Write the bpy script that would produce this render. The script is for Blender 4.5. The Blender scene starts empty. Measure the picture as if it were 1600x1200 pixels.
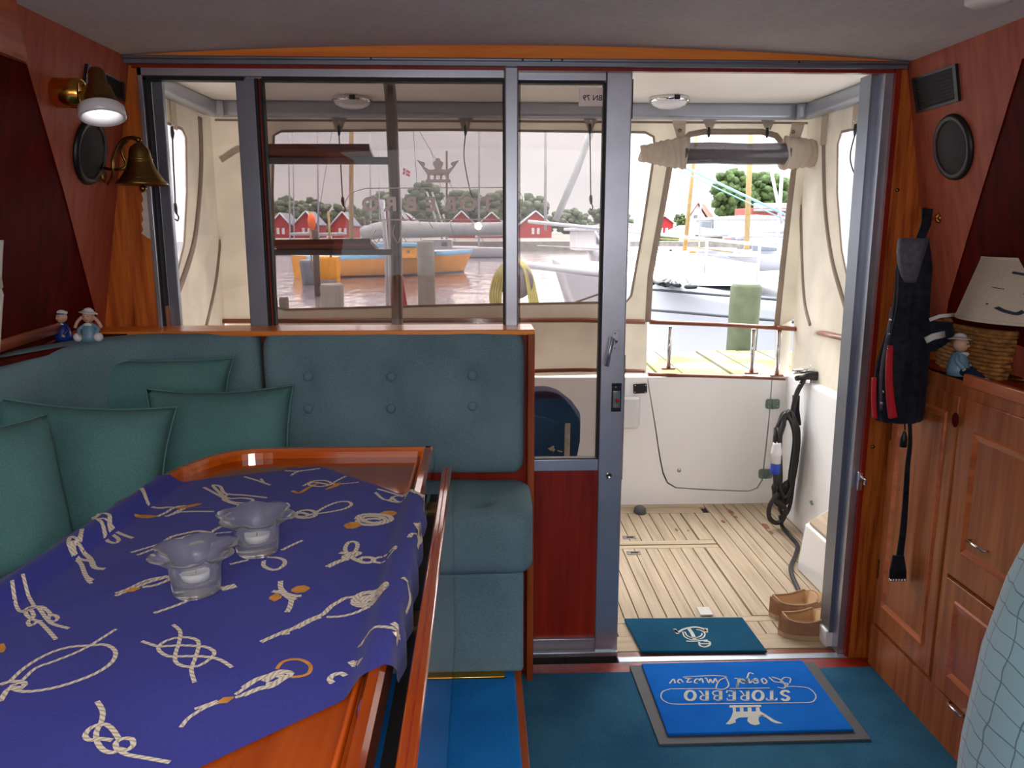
import bpy, bmesh, math, random
from mathutils import Vector, Matrix, noise
random.seed(7)
C = bpy.context.scene
V = Vector
PI = math.pi
# ---------------------------------------------------------------- camera
FPX, CXP, CYP = 1250., 800., 600.
PIT = math.atan(243/1250.); YAW = math.radians(2.25); EYE = V((0, 0, 1.385))
cd = bpy.data.cameras.new('camera'); cam = bpy.data.objects.new('camera', cd)
C.collection.objects.link(cam); C.camera = cam
cd.sensor_width = 36; cd.lens = FPX*36/1600; cd.clip_start = .02; cd.clip_end = 2000
cam.location = EYE; cam.rotation_euler = (PI/2-PIT, 0, -YAW)
# ---------------------------------------------------------------- world, flash, exposure
C.view_settings.view_transform = 'Standard'; C.view_settings.look = 'None'
C.view_settings.exposure = 0.72; C.view_settings.gamma = 1.0
C.view_settings.use_curve_mapping = False
W = bpy.data.worlds.new('overcast_sky'); C.world = W; W.use_nodes = True
nt = W.node_tree; nt.nodes.clear()
wo = nt.nodes.new('ShaderNodeOutputWorld'); bg = nt.nodes.new('ShaderNodeBackground')
tc = nt.nodes.new('ShaderNodeTexCoord'); mp = nt.nodes.new('ShaderNodeMapping')
mp.inputs['Scale'].default_value = (1.5, 1.5, 5)
nz = nt.nodes.new('ShaderNodeTexNoise'); nz.inputs['Scale'].default_value = 2.2; nz.inputs['Detail'].default_value = 4
cr = nt.nodes.new('ShaderNodeValToRGB')
cr.color_ramp.elements[0].position = .3; cr.color_ramp.elements[0].color = (.80, .82, .86, 1)
cr.color_ramp.elements[1].position = .7; cr.color_ramp.elements[1].color = (1, 1, 1, 1)
nt.links.new(tc.outputs['Generated'], mp.inputs['Vector']); nt.links.new(mp.outputs['Vector'], nz.inputs['Vector'])
nt.links.new(nz.outputs['Fac'], cr.inputs['Fac']); nt.links.new(cr.outputs['Color'], bg.inputs['Color'])
nt.links.new(bg.outputs['Background'], wo.inputs['Surface'])
# overcast sky : brighter towards the zenith than at the horizon
SKY, ZEN = 1.22, 5.5
sp_ = nt.nodes.new('ShaderNodeSeparateXYZ'); ma1 = nt.nodes.new('ShaderNodeMath'); ma1.operation = 'SUBTRACT'; ma1.inputs[1].default_value = .2; ma1.use_clamp = True
ma2 = nt.nodes.new('ShaderNodeMath'); ma2.operation = 'MULTIPLY_ADD'; ma2.inputs[1].default_value = ZEN; ma2.inputs[2].default_value = SKY
nt.links.new(tc.outputs['Generated'], sp_.inputs[0]); nt.links.new(sp_.outputs[2], ma1.inputs[0]); nt.links.new(ma1.outputs[0], ma2.inputs[0]); nt.links.new(ma2.outputs[0], bg.inputs['Strength'])
def lamp(name, kind, loc, power, col=(1, 1, 1), **k):
    l = bpy.data.lights.new(name, kind); l.energy = power; l.color = col
    for a, b in k.items(): setattr(l, a, b)
    o = bpy.data.objects.new(name, l); o.location = loc; C.collection.objects.link(o); return o
lamp('camera_flash', 'POINT', (-.01, -.02, 1.40), 14.0, (1, .97, .93), shadow_soft_size=.02)
sun = lamp('veiled_sun', 'SUN', (4, 6, 12), 4.5, (1, .98, .95), angle=math.radians(90))
sun.rotation_euler = (math.radians(-45), math.radians(18), 0)

# ---------------------------------------------------------------- pixel -> place helpers (1600x1200 frame)
def ray(x, y):
    u = (x-CXP)/FPX; v = -(y-CYP)/FPX
    c, s = math.cos(PIT), math.sin(PIT)
    d = (u, c+v*s, -s+v*c); cy, sy = math.cos(YAW), math.sin(YAW)
    return V((d[0]*cy+d[1]*sy, -d[0]*sy+d[1]*cy, d[2]))
def aY(x, y, Y): d = ray(x, y); return EYE+d*(Y/d.y)
def aX(x, y, X): d = ray(x, y); return EYE+d*(X/d.x)
def aZ(x, y, Z): d = ray(x, y); return EYE+d*((Z-EYE.z)/d.z)
def aP(x, y, p, n):
    d = ray(x, y); n = V(n); return EYE+d*((V(p)-EYE).dot(n)/d.dot(n))
WL_P, WL_N = (-.977, 0, 1.84), (1, 0, -.18)        # cabin side to port leans outwards going down
WR_P, WR_N = (1.227, 0, 1.857), (1, 0, .2)
def wl(x, y, o=0): return aP(x, y, V(WL_P)+V((o, 0, 0)), WL_N)
def wr(x, y, o=0): return aP(x, y, V(WR_P)-V((o, 0, 0)), WR_N)

# ---------------------------------------------------------------- materials
def lin(c): c /= 255.; return c/12.92 if c <= .04045 else ((c+.055)/1.055)**2.4
def S(r, g, b): return (lin(r), lin(g), lin(b), 1)
def newmat(name):
    m = bpy.data.materials.new(name); m.use_nodes = True
    return m, m.node_tree, m.node_tree.nodes['Principled BSDF']
def setp(b, **k):
    for a, v in k.items():
        a = a.replace('_', ' ')
        if a in b.inputs: b.inputs[a].default_value = v
def add_noise(t, b, c1, c2, scale, detail=3, coord='Object', mscale=(1, 1, 1), lo=.3, hi=.7, bump=0, rough=.5):
    co = t.nodes.new('ShaderNodeTexCoord'); m = t.nodes.new('ShaderNodeMapping'); m.inputs['Scale'].default_value = mscale
    n = t.nodes.new('ShaderNodeTexNoise'); n.inputs['Scale'].default_value = scale; n.inputs['Detail'].default_value = detail
    n.inputs['Roughness'].default_value = rough
    r = t.nodes.new('ShaderNodeValToRGB'); r.color_ramp.elements[0].position = lo; r.color_ramp.elements[1].position = hi
    r.color_ramp.elements[0].color = c1; r.color_ramp.elements[1].color = c2
    t.links.new(co.outputs[coord], m.inputs['Vector']); t.links.new(m.outputs['Vector'], n.inputs['Vector'])
    t.links.new(n.outputs['Fac'], r.inputs['Fac']); t.links.new(r.outputs['Color'], b.inputs['Base Color'])
    if bump:
        bp = t.nodes.new('ShaderNodeBump'); bp.inputs['Strength'].default_value = bump; bp.inputs['Distance'].default_value = .002
        t.links.new(n.outputs['Fac'], bp.inputs['Height']); t.links.new(bp.outputs['Normal'], b.inputs['Normal'])
    return n, r
def plain(name, c, rough=.5, metal=0, var=.12, scale=6, **k):
    m, t, b = newmat(name); setp(b, Roughness=rough, Metallic=metal, **k)
    c1 = tuple(x*(1-var) for x in c[:3])+(1,); c2 = tuple(min(1, x*(1+var)) for x in c[:3])+(1,)
    add_noise(t, b, c1, c2, scale, bump=0); return m
def wood(name, cd_, cl, axis='Z', rough=.22, coat=.6, s=1.0, spec=.3):
    m, t, b = newmat(name); setp(b, Roughness=rough, Coat_Weight=coat, Coat_Roughness=.08, Specular_IOR_Level=spec)
    sc = {'Z': (16, 16, 1.0), 'X': (1.0, 16, 16), 'Y': (16, 1.0, 16)}[axis]
    n, r = add_noise(t, b, cd_, cl, 2.2*s, 5, mscale=sc, lo=.32, hi=.68, rough=.62)
    e = r.color_ramp.elements.new(.5); e.color = tuple((x*.45+y*.55) for x, y in zip(cd_, cl))
    return m
def fabric(name, c1, c2, scale=420, bump=.35, rough=.95, sheen=.04):
    m, t, b = newmat(name); setp(b, Roughness=rough, Sheen_Weight=sheen, Specular_IOR_Level=.08)
    co = t.nodes.new('ShaderNodeTexCoord')
    ch = t.nodes.new('ShaderNodeTexNoise'); ch.inputs['Scale'].default_value = scale; ch.inputs['Detail'].default_value = 2
    big = t.nodes.new('ShaderNodeTexNoise'); big.inputs['Scale'].default_value = 5; big.inputs['Detail'].default_value = 3
    mx = t.nodes.new('ShaderNodeMath'); mx.operation = 'MULTIPLY_ADD'; mx.inputs[1].default_value = .5; mx.inputs[2].default_value = 0
    ad = t.nodes.new('ShaderNodeMath'); ad.operation = 'MULTIPLY_ADD'; ad.inputs[1].default_value = .5
    r = t.nodes.new('ShaderNodeValToRGB'); r.color_ramp.elements[0].position = .35; r.color_ramp.elements[1].position = .65
    r.color_ramp.elements[0].color = c1; r.color_ramp.elements[1].color = c2
    t.links.new(co.outputs['Object'], ch.inputs['Vector']); t.links.new(co.outputs['Object'], big.inputs['Vector'])
    t.links.new(ch.outputs['Fac'], mx.inputs[0]); t.links.new(big.outputs['Fac'], ad.inputs[0]); t.links.new(mx.outputs[0], ad.inputs[2])
    t.links.new(ad.outputs[0], r.inputs['Fac']); t.links.new(r.outputs['Color'], b.inputs['Base Color'])
    bp = t.nodes.new('ShaderNodeBump'); bp.inputs['Strength'].default_value = bump; bp.inputs['Distance'].default_value = .001
    t.links.new(ch.outputs['Fac'], bp.inputs['Height']); t.links.new(bp.outputs['Normal'], b.inputs['Normal'])
    return m
def glass_pane(name, tint, milky=0.0, milk=(.8, .8, .8, 1), ior=1.45, gloss=1.0, gr=0.0):
    m = bpy.data.materials.new(name); m.use_nodes = True; t = m.node_tree; t.nodes.clear(); milky *= .5   # each pane has two faces
    o = t.nodes.new('ShaderNodeOutputMaterial'); tr = t.nodes.new('ShaderNodeBsdfTransparent'); tr.inputs['Color'].default_value = tuple(math.sqrt(x) for x in tint)
    gl = t.nodes.new('ShaderNodeBsdfGlossy'); gl.inputs['Roughness'].default_value = gr; gl.inputs['Color'].default_value = (gloss, gloss, gloss, 1)
    f0 = ((ior-1)/(ior+1))**2
    lw = t.nodes.new('ShaderNodeLayerWeight'); lw.inputs['Blend'].default_value = .5
    pw = t.nodes.new('ShaderNodeMath'); pw.operation = 'POWER'; pw.inputs[1].default_value = 5
    fr = t.nodes.new('ShaderNodeMath'); fr.operation = 'MULTIPLY_ADD'; fr.inputs[1].default_value = .8*min(1, f0/.03); fr.inputs[2].default_value = f0
    t.links.new(lw.outputs['Facing'], pw.inputs[0]); t.links.new(pw.outputs[0], fr.inputs[0])
    mx = t.nodes.new('ShaderNodeMixShader'); t.links.new(fr.outputs[0], mx.inputs[0])
    last = tr
    if milky:
        df = t.nodes.new('ShaderNodeBsdfTranslucent'); df.inputs['Color'].default_value = milk
        d2 = t.nodes.new('ShaderNodeBsdfDiffuse'); d2.inputs['Color'].default_value = milk
        m3 = t.nodes.new('ShaderNodeMixShader'); m3.inputs[0].default_value = .5
        t.links.new(df.outputs[0], m3.inputs[1]); t.links.new(d2.outputs[0], m3.inputs[2])
        n = t.nodes.new('ShaderNodeTexNoise'); n.inputs['Scale'].default_value = 4; n.inputs['Detail'].default_value = 3
        mm = t.nodes.new('ShaderNodeMath'); mm.operation = 'MULTIPLY'; mm.inputs[1].default_value = milky*2
        co = t.nodes.new('ShaderNodeTexCoord'); t.links.new(co.outputs['Object'], n.inputs['Vector'])
        t.links.new(n.outputs['Fac'], mm.inputs[0])
        m2 = t.nodes.new('ShaderNodeMixShader'); t.links.new(mm.outputs[0], m2.inputs[0])
        t.links.new(tr.outputs[0], m2.inputs[1]); t.links.new(m3.outputs[0], m2.inputs[2]); last = m2
    t.links.new(last.outputs[0], mx.inputs[1]); t.links.new(gl.outputs[0], mx.inputs[2]); t.links.new(mx.outputs[0], o.inputs[0])
    return m
def canvas_mat(name, c, trans=.5):
    m = bpy.data.materials.new(name); m.use_nodes = True; t = m.node_tree; t.nodes.clear()
    o = t.nodes.new('ShaderNodeOutputMaterial'); d = t.nodes.new('ShaderNodeBsdfDiffuse'); l = t.nodes.new('ShaderNodeBsdfTranslucent')
    n = t.nodes.new('ShaderNodeTexNoise'); n.inputs['Scale'].default_value = 5; n.inputs['Detail'].default_value = 5
    r = t.nodes.new('ShaderNodeValToRGB'); r.color_ramp.elements[0].color = tuple(x*.86 for x in c[:3])+(1,); r.color_ramp.elements[1].color = c
    r.color_ramp.elements[0].position = .3; r.color_ramp.elements[1].position = .6
    co = t.nodes.new('ShaderNodeTexCoord'); t.links.new(co.outputs['Object'], n.inputs['Vector']); t.links.new(n.outputs['Fac'], r.inputs['Fac'])
    t.links.new(r.outputs[0], d.inputs['Color']); t.links.new(r.outputs[0], l.inputs['Color'])
    w = t.nodes.new('ShaderNodeTexNoise'); w.inputs['Scale'].default_value = 7; t.links.new(co.outputs['Object'], w.inputs['Vector'])
    bp = t.nodes.new('ShaderNodeBump'); bp.inputs['Strength'].default_value = .5; bp.inputs['Distance'].default_value = .02
    t.links.new(w.outputs['Fac'], bp.inputs['Height']); t.links.new(bp.outputs['Normal'], d.inputs['Normal'])
    mx = t.nodes.new('ShaderNodeMixShader'); mx.inputs[0].default_value = trans
    t.links.new(d.outputs[0], mx.inputs[1]); t.links.new(l.outputs[0], mx.inputs[2]); t.links.new(mx.outputs[0], o.inputs[0])
    return m
def rope_mat(name, c1, c2, freq=330):
    m, t, b = newmat(name); setp(b, Roughness=.9)
    uv = t.nodes.new('ShaderNodeUVMap'); sx = t.nodes.new('ShaderNodeSeparateXYZ')
    a = t.nodes.new('ShaderNodeMath'); a.operation = 'ADD'; s = t.nodes.new('ShaderNodeMath'); s.operation = 'MULTIPLY'; s.inputs[1].default_value = freq*2
    sn = t.nodes.new('ShaderNodeMath'); sn.operation = 'SINE'
    r = t.nodes.new('ShaderNodeValToRGB'); r.color_ramp.elements[0].position = .0; r.color_ramp.elements[1].position = .55
    r.color_ramp.elements[0].color = c1; r.color_ramp.elements[1].color = c2
    t.links.new(uv.outputs[0], sx.inputs[0]); t.links.new(sx.outputs[0], a.inputs[0]); t.links.new(sx.outputs[1], a.inputs[1])
    t.links.new(a.outputs[0], s.inputs[0]); t.links.new(s.outputs[0], sn.inputs[0])
    h = t.nodes.new('ShaderNodeMath'); h.operation = 'MULTIPLY_ADD'; h.inputs[1].default_value = .5; h.inputs[2].default_value = .5
    t.links.new(sn.outputs[0], h.inputs[0]); t.links.new(h.outputs[0], r.inputs['Fac']); t.links.new(r.outputs[0], b.inputs['Base Color'])
    return m
M = {}
M['mahog'] = wood('mahogany_vertical', S(118, 44, 14), S(178, 86, 34), 'Z', rough=.35, coat=.2)
M['mahogX'] = wood('mahogany_athwart', S(230, 120, 42), S(252, 160, 68), 'X', rough=.35, coat=.25)
M['mahogY'] = wood('mahogany_foreaft', S(140, 56, 20), S(190, 96, 42), 'Y', rough=.35, coat=.2)
M['mahog_shaded'] = wood('shaded_mahogany', S(66, 8, 8), S(96, 16, 12), 'Z', rough=.6, coat=0, spec=.06)  # shade on the side window panels is put into this darker mahogany
M['mahog_red'] = wood('red_mahogany', S(122, 26, 12), S(160, 44, 20), 'Z', rough=.4, coat=.1)
M['wall_wood'] = wood('satin_sapele', S(154, 76, 56), S(186, 100, 74), 'Z', rough=.55, coat=.0, spec=.2)
M['pillar'] = wood('striped_mahogany', S(136, 50, 16), S(216, 122, 48), 'Z', rough=.4, coat=.1, s=1.3)
M['cab'] = wood('cabinet_mahogany', S(138, 68, 32), S(190, 110, 58), 'Z', rough=.38, coat=.15)
M['cabY'] = wood('cabinet_mahogany_edge', S(164, 78, 38), S(208, 116, 66), 'Y', rough=.35, coat=.2)
M['table'] = wood('varnished_table_wood', S(140, 50, 8), S(182, 80, 20), 'Y', rough=.06, coat=1, s=.7)
M['tableX'] = wood('varnished_rim_wood', S(176, 72, 12), S(214, 112, 30), 'X', rough=.08, coat=1)
M['teak'] = wood('weathered_teak', S(172, 152, 128), S(206, 186, 160), 'Y', rough=.75, coat=0)
M['teakX'] = wood('weathered_teak_margin', S(180, 160, 134), S(208, 188, 160), 'X', rough=.75, coat=0)
M['teak_rail'] = wood('oiled_teak_rail', S(112, 62, 44), S(152, 92, 68), 'X', rough=.4, coat=.2)
M['caulk'] = plain('black_caulking', S(40, 34, 30), .8)
M['stain'] = plain('rust_stain', S(150, 100, 74), .9, var=.25, scale=40)
M['alu'] = plain('brushed_aluminium', S(188, 194, 206), .34, .85, var=.08, scale=9)
M['alu_dark'] = plain('anodised_aluminium', S(132, 138, 150), .4, .8, var=.1)
M['alu_white'] = plain('pale_aluminium', S(170, 176, 188), .35, .55, var=.05)
M['ladder'] = plain('dull_steel_tube', S(150, 144, 138), .35, .8, var=.1)
M['steel'] = plain('polished_steel', S(200, 200, 200), .15, 1, var=.05)
M['chrome'] = plain('chrome', S(225, 225, 228), .08, 1, var=.03)
M['brass'] = plain('polished_brass', S(212, 160, 74), .18, 1, var=.12)
M['brass_old'] = plain('tarnished_brass', S(140, 112, 60), .34, 1, var=.25, scale=20)
M['gasket'] = plain('black_rubber', S(14, 12, 14), .6)
M['black'] = plain('black_plastic', S(18, 18, 20), .45)
M['grille'] = plain('dark_grey_mesh', S(46, 46, 48), .7, var=.2, scale=220)
M['ceil'] = fabric('grey_headliner', S(196, 190, 186), S(210, 205, 200), 60, .1)
M['teal'] = fabric('teal_upholstery', S(96, 124, 132), S(122, 152, 160), 320, .5)
M['teal2'] = fabric('teal_cushion_fabric', S(78, 120, 118), S(98, 142, 138), 320, .5)
M['carpet'] = fabric('blue_green_carpet', S(30, 80, 112), S(58, 112, 140), 260, .8)
M['carpet2'] = fabric('bright_blue_carpet', S(8, 104, 180), S(26, 128, 206), 260, .8)
M['mat_blue'] = fabric('blue_mat_pile', S(0, 96, 196), S(14, 118, 216), 500, .8)
M['mat_teal'] = fabric('petrol_mat_pile', S(8, 66, 96), S(20, 88, 118), 500, .8)
M['mat_cream'] = fabric('cream_mat_pile', S(196, 200, 190), S(222, 224, 212), 500, .6)
M['rubber'] = plain('grey_rubber_border', S(88, 86, 90), .7)
M['gel'] = plain('white_gelcoat', S(250, 250, 250), .25, var=.03, scale=2)
M['gel2'] = plain('white_hull_paint', S(190, 194, 202), .2, var=.02, scale=1)
M['roofw'] = plain('white_headliner_panel', S(240, 235, 226), .5, var=.04, scale=2)
M['canvas'] = canvas_mat('cream_canvas', S(222, 216, 205), .42)
M['hem'] = canvas_mat('taupe_canvas_hem', S(176, 160, 148), .25)
M['strapc'] = canvas_mat('beige_strap', S(206, 192, 176), .2)
M['vinyl'] = glass_pane('clear_vinyl', (.93, .93, .94, 1), .05, (.85, .86, .9, 1), ior=1.2, gloss=.7, gr=.05)
M['vinyl_milky'] = glass_pane('cloudy_vinyl', (.9, .91, .95, 1), .5, (.93, .94, 1, 1), ior=1.08, gloss=.6, gr=.1)
M['vinyl_roll'] = glass_pane('rolled_smoky_vinyl', (.10, .09, .10, 1), .5, (.42, .38, .42, 1), gloss=.8, gr=.15)
M['glass_tint'] = glass_pane('bronze_tinted_glass', (.335, .285, .275, 1), 0, gloss=.8)
M['glass_light'] = glass_pane('light_tinted_glass', (.56, .51, .49, 1), 0, gloss=.8)
M['glass_clear'] = glass_pane('clear_pane', (.78, .72, .69, 1), 0, gloss=.8)
M['frost'] = glass_pane('etched_lettering', (.8, .76, .75, 1), 3.6, (1, .94, .92, 1), ior=1.1, gloss=.3, gr=.3)
M['navy_cloth'] = fabric('royal_blue_cotton', S(50, 52, 134), S(60, 62, 150), 300, .15, sheen=.1)
M['rope'] = rope_mat('printed_rope', S(180, 162, 132), S(228, 218, 200))
M['rope_o'] = plain('printed_orange', S(206, 140, 58), .9, var=.2, scale=60)
M['navy'] = fabric('navy_canvas', S(20, 24, 50), S(42, 48, 78), 200, .3)
M['coat'] = fabric('black_nylon', S(22, 23, 30), S(44, 46, 56), 60, .3, rough=.6)
M['coat_grey'] = fabric('grey_nylon', S(70, 70, 78), S(100, 100, 108), 60, .3, rough=.6)
M['red'] = plain('red_lining', S(196, 24, 36), .7)
M['white'] = plain('white_glazed', S(225, 225, 228), .25, var=.04)
M['white_matt'] = plain('white_cotton', S(216, 212, 204), .9, var=.08)
M['skin'] = plain('painted_skin', S(212, 168, 140), .5)
M['blue_gl'] = plain('glazed_blue', S(30, 52, 130), .3)
M['blue_lt'] = plain('pale_blue_glaze', S(110, 150, 170), .4)
M['shade'] = fabric('cream_lampshade', S(196, 182, 160), S(212, 198, 176), 200, .2)
M['ink'] = plain('dark_blue_print', S(50, 52, 74), .9, var=.3, scale=50)
M['wicker'] = plain('woven_wicker', S(150, 100, 48), .8, var=.5, scale=60)
M['suede'] = plain('tan_suede', S(158, 116, 88), .95, var=.12, scale=60)
M['suede_lt'] = plain('pale_tan_leather', S(192, 146, 98), .7, var=.1)
M['sole'] = plain('crepe_sole', S(186, 158, 120), .8)
M['blueplug'] = plain('blue_plastic', S(30, 62, 170), .4)
M['cable'] = plain('black_cable', S(38, 34, 36), .5)
M['lichen'] = plain('lichen_planks', S(176, 176, 120), .9, var=.0)
M['pile'] = plain('green_algae_timber', S(82, 88, 68), .9, var=.3, scale=5)
M['pile_g'] = plain('grey_weathered_timber', S(122, 120, 112), .9, var=.25, scale=4)
M['yellow'] = plain('ochre_hull_paint', S(236, 160, 30), .4)
M['skyblue'] = plain('light_blue_paint', S(120, 180, 216), .5)
M['mastw'] = plain('varnished_spar', S(168, 140, 92), .5)
M['mastg'] = plain('grey_alloy_mast', S(170, 170, 176), .5)
M['redshed'] = plain('falu_red_boards', S(168, 44, 50), .8)
M['redroof'] = plain('red_tile_roof', S(160, 84, 74), .8, var=.2, scale=3)
M['slate'] = plain('grey_roof', S(112, 118, 130), .7)
M['leaf'] = plain('tree_foliage', S(72, 92, 50), .9, var=.6, scale=1.6)
M['leaf2'] = plain('distant_foliage', S(92, 104, 84), .9, var=.35, scale=.9)
M['bark'] = plain('bark', S(90, 76, 62), .9)
M['tarp'] = plain('grey_sail_cover', S(160, 164, 166), .8)
M['tarpw'] = plain('white_tarpaulin', S(200, 203, 210), .7)
M['hose'] = plain('yellow_hose', S(168, 162, 92), .5)
M['drum'] = plain('grey_plastic_reel', S(104, 102, 112), .5)
M['cyan'] = plain('pale_cyan_sailcloth', S(150, 204, 216), .6)
M['stripe'] = plain('dark_grey_stripe', S(62, 66, 74), .6)
M['boot'] = plain('dark_boot_top', S(30, 34, 40), .6)
M['quay'] = plain('grey_stone_quay', S(132, 128, 122), .9, var=.3, scale=2)
M['orange'] = plain('orange_buoy', S(244, 110, 50), .5)
M['greenpl'] = plain('green_grey_hinge', S(112, 130, 122), .4, .4)
M['wax'] = plain('white_wax', S(240, 238, 232), .5)
M['darkscr'] = plain('dark_glossy_picture', S(22, 20, 22), .2)
M['straw'] = plain('printed_label', S(176, 160, 110), .8)
m, t, b = newmat('cup_glass'); setp(b, Roughness=.10, Transmission_Weight=.90, IOR=1.28, Specular_IOR_Level=.6); b.inputs['Base Color'].default_value = (.93, .95, .97, 1)
n_ = t.nodes.new('ShaderNodeTexNoise'); n_.inputs['Scale'].default_value = 30; bp_ = t.nodes.new('ShaderNodeBump'); bp_.inputs['Strength'].default_value = .15
t.links.new(n_.outputs[0], bp_.inputs['Height']); t.links.new(bp_.outputs[0], b.inputs['Normal']); M['cup'] = m
m, t, b = newmat('harbour_water'); setp(b, Roughness=.12, Specular_IOR_Level=.6)
n_, r_ = add_noise(t, b, S(96, 92, 98), S(132, 126, 130), 1.6, 6, mscale=(1, .35, 1)); M['water'] = m
bp_ = t.nodes.new('ShaderNodeBump'); bp_.inputs['Strength'].default_value = .6; bp_.inputs['Distance'].default_value = .08
t.links.new(n_.outputs[0], bp_.inputs['Height']); t.links.new(bp_.outputs[0], b.inputs['Normal'])
# lichen planks : yellow-green blotches
m, t, b = newmat('lichen_boards'); setp(b, Roughness=.95); add_noise(t, b, S(118, 114, 58), S(126, 124, 108), 3.2, 5, lo=.42, hi=.6); M['lichen'] = m
# bulb of the reading lamp (lit)
m, t, b = newmat('lit_bulb'); b.inputs['Base Color'].default_value = (1, 1, 1, 1); b.inputs['Emission Color'].default_value = (.93, .92, 1, 1); b.inputs['Emission Strength'].default_value = 1.6; M['bulb'] = m
# quilted armchair cover : wavy stitched lines
m, t, b = newmat('quilted_teal'); setp(b, Roughness=.95, Sheen_Weight=.3)
uv = t.nodes.new('ShaderNodeUVMap'); br = t.nodes.new('ShaderNodeTexBrick')
br.offset = 0.0; br.inputs['Scale'].default_value = 1; br.inputs['Mortar Size'].default_value = .0009; br.inputs['Mortar Smooth'].default_value = .3
br.inputs['Brick Width'].default_value = .034; br.inputs['Row Height'].default_value = .026
br.inputs['Color1'].default_value = S(126, 164, 170); br.inputs['Color2'].default_value = S(118, 156, 160); br.inputs['Mortar'].default_value = S(72, 98, 108)
nn = t.nodes.new('ShaderNodeTexNoise'); nn.inputs['Scale'].default_value = 12; va = t.nodes.new('ShaderNodeVectorMath'); va.operation = 'MULTIPLY_ADD'
va.inputs[1].default_value = (.03, .03, 0)
t.links.new(uv.outputs[0], nn.inputs['Vector']); t.links.new(nn.outputs['Color'], va.inputs[0]); t.links.new(uv.outputs[0], va.inputs[2])
t.links.new(va.outputs[0], br.inputs['Vector']); t.links.new(br.outputs['Color'], b.inputs['Base Color'])
bp_ = t.nodes.new('ShaderNodeBump'); bp_.inputs['Strength'].default_value = .5; bp_.inputs['Distance'].default_value = .004; bp_.invert = True
t.links.new(br.outputs['Fac'], bp_.inputs['Height']); t.links.new(bp_.outputs[0], b.inputs['Normal']); M['quilt'] = m

# ---------------------------------------------------------------- mesh builder
def circ(r, n=12, ry=None, ph=0): return [(r*math.cos(2*PI*i/n+ph), (ry or r)*math.sin(2*PI*i/n+ph)) for i in range(n)]
def rrect(w, h, r, n=4):
    out = []
    for cx, cy, a0 in ((w/2-r, h/2-r, 0), (-w/2+r, h/2-r, PI/2), (-w/2+r, -h/2+r, PI), (w/2-r, -h/2+r, 1.5*PI)):
        for i in range(n+1): a = a0+PI/2*i/n; out.append((cx+r*math.cos(a), cy+r*math.sin(a)))
    return out
def smooth(pts, n=6, closed=False):
    P = [V(p) for p in pts]; N = len(P); out = []
    rng = range(N) if closed else range(N-1)
    for i in rng:
        if closed: p0, p1, p2, p3 = P[i-1], P[i], P[(i+1) % N], P[(i+2) % N]
        else: p0, p1, p2, p3 = P[max(i-1, 0)], P[i], P[i+1], P[min(i+2, N-1)]
        for k in range(n):
            t = k/n; out.append(.5*((2*p1)+(p2-p0)*t+(2*p0-5*p1+4*p2-p3)*t*t+(3*p1-p0-3*p2+p3)*t**3))
    if not closed: out.append(P[-1].copy())
    return out
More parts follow.
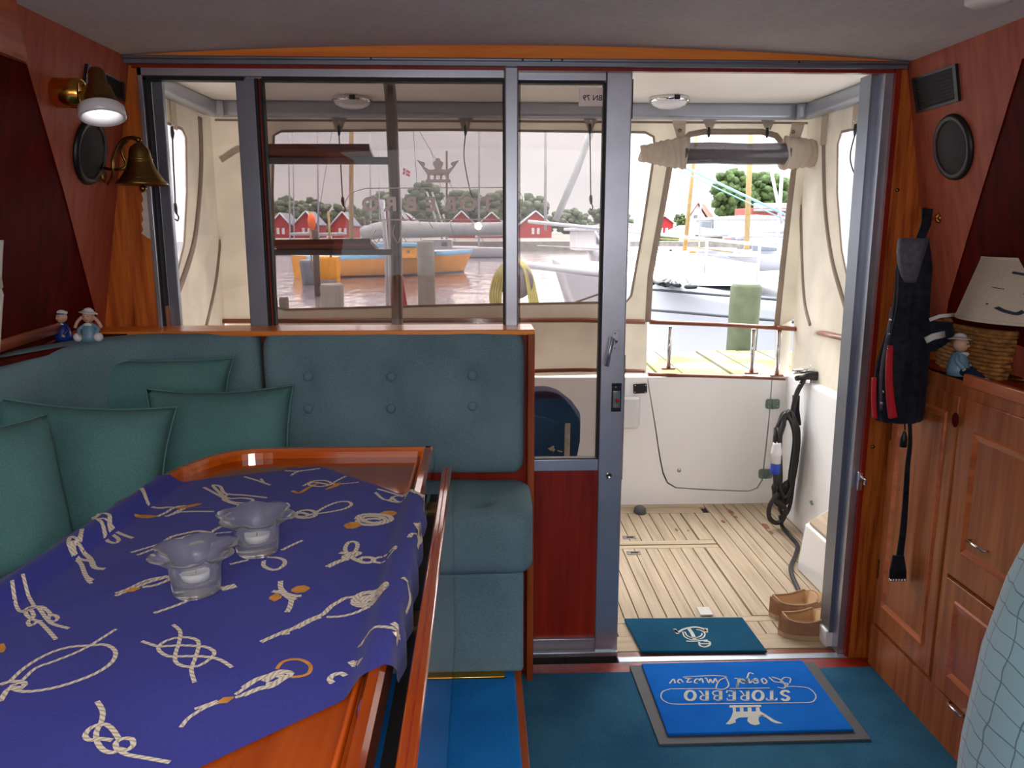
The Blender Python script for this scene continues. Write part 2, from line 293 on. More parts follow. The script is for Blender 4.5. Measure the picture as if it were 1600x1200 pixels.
class MB:
    def __init__(s): s.bm = bmesh.new(); s.uv = s.bm.loops.layers.uv.new('UVMap'); s.sm = True
    def f(s, vs, mi=0, sm=False, uv=None):
        try: fc = s.bm.faces.new(vs)
        except ValueError: return None
        fc.material_index = mi; fc.smooth = sm
        if uv:
            for l, u in zip(fc.loops, uv): l[s.uv].uv = u
        return fc
    def v(s, p): return s.bm.verts.new(p)
    def box(s, a, b, mi=0, bev=0):
        x0, y0, z0 = [min(p, q) for p, q in zip(a, b)]; x1, y1, z1 = [max(p, q) for p, q in zip(a, b)]
        if bev:
            return s.hexa([(x0, y0, z0), (x1, y0, z0), (x1, y1, z0), (x0, y1, z0), (x0, y0, z1), (x1, y0, z1), (x1, y1, z1), (x0, y1, z1)], mi, bev)
        return s.hexa([(x0, y0, z0), (x1, y0, z0), (x1, y1, z0), (x0, y1, z0), (x0, y0, z1), (x1, y0, z1), (x1, y1, z1), (x0, y1, z1)], mi)
    def hexa(s, p, mi=0, bev=0):
        vs = [s.v(q) for q in p]; fs = []
        for q in ((0, 3, 2, 1), (4, 5, 6, 7), (0, 1, 5, 4), (1, 2, 6, 5), (2, 3, 7, 6), (3, 0, 4, 7)): fs.append(s.f([vs[i] for i in q], mi))
        if bev:
            es = list({e for f_ in fs for e in f_.edges})
            r = bmesh.ops.bevel(s.bm, geom=es, offset=bev, segments=3, profile=.5, affect='EDGES')
            for f_ in r['faces']: f_.material_index = mi; f_.smooth = True
        return s
    def slab(s, pts, vec, mi=0, holes=(), mside=None):
        """flat outline (with holes) pushed along vec"""
        vec = V(vec); loops = [pts]+list(holes); rings = []
        edges = []
        for lp in loops:
            a = [s.v(p) for p in lp]; rings.append(a)
            for i in range(len(a)): edges.append(s.bm.edges.new((a[i], a[(i+1) % len(a)])))
        if holes:
            r = bmesh.ops.triangle_fill(s.bm, use_beauty=True, edges=edges); fs = [g for g in r['geom'] if isinstance(g, bmesh.types.BMFace)]
        else: fs = [s.bm.faces.new(rings[0])]
        for f_ in fs: f_.material_index = mi
        back = {}
        for a in rings:
            for v_ in a: back[v_] = s.v(v_.co+vec)
        for f_ in fs: s.f([back[v_] for v_ in reversed(f_.verts)], mi)
        for a in rings:
            for i in range(len(a)):
                j = (i+1) % len(a); s.f([a[i], a[j], back[a[j]], back[a[i]]], mi if mside is None else mside)
        return s
    def sweep(s, prof, path, mi=0, up=None, closed=False, cap=True, scale=None, sm=True):
        P = [V(p) for p in path]; N = len(P); rings = []
        T = []
        for i in range(N):
            a = P[(i-1) % N] if closed or i > 0 else P[i]; b = P[(i+1) % N] if closed or i < N-1 else P[i]
            d = b-a; T.append(d.normalized() if d.length > 1e-9 else V((0, 0, 1)))
        if up is None:
            ref = V((0, 0, 1)) if abs(T[0].z) < .9 else V((1, 0, 0))
            side = T[0].cross(ref).normalized()
        L = 0
        for i in range(N):
            if up is None:
                side = (side-T[i]*side.dot(T[i])); side = side.normalized() if side.length > 1e-6 else T[i].orthogonal().normalized()
            else: side = T[i].cross(V(up)).normalized()
            n = side.cross(T[i]); sc = scale(i/(N-1)) if scale else 1
            if isinstance(sc, (int, float)): sc = (sc, sc)
            if i: L += (P[i]-P[i-1]).length
            rings.append(([s.v(P[i]+side*a*sc[0]+n*b*sc[1]) for a, b in prof], L))
        K = len(prof)
        for i in range(N if closed else N-1):
            (r0, l0), (r1, l1) = rings[i], rings[(i+1) % N]
            for k in range(K):
                q = (k+1) % K
                s.f([r0[k], r0[q], r1[q], r1[k]], mi, sm, [(l0, k/K*.02), (l0, (k+1)/K*.02), (l1, (k+1)/K*.02), (l1, k/K*.02)])
        if cap and not closed: s.f(list(reversed(rings[0][0])), mi); s.f(rings[-1][0], mi)
        return s
    def tube(s, path, r, mi=0, n=10, closed=False, scale=None): return s.sweep(circ(r, n), path, mi, closed=closed, scale=scale)
    def lathe(s, prof, c=(0, 0, 0), mi=0, n=24, axis=(0, 0, 1), sx=1, sy=1, wob=None):
        c = V(c); q = V((0, 0, 1)).rotation_difference(V(axis).normalized()); rings = []
        for r, z in prof:
            if r < 1e-6: rings.append([s.v(c+q @ V((0, 0, z)))]); continue
            rings.append([s.v(c+q @ V((r*sx*math.cos(2*PI*k/n), r*sy*math.sin(2*PI*k/n), z))*1.0 if not wob else
                          c+q @ V((r*wob(k/n, r, z)*math.cos(2*PI*k/n), r*wob(k/n, r, z)*math.sin(2*PI*k/n), z+0))) for k in range(n)])
        for i in range(len(rings)-1):
            a, b = rings[i], rings[i+1]
            for k in range(n):
                j = (k+1) % n
                if len(a) == 1 and len(b) == 1: continue
                if len(a) == 1: s.f([a[0], b[k], b[j]], mi, True)
                elif len(b) == 1: s.f([a[k], a[j], b[0]], mi, True)
                else: s.f([a[k], a[j], b[j], b[k]], mi, True)
        return s
    def ball(s, c, r, mi=0, rx=1, ry=1, rz=1, n=12, rot=None, jit=0):
        c = V(c); R = rot or Matrix.Identity(3); rings = []
        for i in range(n//2+1):
            a = PI*i/(n//2); rr = math.sin(a); z = -math.cos(a)
            if rr < 1e-4: rings.append([s.v(c+R @ V((0, 0, z*r*rz)))]); continue
            rg = []
            for k in range(n):
                p = V((rr*math.cos(2*PI*k/n)*rx, rr*math.sin(2*PI*k/n)*ry, z*rz))*r
                if jit: p *= 1+jit*noise.noise((p+c)*(2.2/r))
                rg.append(s.v(c+R @ p))
            rings.append(rg)
        for i in range(len(rings)-1):
            a, b = rings[i], rings[i+1]
            for k in range(n):
                j = (k+1) % n
                if len(a) == 1: s.f([a[0], b[j], b[k]], mi, True)
                elif len(b) == 1: s.f([a[k], a[j], b[0]], mi, True)
                else: s.f([a[k], a[j], b[j], b[k]], mi, True)
        return s
    def strip(s, pts, w, fn, mi=0):
        """flat ribbon following 2-D points, laid on a surface by fn(x, y)"""
        P = [V((p[0], p[1], 0)) for p in pts]; L = 0; rows = []
        for i, p in enumerate(P):
            a = P[max(i-1, 0)]; b = P[min(i+1, len(P)-1)]; d = (b-a); d = d.normalized() if d.length > 1e-9 else V((1, 0, 0))
            nrm = V((-d.y, d.x, 0)); ww = w(i/(len(P)-1)) if callable(w) else w
            if i: L += (p-P[i-1]).length
            l, r = p+nrm*ww/2, p-nrm*ww/2; rows.append((s.v(fn(l.x, l.y)), s.v(fn(r.x, r.y)), L, ww))
        for i in range(len(rows)-1):
            a, b, l0, w0 = rows[i]; c, d, l1, w1 = rows[i+1]
            s.f([a, b, d, c], mi, False, [(l0, 0), (l0, w0*1.2), (l1, w1*1.2), (l1, 0)])
        return s
    def poly(s, pts, fn, mi=0):
        s.f([s.v(fn(x, y)) for x, y in pts], mi); return s
    def text(s, body, mi, mat4, depth=.0006, size=1.0, bold=0.0, align='CENTER', space=1.0):
        cu = bpy.data.curves.new('t', 'FONT'); cu.body = body; cu.size = size; cu.extrude = depth; cu.align_x = align; cu.offset = bold; cu.resolution_u = 3; cu.space_character = space
        ob = bpy.data.objects.new('t', cu); C.collection.objects.link(ob); bpy.context.view_layer.update()
        me = bpy.data.meshes.new_from_object(ob.evaluated_get(bpy.context.evaluated_depsgraph_get()))
        me.transform(mat4); n0 = len(s.bm.faces); s.bm.from_mesh(me); s.bm.faces.ensure_lookup_table()
        for f_ in s.bm.faces[n0:]: f_.material_index = mi
        bpy.data.objects.remove(ob); bpy.data.meshes.remove(me); bpy.data.curves.remove(cu); return s
    def build(s, name, mats, parent=None, origin=None, fix=True):
        if not isinstance(mats, (list, tuple)): mats = [mats]
        if fix: bmesh.ops.recalc_face_normals(s.bm, faces=s.bm.faces[:])
        me = bpy.data.meshes.new(name)
        off = V((0, 0, 0))
        if parent: 
            r = parent
            while r.parent: r = r.parent
            off = r.location.copy()
        elif len(s.bm.verts):
            xs = [v_.co for v_ in s.bm.verts]
            off = V(((min(p.x for p in xs)+max(p.x for p in xs))/2, (min(p.y for p in xs)+max(p.y for p in xs))/2, min(p.z for p in xs)))
        bmesh.ops.translate(s.bm, verts=s.bm.verts[:], vec=-off)
        s.bm.to_mesh(me); s.bm.free()
        for m_ in mats: me.materials.append(M[m_] if isinstance(m_, str) else m_)
        o = bpy.data.objects.new(name, me); C.collection.objects.link(o)
        if parent: o.parent = parent
        else: o.location = off
        return o
def thing(name, label, cat, loc, group=None):
    o = bpy.data.objects.new(name, None); o.empty_display_size = .05; C.collection.objects.link(o)
    o.location = V(loc); o['label'] = label; o['category'] = cat
    if group: o['group'] = group
    return o
def tag(o, label, cat, group=None, kind=None):
    o['label'] = label; o['category'] = cat
    if group: o['group'] = group
    if kind: o['kind'] = kind
    return o
def struct(o, label=None):
    o['kind'] = 'structure'
    if label: o['label'] = label
    return o
def box_part(name, a, b, m, parent=None, bev=0): mb = MB(); mb.box(a, b, 0, bev); return mb.build(name, m, parent)

# ================================================================ SALOON SHELL
BY = 2.40
def zc(x): return 1.852+.035*(1-((x-.125)/1.1)**2)
struct(box_part('floor', (-1.35, -1.6, -.05), (1.5, 2.308, 0), 'carpet'))
mb = MB()
for i in range(24):
    xa = -1.05+2.35*i/24; xb = -1.05+2.35*(i+1)/24
    mb.hexa([(xa, -.45, zc(xa)), (xb, -.45, zc(xb)), (xb, 2.43, zc(xb)), (xa, 2.43, zc(xa)), (xa, -.45, zc(xa)+.05), (xb, -.45, zc(xb)+.05), (xb, 2.43, zc(xb)+.05), (xa, 2.43, zc(xa)+.05)])  # stops short behind the camera, opening shaped to let in more sky light
struct(mb.build('ceiling', 'ceil'))
mb = MB(); mb.lathe([(0, 0), (.045, 0), (.045, -.012), (.03, -.02), (0, -.02)], aZ(1545, -6, zc(1.0)), 0, 20)
tag(mb.build('ceiling_light', 'roofw'), 'small round grey fitting cut off by the top edge of the photo', 'ceiling light')
# cabin sides
def wlp(y, z, o=0): return V((-.977-.18*(1.84-z)+o, y, z))
def wrp(y, z, o=0): return V((1.227+.2*(1.857-z)-o, y, z))
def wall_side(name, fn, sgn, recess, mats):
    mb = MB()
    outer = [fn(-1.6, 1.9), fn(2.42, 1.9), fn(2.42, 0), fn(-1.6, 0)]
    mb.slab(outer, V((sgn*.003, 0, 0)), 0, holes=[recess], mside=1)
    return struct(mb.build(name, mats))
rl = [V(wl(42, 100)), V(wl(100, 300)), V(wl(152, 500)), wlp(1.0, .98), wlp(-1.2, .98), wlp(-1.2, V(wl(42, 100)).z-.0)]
wall_side('wall_left', wlp, -1, rl, ['wall_wood', 'mahog_shaded'])
cc = sum(rl, V((0, 0, 0)))/len(rl); mb = MB(); mb.slab([cc+(p-cc)*1.04+V((-.0032, 0, 0)) for p in rl], V((-.02, 0, 0)), 0); struct(mb.build('window_3', 'mahog_shaded'), 'mahogany panel closing the port side window, shade painted into its colour')
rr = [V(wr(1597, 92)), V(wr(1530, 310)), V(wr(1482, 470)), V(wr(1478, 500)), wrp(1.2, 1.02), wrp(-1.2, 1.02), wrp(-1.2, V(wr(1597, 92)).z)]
wall_side('wall_right', wrp, 1, rr, ['wall_wood', 'mahog_shaded'])
cc = sum(rr, V((0, 0, 0)))/len(rr); mb = MB(); mb.slab([cc+(p-cc)*1.04+V((.0032, 0, 0)) for p in rr], V((.02, 0, 0)), 0); struct(mb.build('window_4', 'mahog_shaded'), 'mahogany panel closing the starboard side window, shade painted into its colour')
# orange lining above the port window
mb = MB(); a = V(wl(0, 82)); mb.slab([V(wl(-60, 60, .012)), V(wl(-60, -60, .012)), V(wl(18, -8, .012)), V(wl(38, 98, .012))], V((.008, 0, 0)), 0)
struct(mb.build('trim_1', 'mahogY'), 'orange mahogany lining above the port window')

# aft bulkhead : pillars, header, lower panel
def by(x, y, Y=BY): return aY(x, y, Y)
mb = MB()
mb.slab([(-.972, BY, 1.852), (-.950, BY, 1.852), (-.928, BY, 1.09), (-.928, BY, 0), (-1.31, BY, 0), (-1.113, BY, 1.09)], (0, .03, 0), 0)
mb.slab([(1.206, BY-.015, 1.85), (1.229, BY-.015, 1.857), (1.60, BY-.015, 0), (1.198, BY-.015, -.02)], (0, .06, 0), 0)
mb.box((-.93, 2.33, 0), (.135, 2.40, 1.085), 1)
struct(mb.build('wall_aft', ['pillar', 'mahog_red']))
mb = MB()
for i in range(24):
    xa = -.985+2.22*i/24; xb = -.985+2.22*(i+1)/24
    mb.hexa([(xa, BY-.03, 1.851), (xb, BY-.03, 1.851), (xb, BY+.03, 1.851), (xa, BY+.03, 1.851), (xa, BY-.03, zc(xa)+.002), (xb, BY-.03, zc(xb)+.002), (xb, BY+.03, zc(xb)+.002), (xa, BY+.03, zc(xa)+.002)])
struct(mb.build('trim_2', 'mahogX'), 'curved mahogany header above the windows and door')
mb = MB()
mb.box((-.975, BY-.045, 1.842), (1.222, BY+.01, 1.851), 0, .003); mb.box((-.975, BY-.035, 1.832), (1.222, BY+.01, 1.842), 0)
mb.box((-.965, BY-.012, 1.824), (1.215, BY+.01, 1.832), 1)
for x in (-.3, .12, .2, .23, .9): mb.box((x, BY-.047, 1.843), (x+.005, BY-.045, 1.849), 2)
struct(mb.build('trim_3', ['alu_dark', 'mahog_red', 'gasket']), 'grey metal sliding track above the windows and door')
# cap rail and end post of the sofa bulkhead
struct(box_part('trim_4', (-1.12, 2.27, 1.085), (.155, 2.415, 1.101), 'mahogX', bev=.004), 'mahogany cap rail along the window sill')
struct(box_part('trim_5', (.134, 2.27, -.01), (.155, 2.41, 1.09), 'mahog', bev=.003), 'mahogany end post beside the sofa')
# jamb on the right of the doorway
mb = MB()
mb.hexa([(1.158, 2.43, 0), (1.18, 2.43, 0), (1.18, 2.50, 0), (1.158, 2.50, 0), (1.15, 2.43, 1.83), (1.175, 2.43, 1.83), (1.175, 2.5, 1.83), (1.15, 2.5, 1.83)], 1)
mb.hexa([(1.172, 2.39, 0), (1.192, 2.39, 0), (1.192, 2.46, 0), (1.172, 2.46, 0), (1.172, 2.39, 1.83), (1.196, 2.39, 1.83), (1.196, 2.46, 1.83), (1.172, 2.46, 1.83)], 0)
mb.hexa([(1.192, 2.375, -.01), (1.204, 2.375, -.01), (1.204, 2.42, -.01), (1.192, 2.42, -.01), (1.196, 2.375, 1.85), (1.212, 2.375, 1.85), (1.212, 2.42, 1.85), (1.196, 2.42, 1.85)], 2)
struct(mb.build('trim_6', ['alu', 'alu_dark', 'mahog_red']), 'metal jamb on the latch side of the doorway')
mb = MB(); p = by(1344, 752, 2.37)
mb.box(p+V((-.008, -.004, -.03)), p+V((.008, .012, .03)), 0, .003); mb.tube([p+V((-.004, -.01, .02)), p+V((.006, -.02, .012)), p+V((.006, -.02, -.004))], .005, 0)
tag(mb.build('door_catch', 'chrome'), 'small chrome door catch on the wooden jamb edge', 'catch')
# threshold
mb = MB()
mb.box((.44, 2.366, -.03), (1.20, 2.400, .0), 0, .003); mb.box((.12, 2.308, -.04), (1.262, 2.368, -.002), 1, .003); mb.box((.44, 2.400, -.06), (1.18, 2.432, -.003), 2)
struct(mb.build('trim_7', ['alu_white', 'mahog_red', 'teak_rail']), 'metal door threshold over a red wooden sill')

# ---- window_1 (left clear pane)
mb = MB()
def framebar(mb, x0, x1, z0, z1, y0, y1, mi=0, b=.002): mb.box((x0, y0, z0), (x1, y1, z1), mi, b)
framebar(mb, -.952, -.938, 1.09, 1.826, BY-.01, BY+.02)
framebar(mb, -.938, -.930, 1.09, 1.80, BY-.004, BY+.03, 1, 0)
framebar(mb, -.930, -.900, 1.09, 1.80, BY+.03, BY+.05, 2)
framebar(mb, -.952, .072, 1.803, 1.826, BY-.01, BY+.02)
framebar(mb, -.938, -.66, 1.793, 1.803, BY-.004, BY+.03, 1, 0)
f1 = struct(mb.build('window_1', ['alu', 'gasket', 'alu_dark']), 'left clear window pane with slim metal frame')
mb = MB(); mb.box((-.93, BY+.034, 1.09), (-.66, BY+.038, 1.80)); mb.build('glass', 'glass_clear', f1)
# ---- window_2 (tinted sliding pane)
mb = MB()
framebar(mb, -.685, -.632, 1.08, 1.80, BY+.0, BY+.03, 0)
framebar(mb, -.632, -.624, 1.08, 1.80, BY+.0, BY+.03, 1, 0)
framebar(mb, -.624, -.617, 1.08, 1.80, BY+.01, BY+.03, 2, 0)
framebar(mb, -.617, -.610, 1.08, 1.80, BY+.0, BY+.03, 1, 0)
framebar(mb, -.61, .075, 1.793, 1.803, BY-.004, BY+.03, 1, 0)
framebar(mb, .068, .073, 1.08, 1.80, BY-.0, BY+.03, 1, 0)
f2 = struct(mb.build('window_2', ['alu_dark', 'gasket', 'mahog_red']), 'bronze tinted window pane with etched crown and lettering')
mb = MB(); mb.box((-.613, BY+.018, 1.08), (.12, BY+.023, 1.80)); mb.build('glass', 'glass_tint', f2)
# etched crown + mirrored lettering (seen from behind)
GY = BY+.0165
def gp(px, py): p = aY(px, py, GY); return V((p.x, GY, p.z))
def gfn(px, py): return gp(px, py)
mb = MB()
def etch(pts): mb.f([mb.v(gp(x, y)) for x, y in pts], 0)
K = 300/1600.
def zz(x, y): return (560+x*K, 220+y*K)
for poly in ([(485, 158), (520, 170), (552, 180), (556, 200), (548, 215), (590, 240), (575, 285), (545, 240)],
             [(575, 285), (590, 240), (640, 236), (690, 236), (738, 240), (752, 285), (660, 290)],
             [(738, 240), (785, 215), (770, 200), (772, 180), (800, 172), (842, 158), (785, 240), (752, 285)],
             [(640, 236), (622, 200), (620, 178), (638, 168), (645, 148), (662, 142), (680, 150), (684, 168), (704, 176), (706, 198), (690, 236)],
             [(572, 285), (598, 285), (598, 322), (572, 322)], [(626, 285), (648, 285), (648, 322), (626, 322)], [(678, 285), (700, 285), (700, 322), (678, 322)], [(732, 285), (756, 285), (756, 322), (732, 322)],
             [(562, 322), (768, 322), (770, 348), (560, 348)]):
    etch([zz(*q) for q in poly])
mb.strip([zz(60, 396), zz(1205, 390)], 1.5, gfn); mb.strip([zz(60, 660), zz(1215, 655)], 1.5, gfn)
# big arcs of the capsule (left end and the end just past the mullion)
mb.strip(smooth([zz(60, 396), zz(-60, 440), zz(-110, 525), zz(-60, 620), zz(60, 660)], 6), 1.5, gfn)
mb.strip(smooth([zz(1335, 420), zz(1366, 470), zz(1368, 560), zz(1340, 620)], 6), 1.0, gfn)
# script under the capsule
for pth in ([(-10, 600), (40, 660), (90, 700)], [(150, 740), (120, 800), (150, 850), (190, 800), (210, 830)], [(300, 700), (290, 780), (330, 850), (360, 780), (400, 850)],
            [(430, 660), (520, 610), (590, 680), (620, 730)], [(10, 730), (60, 690), (120, 640), (60, 600)]):
    mb.strip(smooth([zz(*q) for q in pth], 5), 1.2, gfn)
mb.build('etched_crown', 'frost', f2)
mb = MB()
ax = [(100, 'O'), (270, 'R'), (440, 'B'), (605, 'E'), (765, 'R'), (915, 'O'), (1075, 'T'), (1215, 'S')]
a0, a1 = gp(*zz(100, 580)), gp(*zz(1075, 580)); h = (gp(*zz(500, 470)) - gp(*zz(500, 580))).z
for x, ch in ax:
    p = gp(*zz(x, 580)); 
    mt = Matrix.Translation((p.x, GY, p.z)) @ Matrix.Diagonal((-1.12, 1, 1, 1)) @ Matrix.Rotation(PI/2, 4, 'X')
    mb.text(ch, 0, mt, .0002, h/.70, .0022)
mb.build('etched_lettering', 'frost', f2)
# centre mullion
struct(box_part('trim_8', (.073, BY-.014, 1.085), (.112, BY+.035, 1.834), 'alu_white', bev=.004), 'pale metal mullion between window and door')

# ---- sliding door
mb = MB(); DY = BY+.04
framebar(mb, .368, .444, -.005, 1.832, DY-.02, DY+.02, 0, .004)
framebar(mb, .112, .368, 1.803, 1.830, DY-.02, DY+.012, 0)
framebar(mb, .12, .368, .632, .670, DY-.018, DY+.012, 0)
framebar(mb, .12, .368, .012, .058, DY-.024, DY+.012, 0); framebar(mb, .12, .444, -.004, .012, DY-.03, DY+.012, 0)
d1 = struct(mb.build('door_1', ['alu']), 'sliding door with grey metal frame, glass above and mahogany below')
mb = MB(); framebar(mb, .112, .362, 1.795, 1.803, DY-.018, DY+.01, 0, 0); framebar(mb, .361, .368, .67, 1.80, DY-.018, DY+.01, 0, 0); framebar(mb, .12, .368, .667, .673, DY-.016, DY+.01, 0, 0)
framebar(mb, .4425, .447, .60, 1.0, DY-.012, DY+.012, 0, 0); framebar(mb, .4425, .448, 1.70, 1.81, DY-.012, DY+.012, 0, 0)
mb.build('gasket', 'gasket', d1)
mb = MB(); mb.box((.09, DY, .67), (.363, DY+.004, 1.80)); mb.build('glass', 'glass_light', d1)
mb = MB(); mb.box((.12, DY-.010, .055), (.37, DY+.010, .636)); mb.build('lower_panel', 'mahog_red', d1)
# sticker on door glass
mb = MB(); q = [aY(x, y, DY-.001) for x, y in ((904, 137), (949, 137), (949, 166), (904, 166))]
mb.slab(q, (0, .0006, 0), 0); stk = mb.build('sticker', 'frost', d1)
mb = MB(); p = aY(926, 157, DY-.0025); mb.text('BN 79', 0, Matrix.Translation(p) @ Matrix.Diagonal((-1, 1, 1, 1)) @ Matrix.Rotation(PI/2, 4, 'X'), .0002, .022, .0002); mb.build('lettering', 'grille', stk)
# handle
mb = MB(); mb.box(aY(957, 516, DY-.021), aY(967, 549, DY-.021)+V((0, -.004, 0)), 0, .001)
p = aY(962, 533, DY-.03); mb.tube([p+V((0, .012, 0)), p+V((0, -.02, 0))], .009, 0)
a = aY(957, 528, DY-.05); b = aY(948, 572, DY-.05)
mb.sweep(rrect(.016, .012, .004), [p+V((0, -.018, 0)), a, a.lerp(b, .5), b], 0)
a = aY(947, 530, DY+.05); b = aY(939, 563, DY+.05)
for q in (aY(961, 521, DY-.027), aY(961, 544, DY-.027)): mb.ball(q, .003, 1)
mb.build('door_handle', ['alu', 'steel'], d1)
mb = MB(); mb.sweep(rrect(.016, .012, .004), [aY(962, 531, DY+.03), a, b], 0); mb.tube([aY(962, 531, DY+.018), aY(962, 531, DY+.045)], .007, 0); mb.build('outer_handle', 'alu', d1)
mb = MB(); mb.box(aY(956, 599, DY-.0215), aY(970, 643, DY-.018), 0, .001)
mb.box(aY(958, 611, DY-.024), aY(968, 637, DY-.02), 1, .001); mb.lathe([(0, 0), (.006, 0), (.006, .003), (0, .003)], aY(964, 626, DY-.024), 2, 14, (0, -1, 0))
for yy in (605, 614, 636): mb.ball(aY(962, yy, DY-.024), .0035, 3)
mb.build('door_lock', ['gasket', 'steel', 'red', 'chrome'], d1)
mb = MB(); mb.lathe([(0, 0), (.010, 0), (.010, .003), (.007, .004), (.005, .001), (0, .001)], aY(951, 743, DY-.0215), 0, 18, (0, -1, 0)); mb.box(aY(951, 743, DY-.024)+V((-.006, 0, -.0015)), aY(951, 743, DY-.021)+V((.006, 0, .0015)), 1); mb.build('keyhole', ['steel', 'gasket'], d1)
mb = MB(); mb.lathe([(0, 0), (.006, 0), (.006, .003), (0, .003)], aY(883, 1028, DY-.031), 0, 14, (0, -1, 0)); mb.build('floor_bolt', 'gasket', d1)

# ---- dinette platform
t = thing('dinette_platform', 'low platform covered in bright blue carpet under the sofa and table', 'platform', (-.5, 1, 0))
box_part('carpet_top', (-1.3, -1.4, .0), (.088, 2.33, .17), 'carpet2', t, .008)
box_part('wooden_edge', (.086, -1.4, .0), (.107, 2.12, .155), 'mahogY', t, .002)
box_part('brass_strip', (-.16, 2.005, .168), (.06, 2.045, .176), 'brass', t, .002)
# ================================================================ SOFA
so = thing('corner_sofa', 'teal upholstered corner sofa with buttoned backrest against the aft window sill', 'sofa', (-.5, 2.1, .17))
def superell(w, h, p=4, n=44, cx=0, cy=0):
    o = []
    for i in range(n):
        a = 2*PI*i/n; c, s_ = math.cos(a), math.sin(a)
        o.append((cx+w/2*abs(c)**(2/p)*(1 if c >= 0 else -1), cy+h/2*abs(s_)**(2/p)*(1 if s_ >= 0 else -1)))
    return o
def endcap(L, r=.035):
    def f_(t):
        d = min(t, 1-t)*L
        if d >= r: return (1, 1)
        k = math.sqrt(max(0, 1-(1-d/r)**2)); return (1-.45*(1-k), 1-.16*(1-k))
    return f_
def cushion(path, prof, name, parent, dimples=(), m='teal', up=(0, 0, 1), er=.035, wr_=0.0):
    P = [V(p) for p in path]; L = sum((P[i+1]-P[i]).length for i in range(len(P)-1))
    n = max(8, int(L/.014)); cum = [0]
    for i in range(len(P)-1): cum.append(cum[-1]+(P[i+1]-P[i]).length)
    def at(s_):
        for i in range(len(P)-1):
            if s_ <= cum[i+1]+1e-9: k = (s_-cum[i])/max(1e-9, cum[i+1]-cum[i]); return P[i].lerp(P[i+1], k)
        return P[-1]
    ss = sorted(set([0, .002, .006, .012, .02, .028, L-.028, L-.02, L-.012, L-.006, L-.002, L]+[L*i/n for i in range(n+1) if .03 < L*i/n < L-.03]))
    pts = [at(x) for x in ss]; N = len(ss); ec = endcap(L, er)
    mb = MB(); mb.sweep(prof, pts, 0, up=up, scale=lambda t: ec(ss[int(round(t*(N-1)))]/L))
    for v_ in mb.bm.verts:
        for c_, r_, d_, ax_ in dimples:
            q = v_.co-V(c_); dist = (q-V(ax_)*q.dot(V(ax_))).length
            if q.dot(V(ax_)) < .06 and q.dot(V(ax_)) > -.03: v_.co -= V(ax_)*d_*math.exp(-(dist/r_)**2)*1.0
        if wr_: v_.co += V((noise.noise(v_.co*9), noise.noise(v_.co*9+V((5, 5, 5))), noise.noise(v_.co*9+V((9, 1, 3)))))*wr_
    return mb.build(name, m, parent)
BF = 2.25
btn = [aY(x, y, BF-.012) for x, y in ((480, 590), (610, 590), (738, 588), (480, 640), (610, 640), (738, 636))]
btn2 = [aY(x, y, BF-.0) for x, y in ((262, 588),)]
cushion([(-.618, 2.32, .885), (.125, 2.32, .885)], superell(.14, .425, 5, 90), 'aft_backrest', so, [(p, .03, .022, (0, -1, 0)) for p in btn], wr_=.0025)
crn = smooth([(-.632, 2.325, .885), (-.80, 2.30, .885), (-.98, 2.18, .885), (-1.10, 1.98, .885), (-1.15, 1.75, .885), (-1.16, 1.4, .885)], 8)
p_b = [(V((-1.098, 1.66, .975)), V((.95, -.3, 0)).normalized()), (V((-1.0, 1.93, .95)), V((.85, -.5, 0)).normalized())]
cushion(crn, superell(.14, .425, 5, 60), 'corner_backrest', so, [(p, .03, .014, n_) for p, n_ in p_b], wr_=.003)
cushion([(-1.17, 1.39, .885), (-1.18, .2, .885)], superell(.14, .425, 5, 44), 'port_backrest', so, wr_=.003)
for p in btn: mb = MB(); mb.ball(p+V((0, .011, 0)), .0135, ry=.5, n=14); mb.build('button', 'teal', so)
for p, n_ in p_b: mb = MB(); mb.ball(p+n_*.004, .012, n=12); mb.build('button', 'teal', so)
# seats : profile x=across path (depth), y=height
tuft = aZ(747, 792, .635)
cushion([(-.80, 2.17, .555), (-.30, 2.17, .555), (.140, 2.17, .555)], superell(.34, .20, 4.5, 70), 'aft_seat', so, [(tuft, .03, .03, (0, 0, 1)), (tuft+V((.05, -.01, 0)), .05, .006, (0, 0, 1))], er=.05, wr_=.005)
cushion([(-.96, 2.3, .535), (-.98, 1.4, .535), (-.98, .2, .535)], superell(.46, .18, 5, 50), 'port_seat', so, wr_=.005)
box_part('aft_base', (-.85, 2.03, .171), (.112, 2.33, .47), 'teal', so, .012)
box_part('port_base', (-1.25, .2, .171), (-.80, 2.33, .46), 'teal', so, .012)

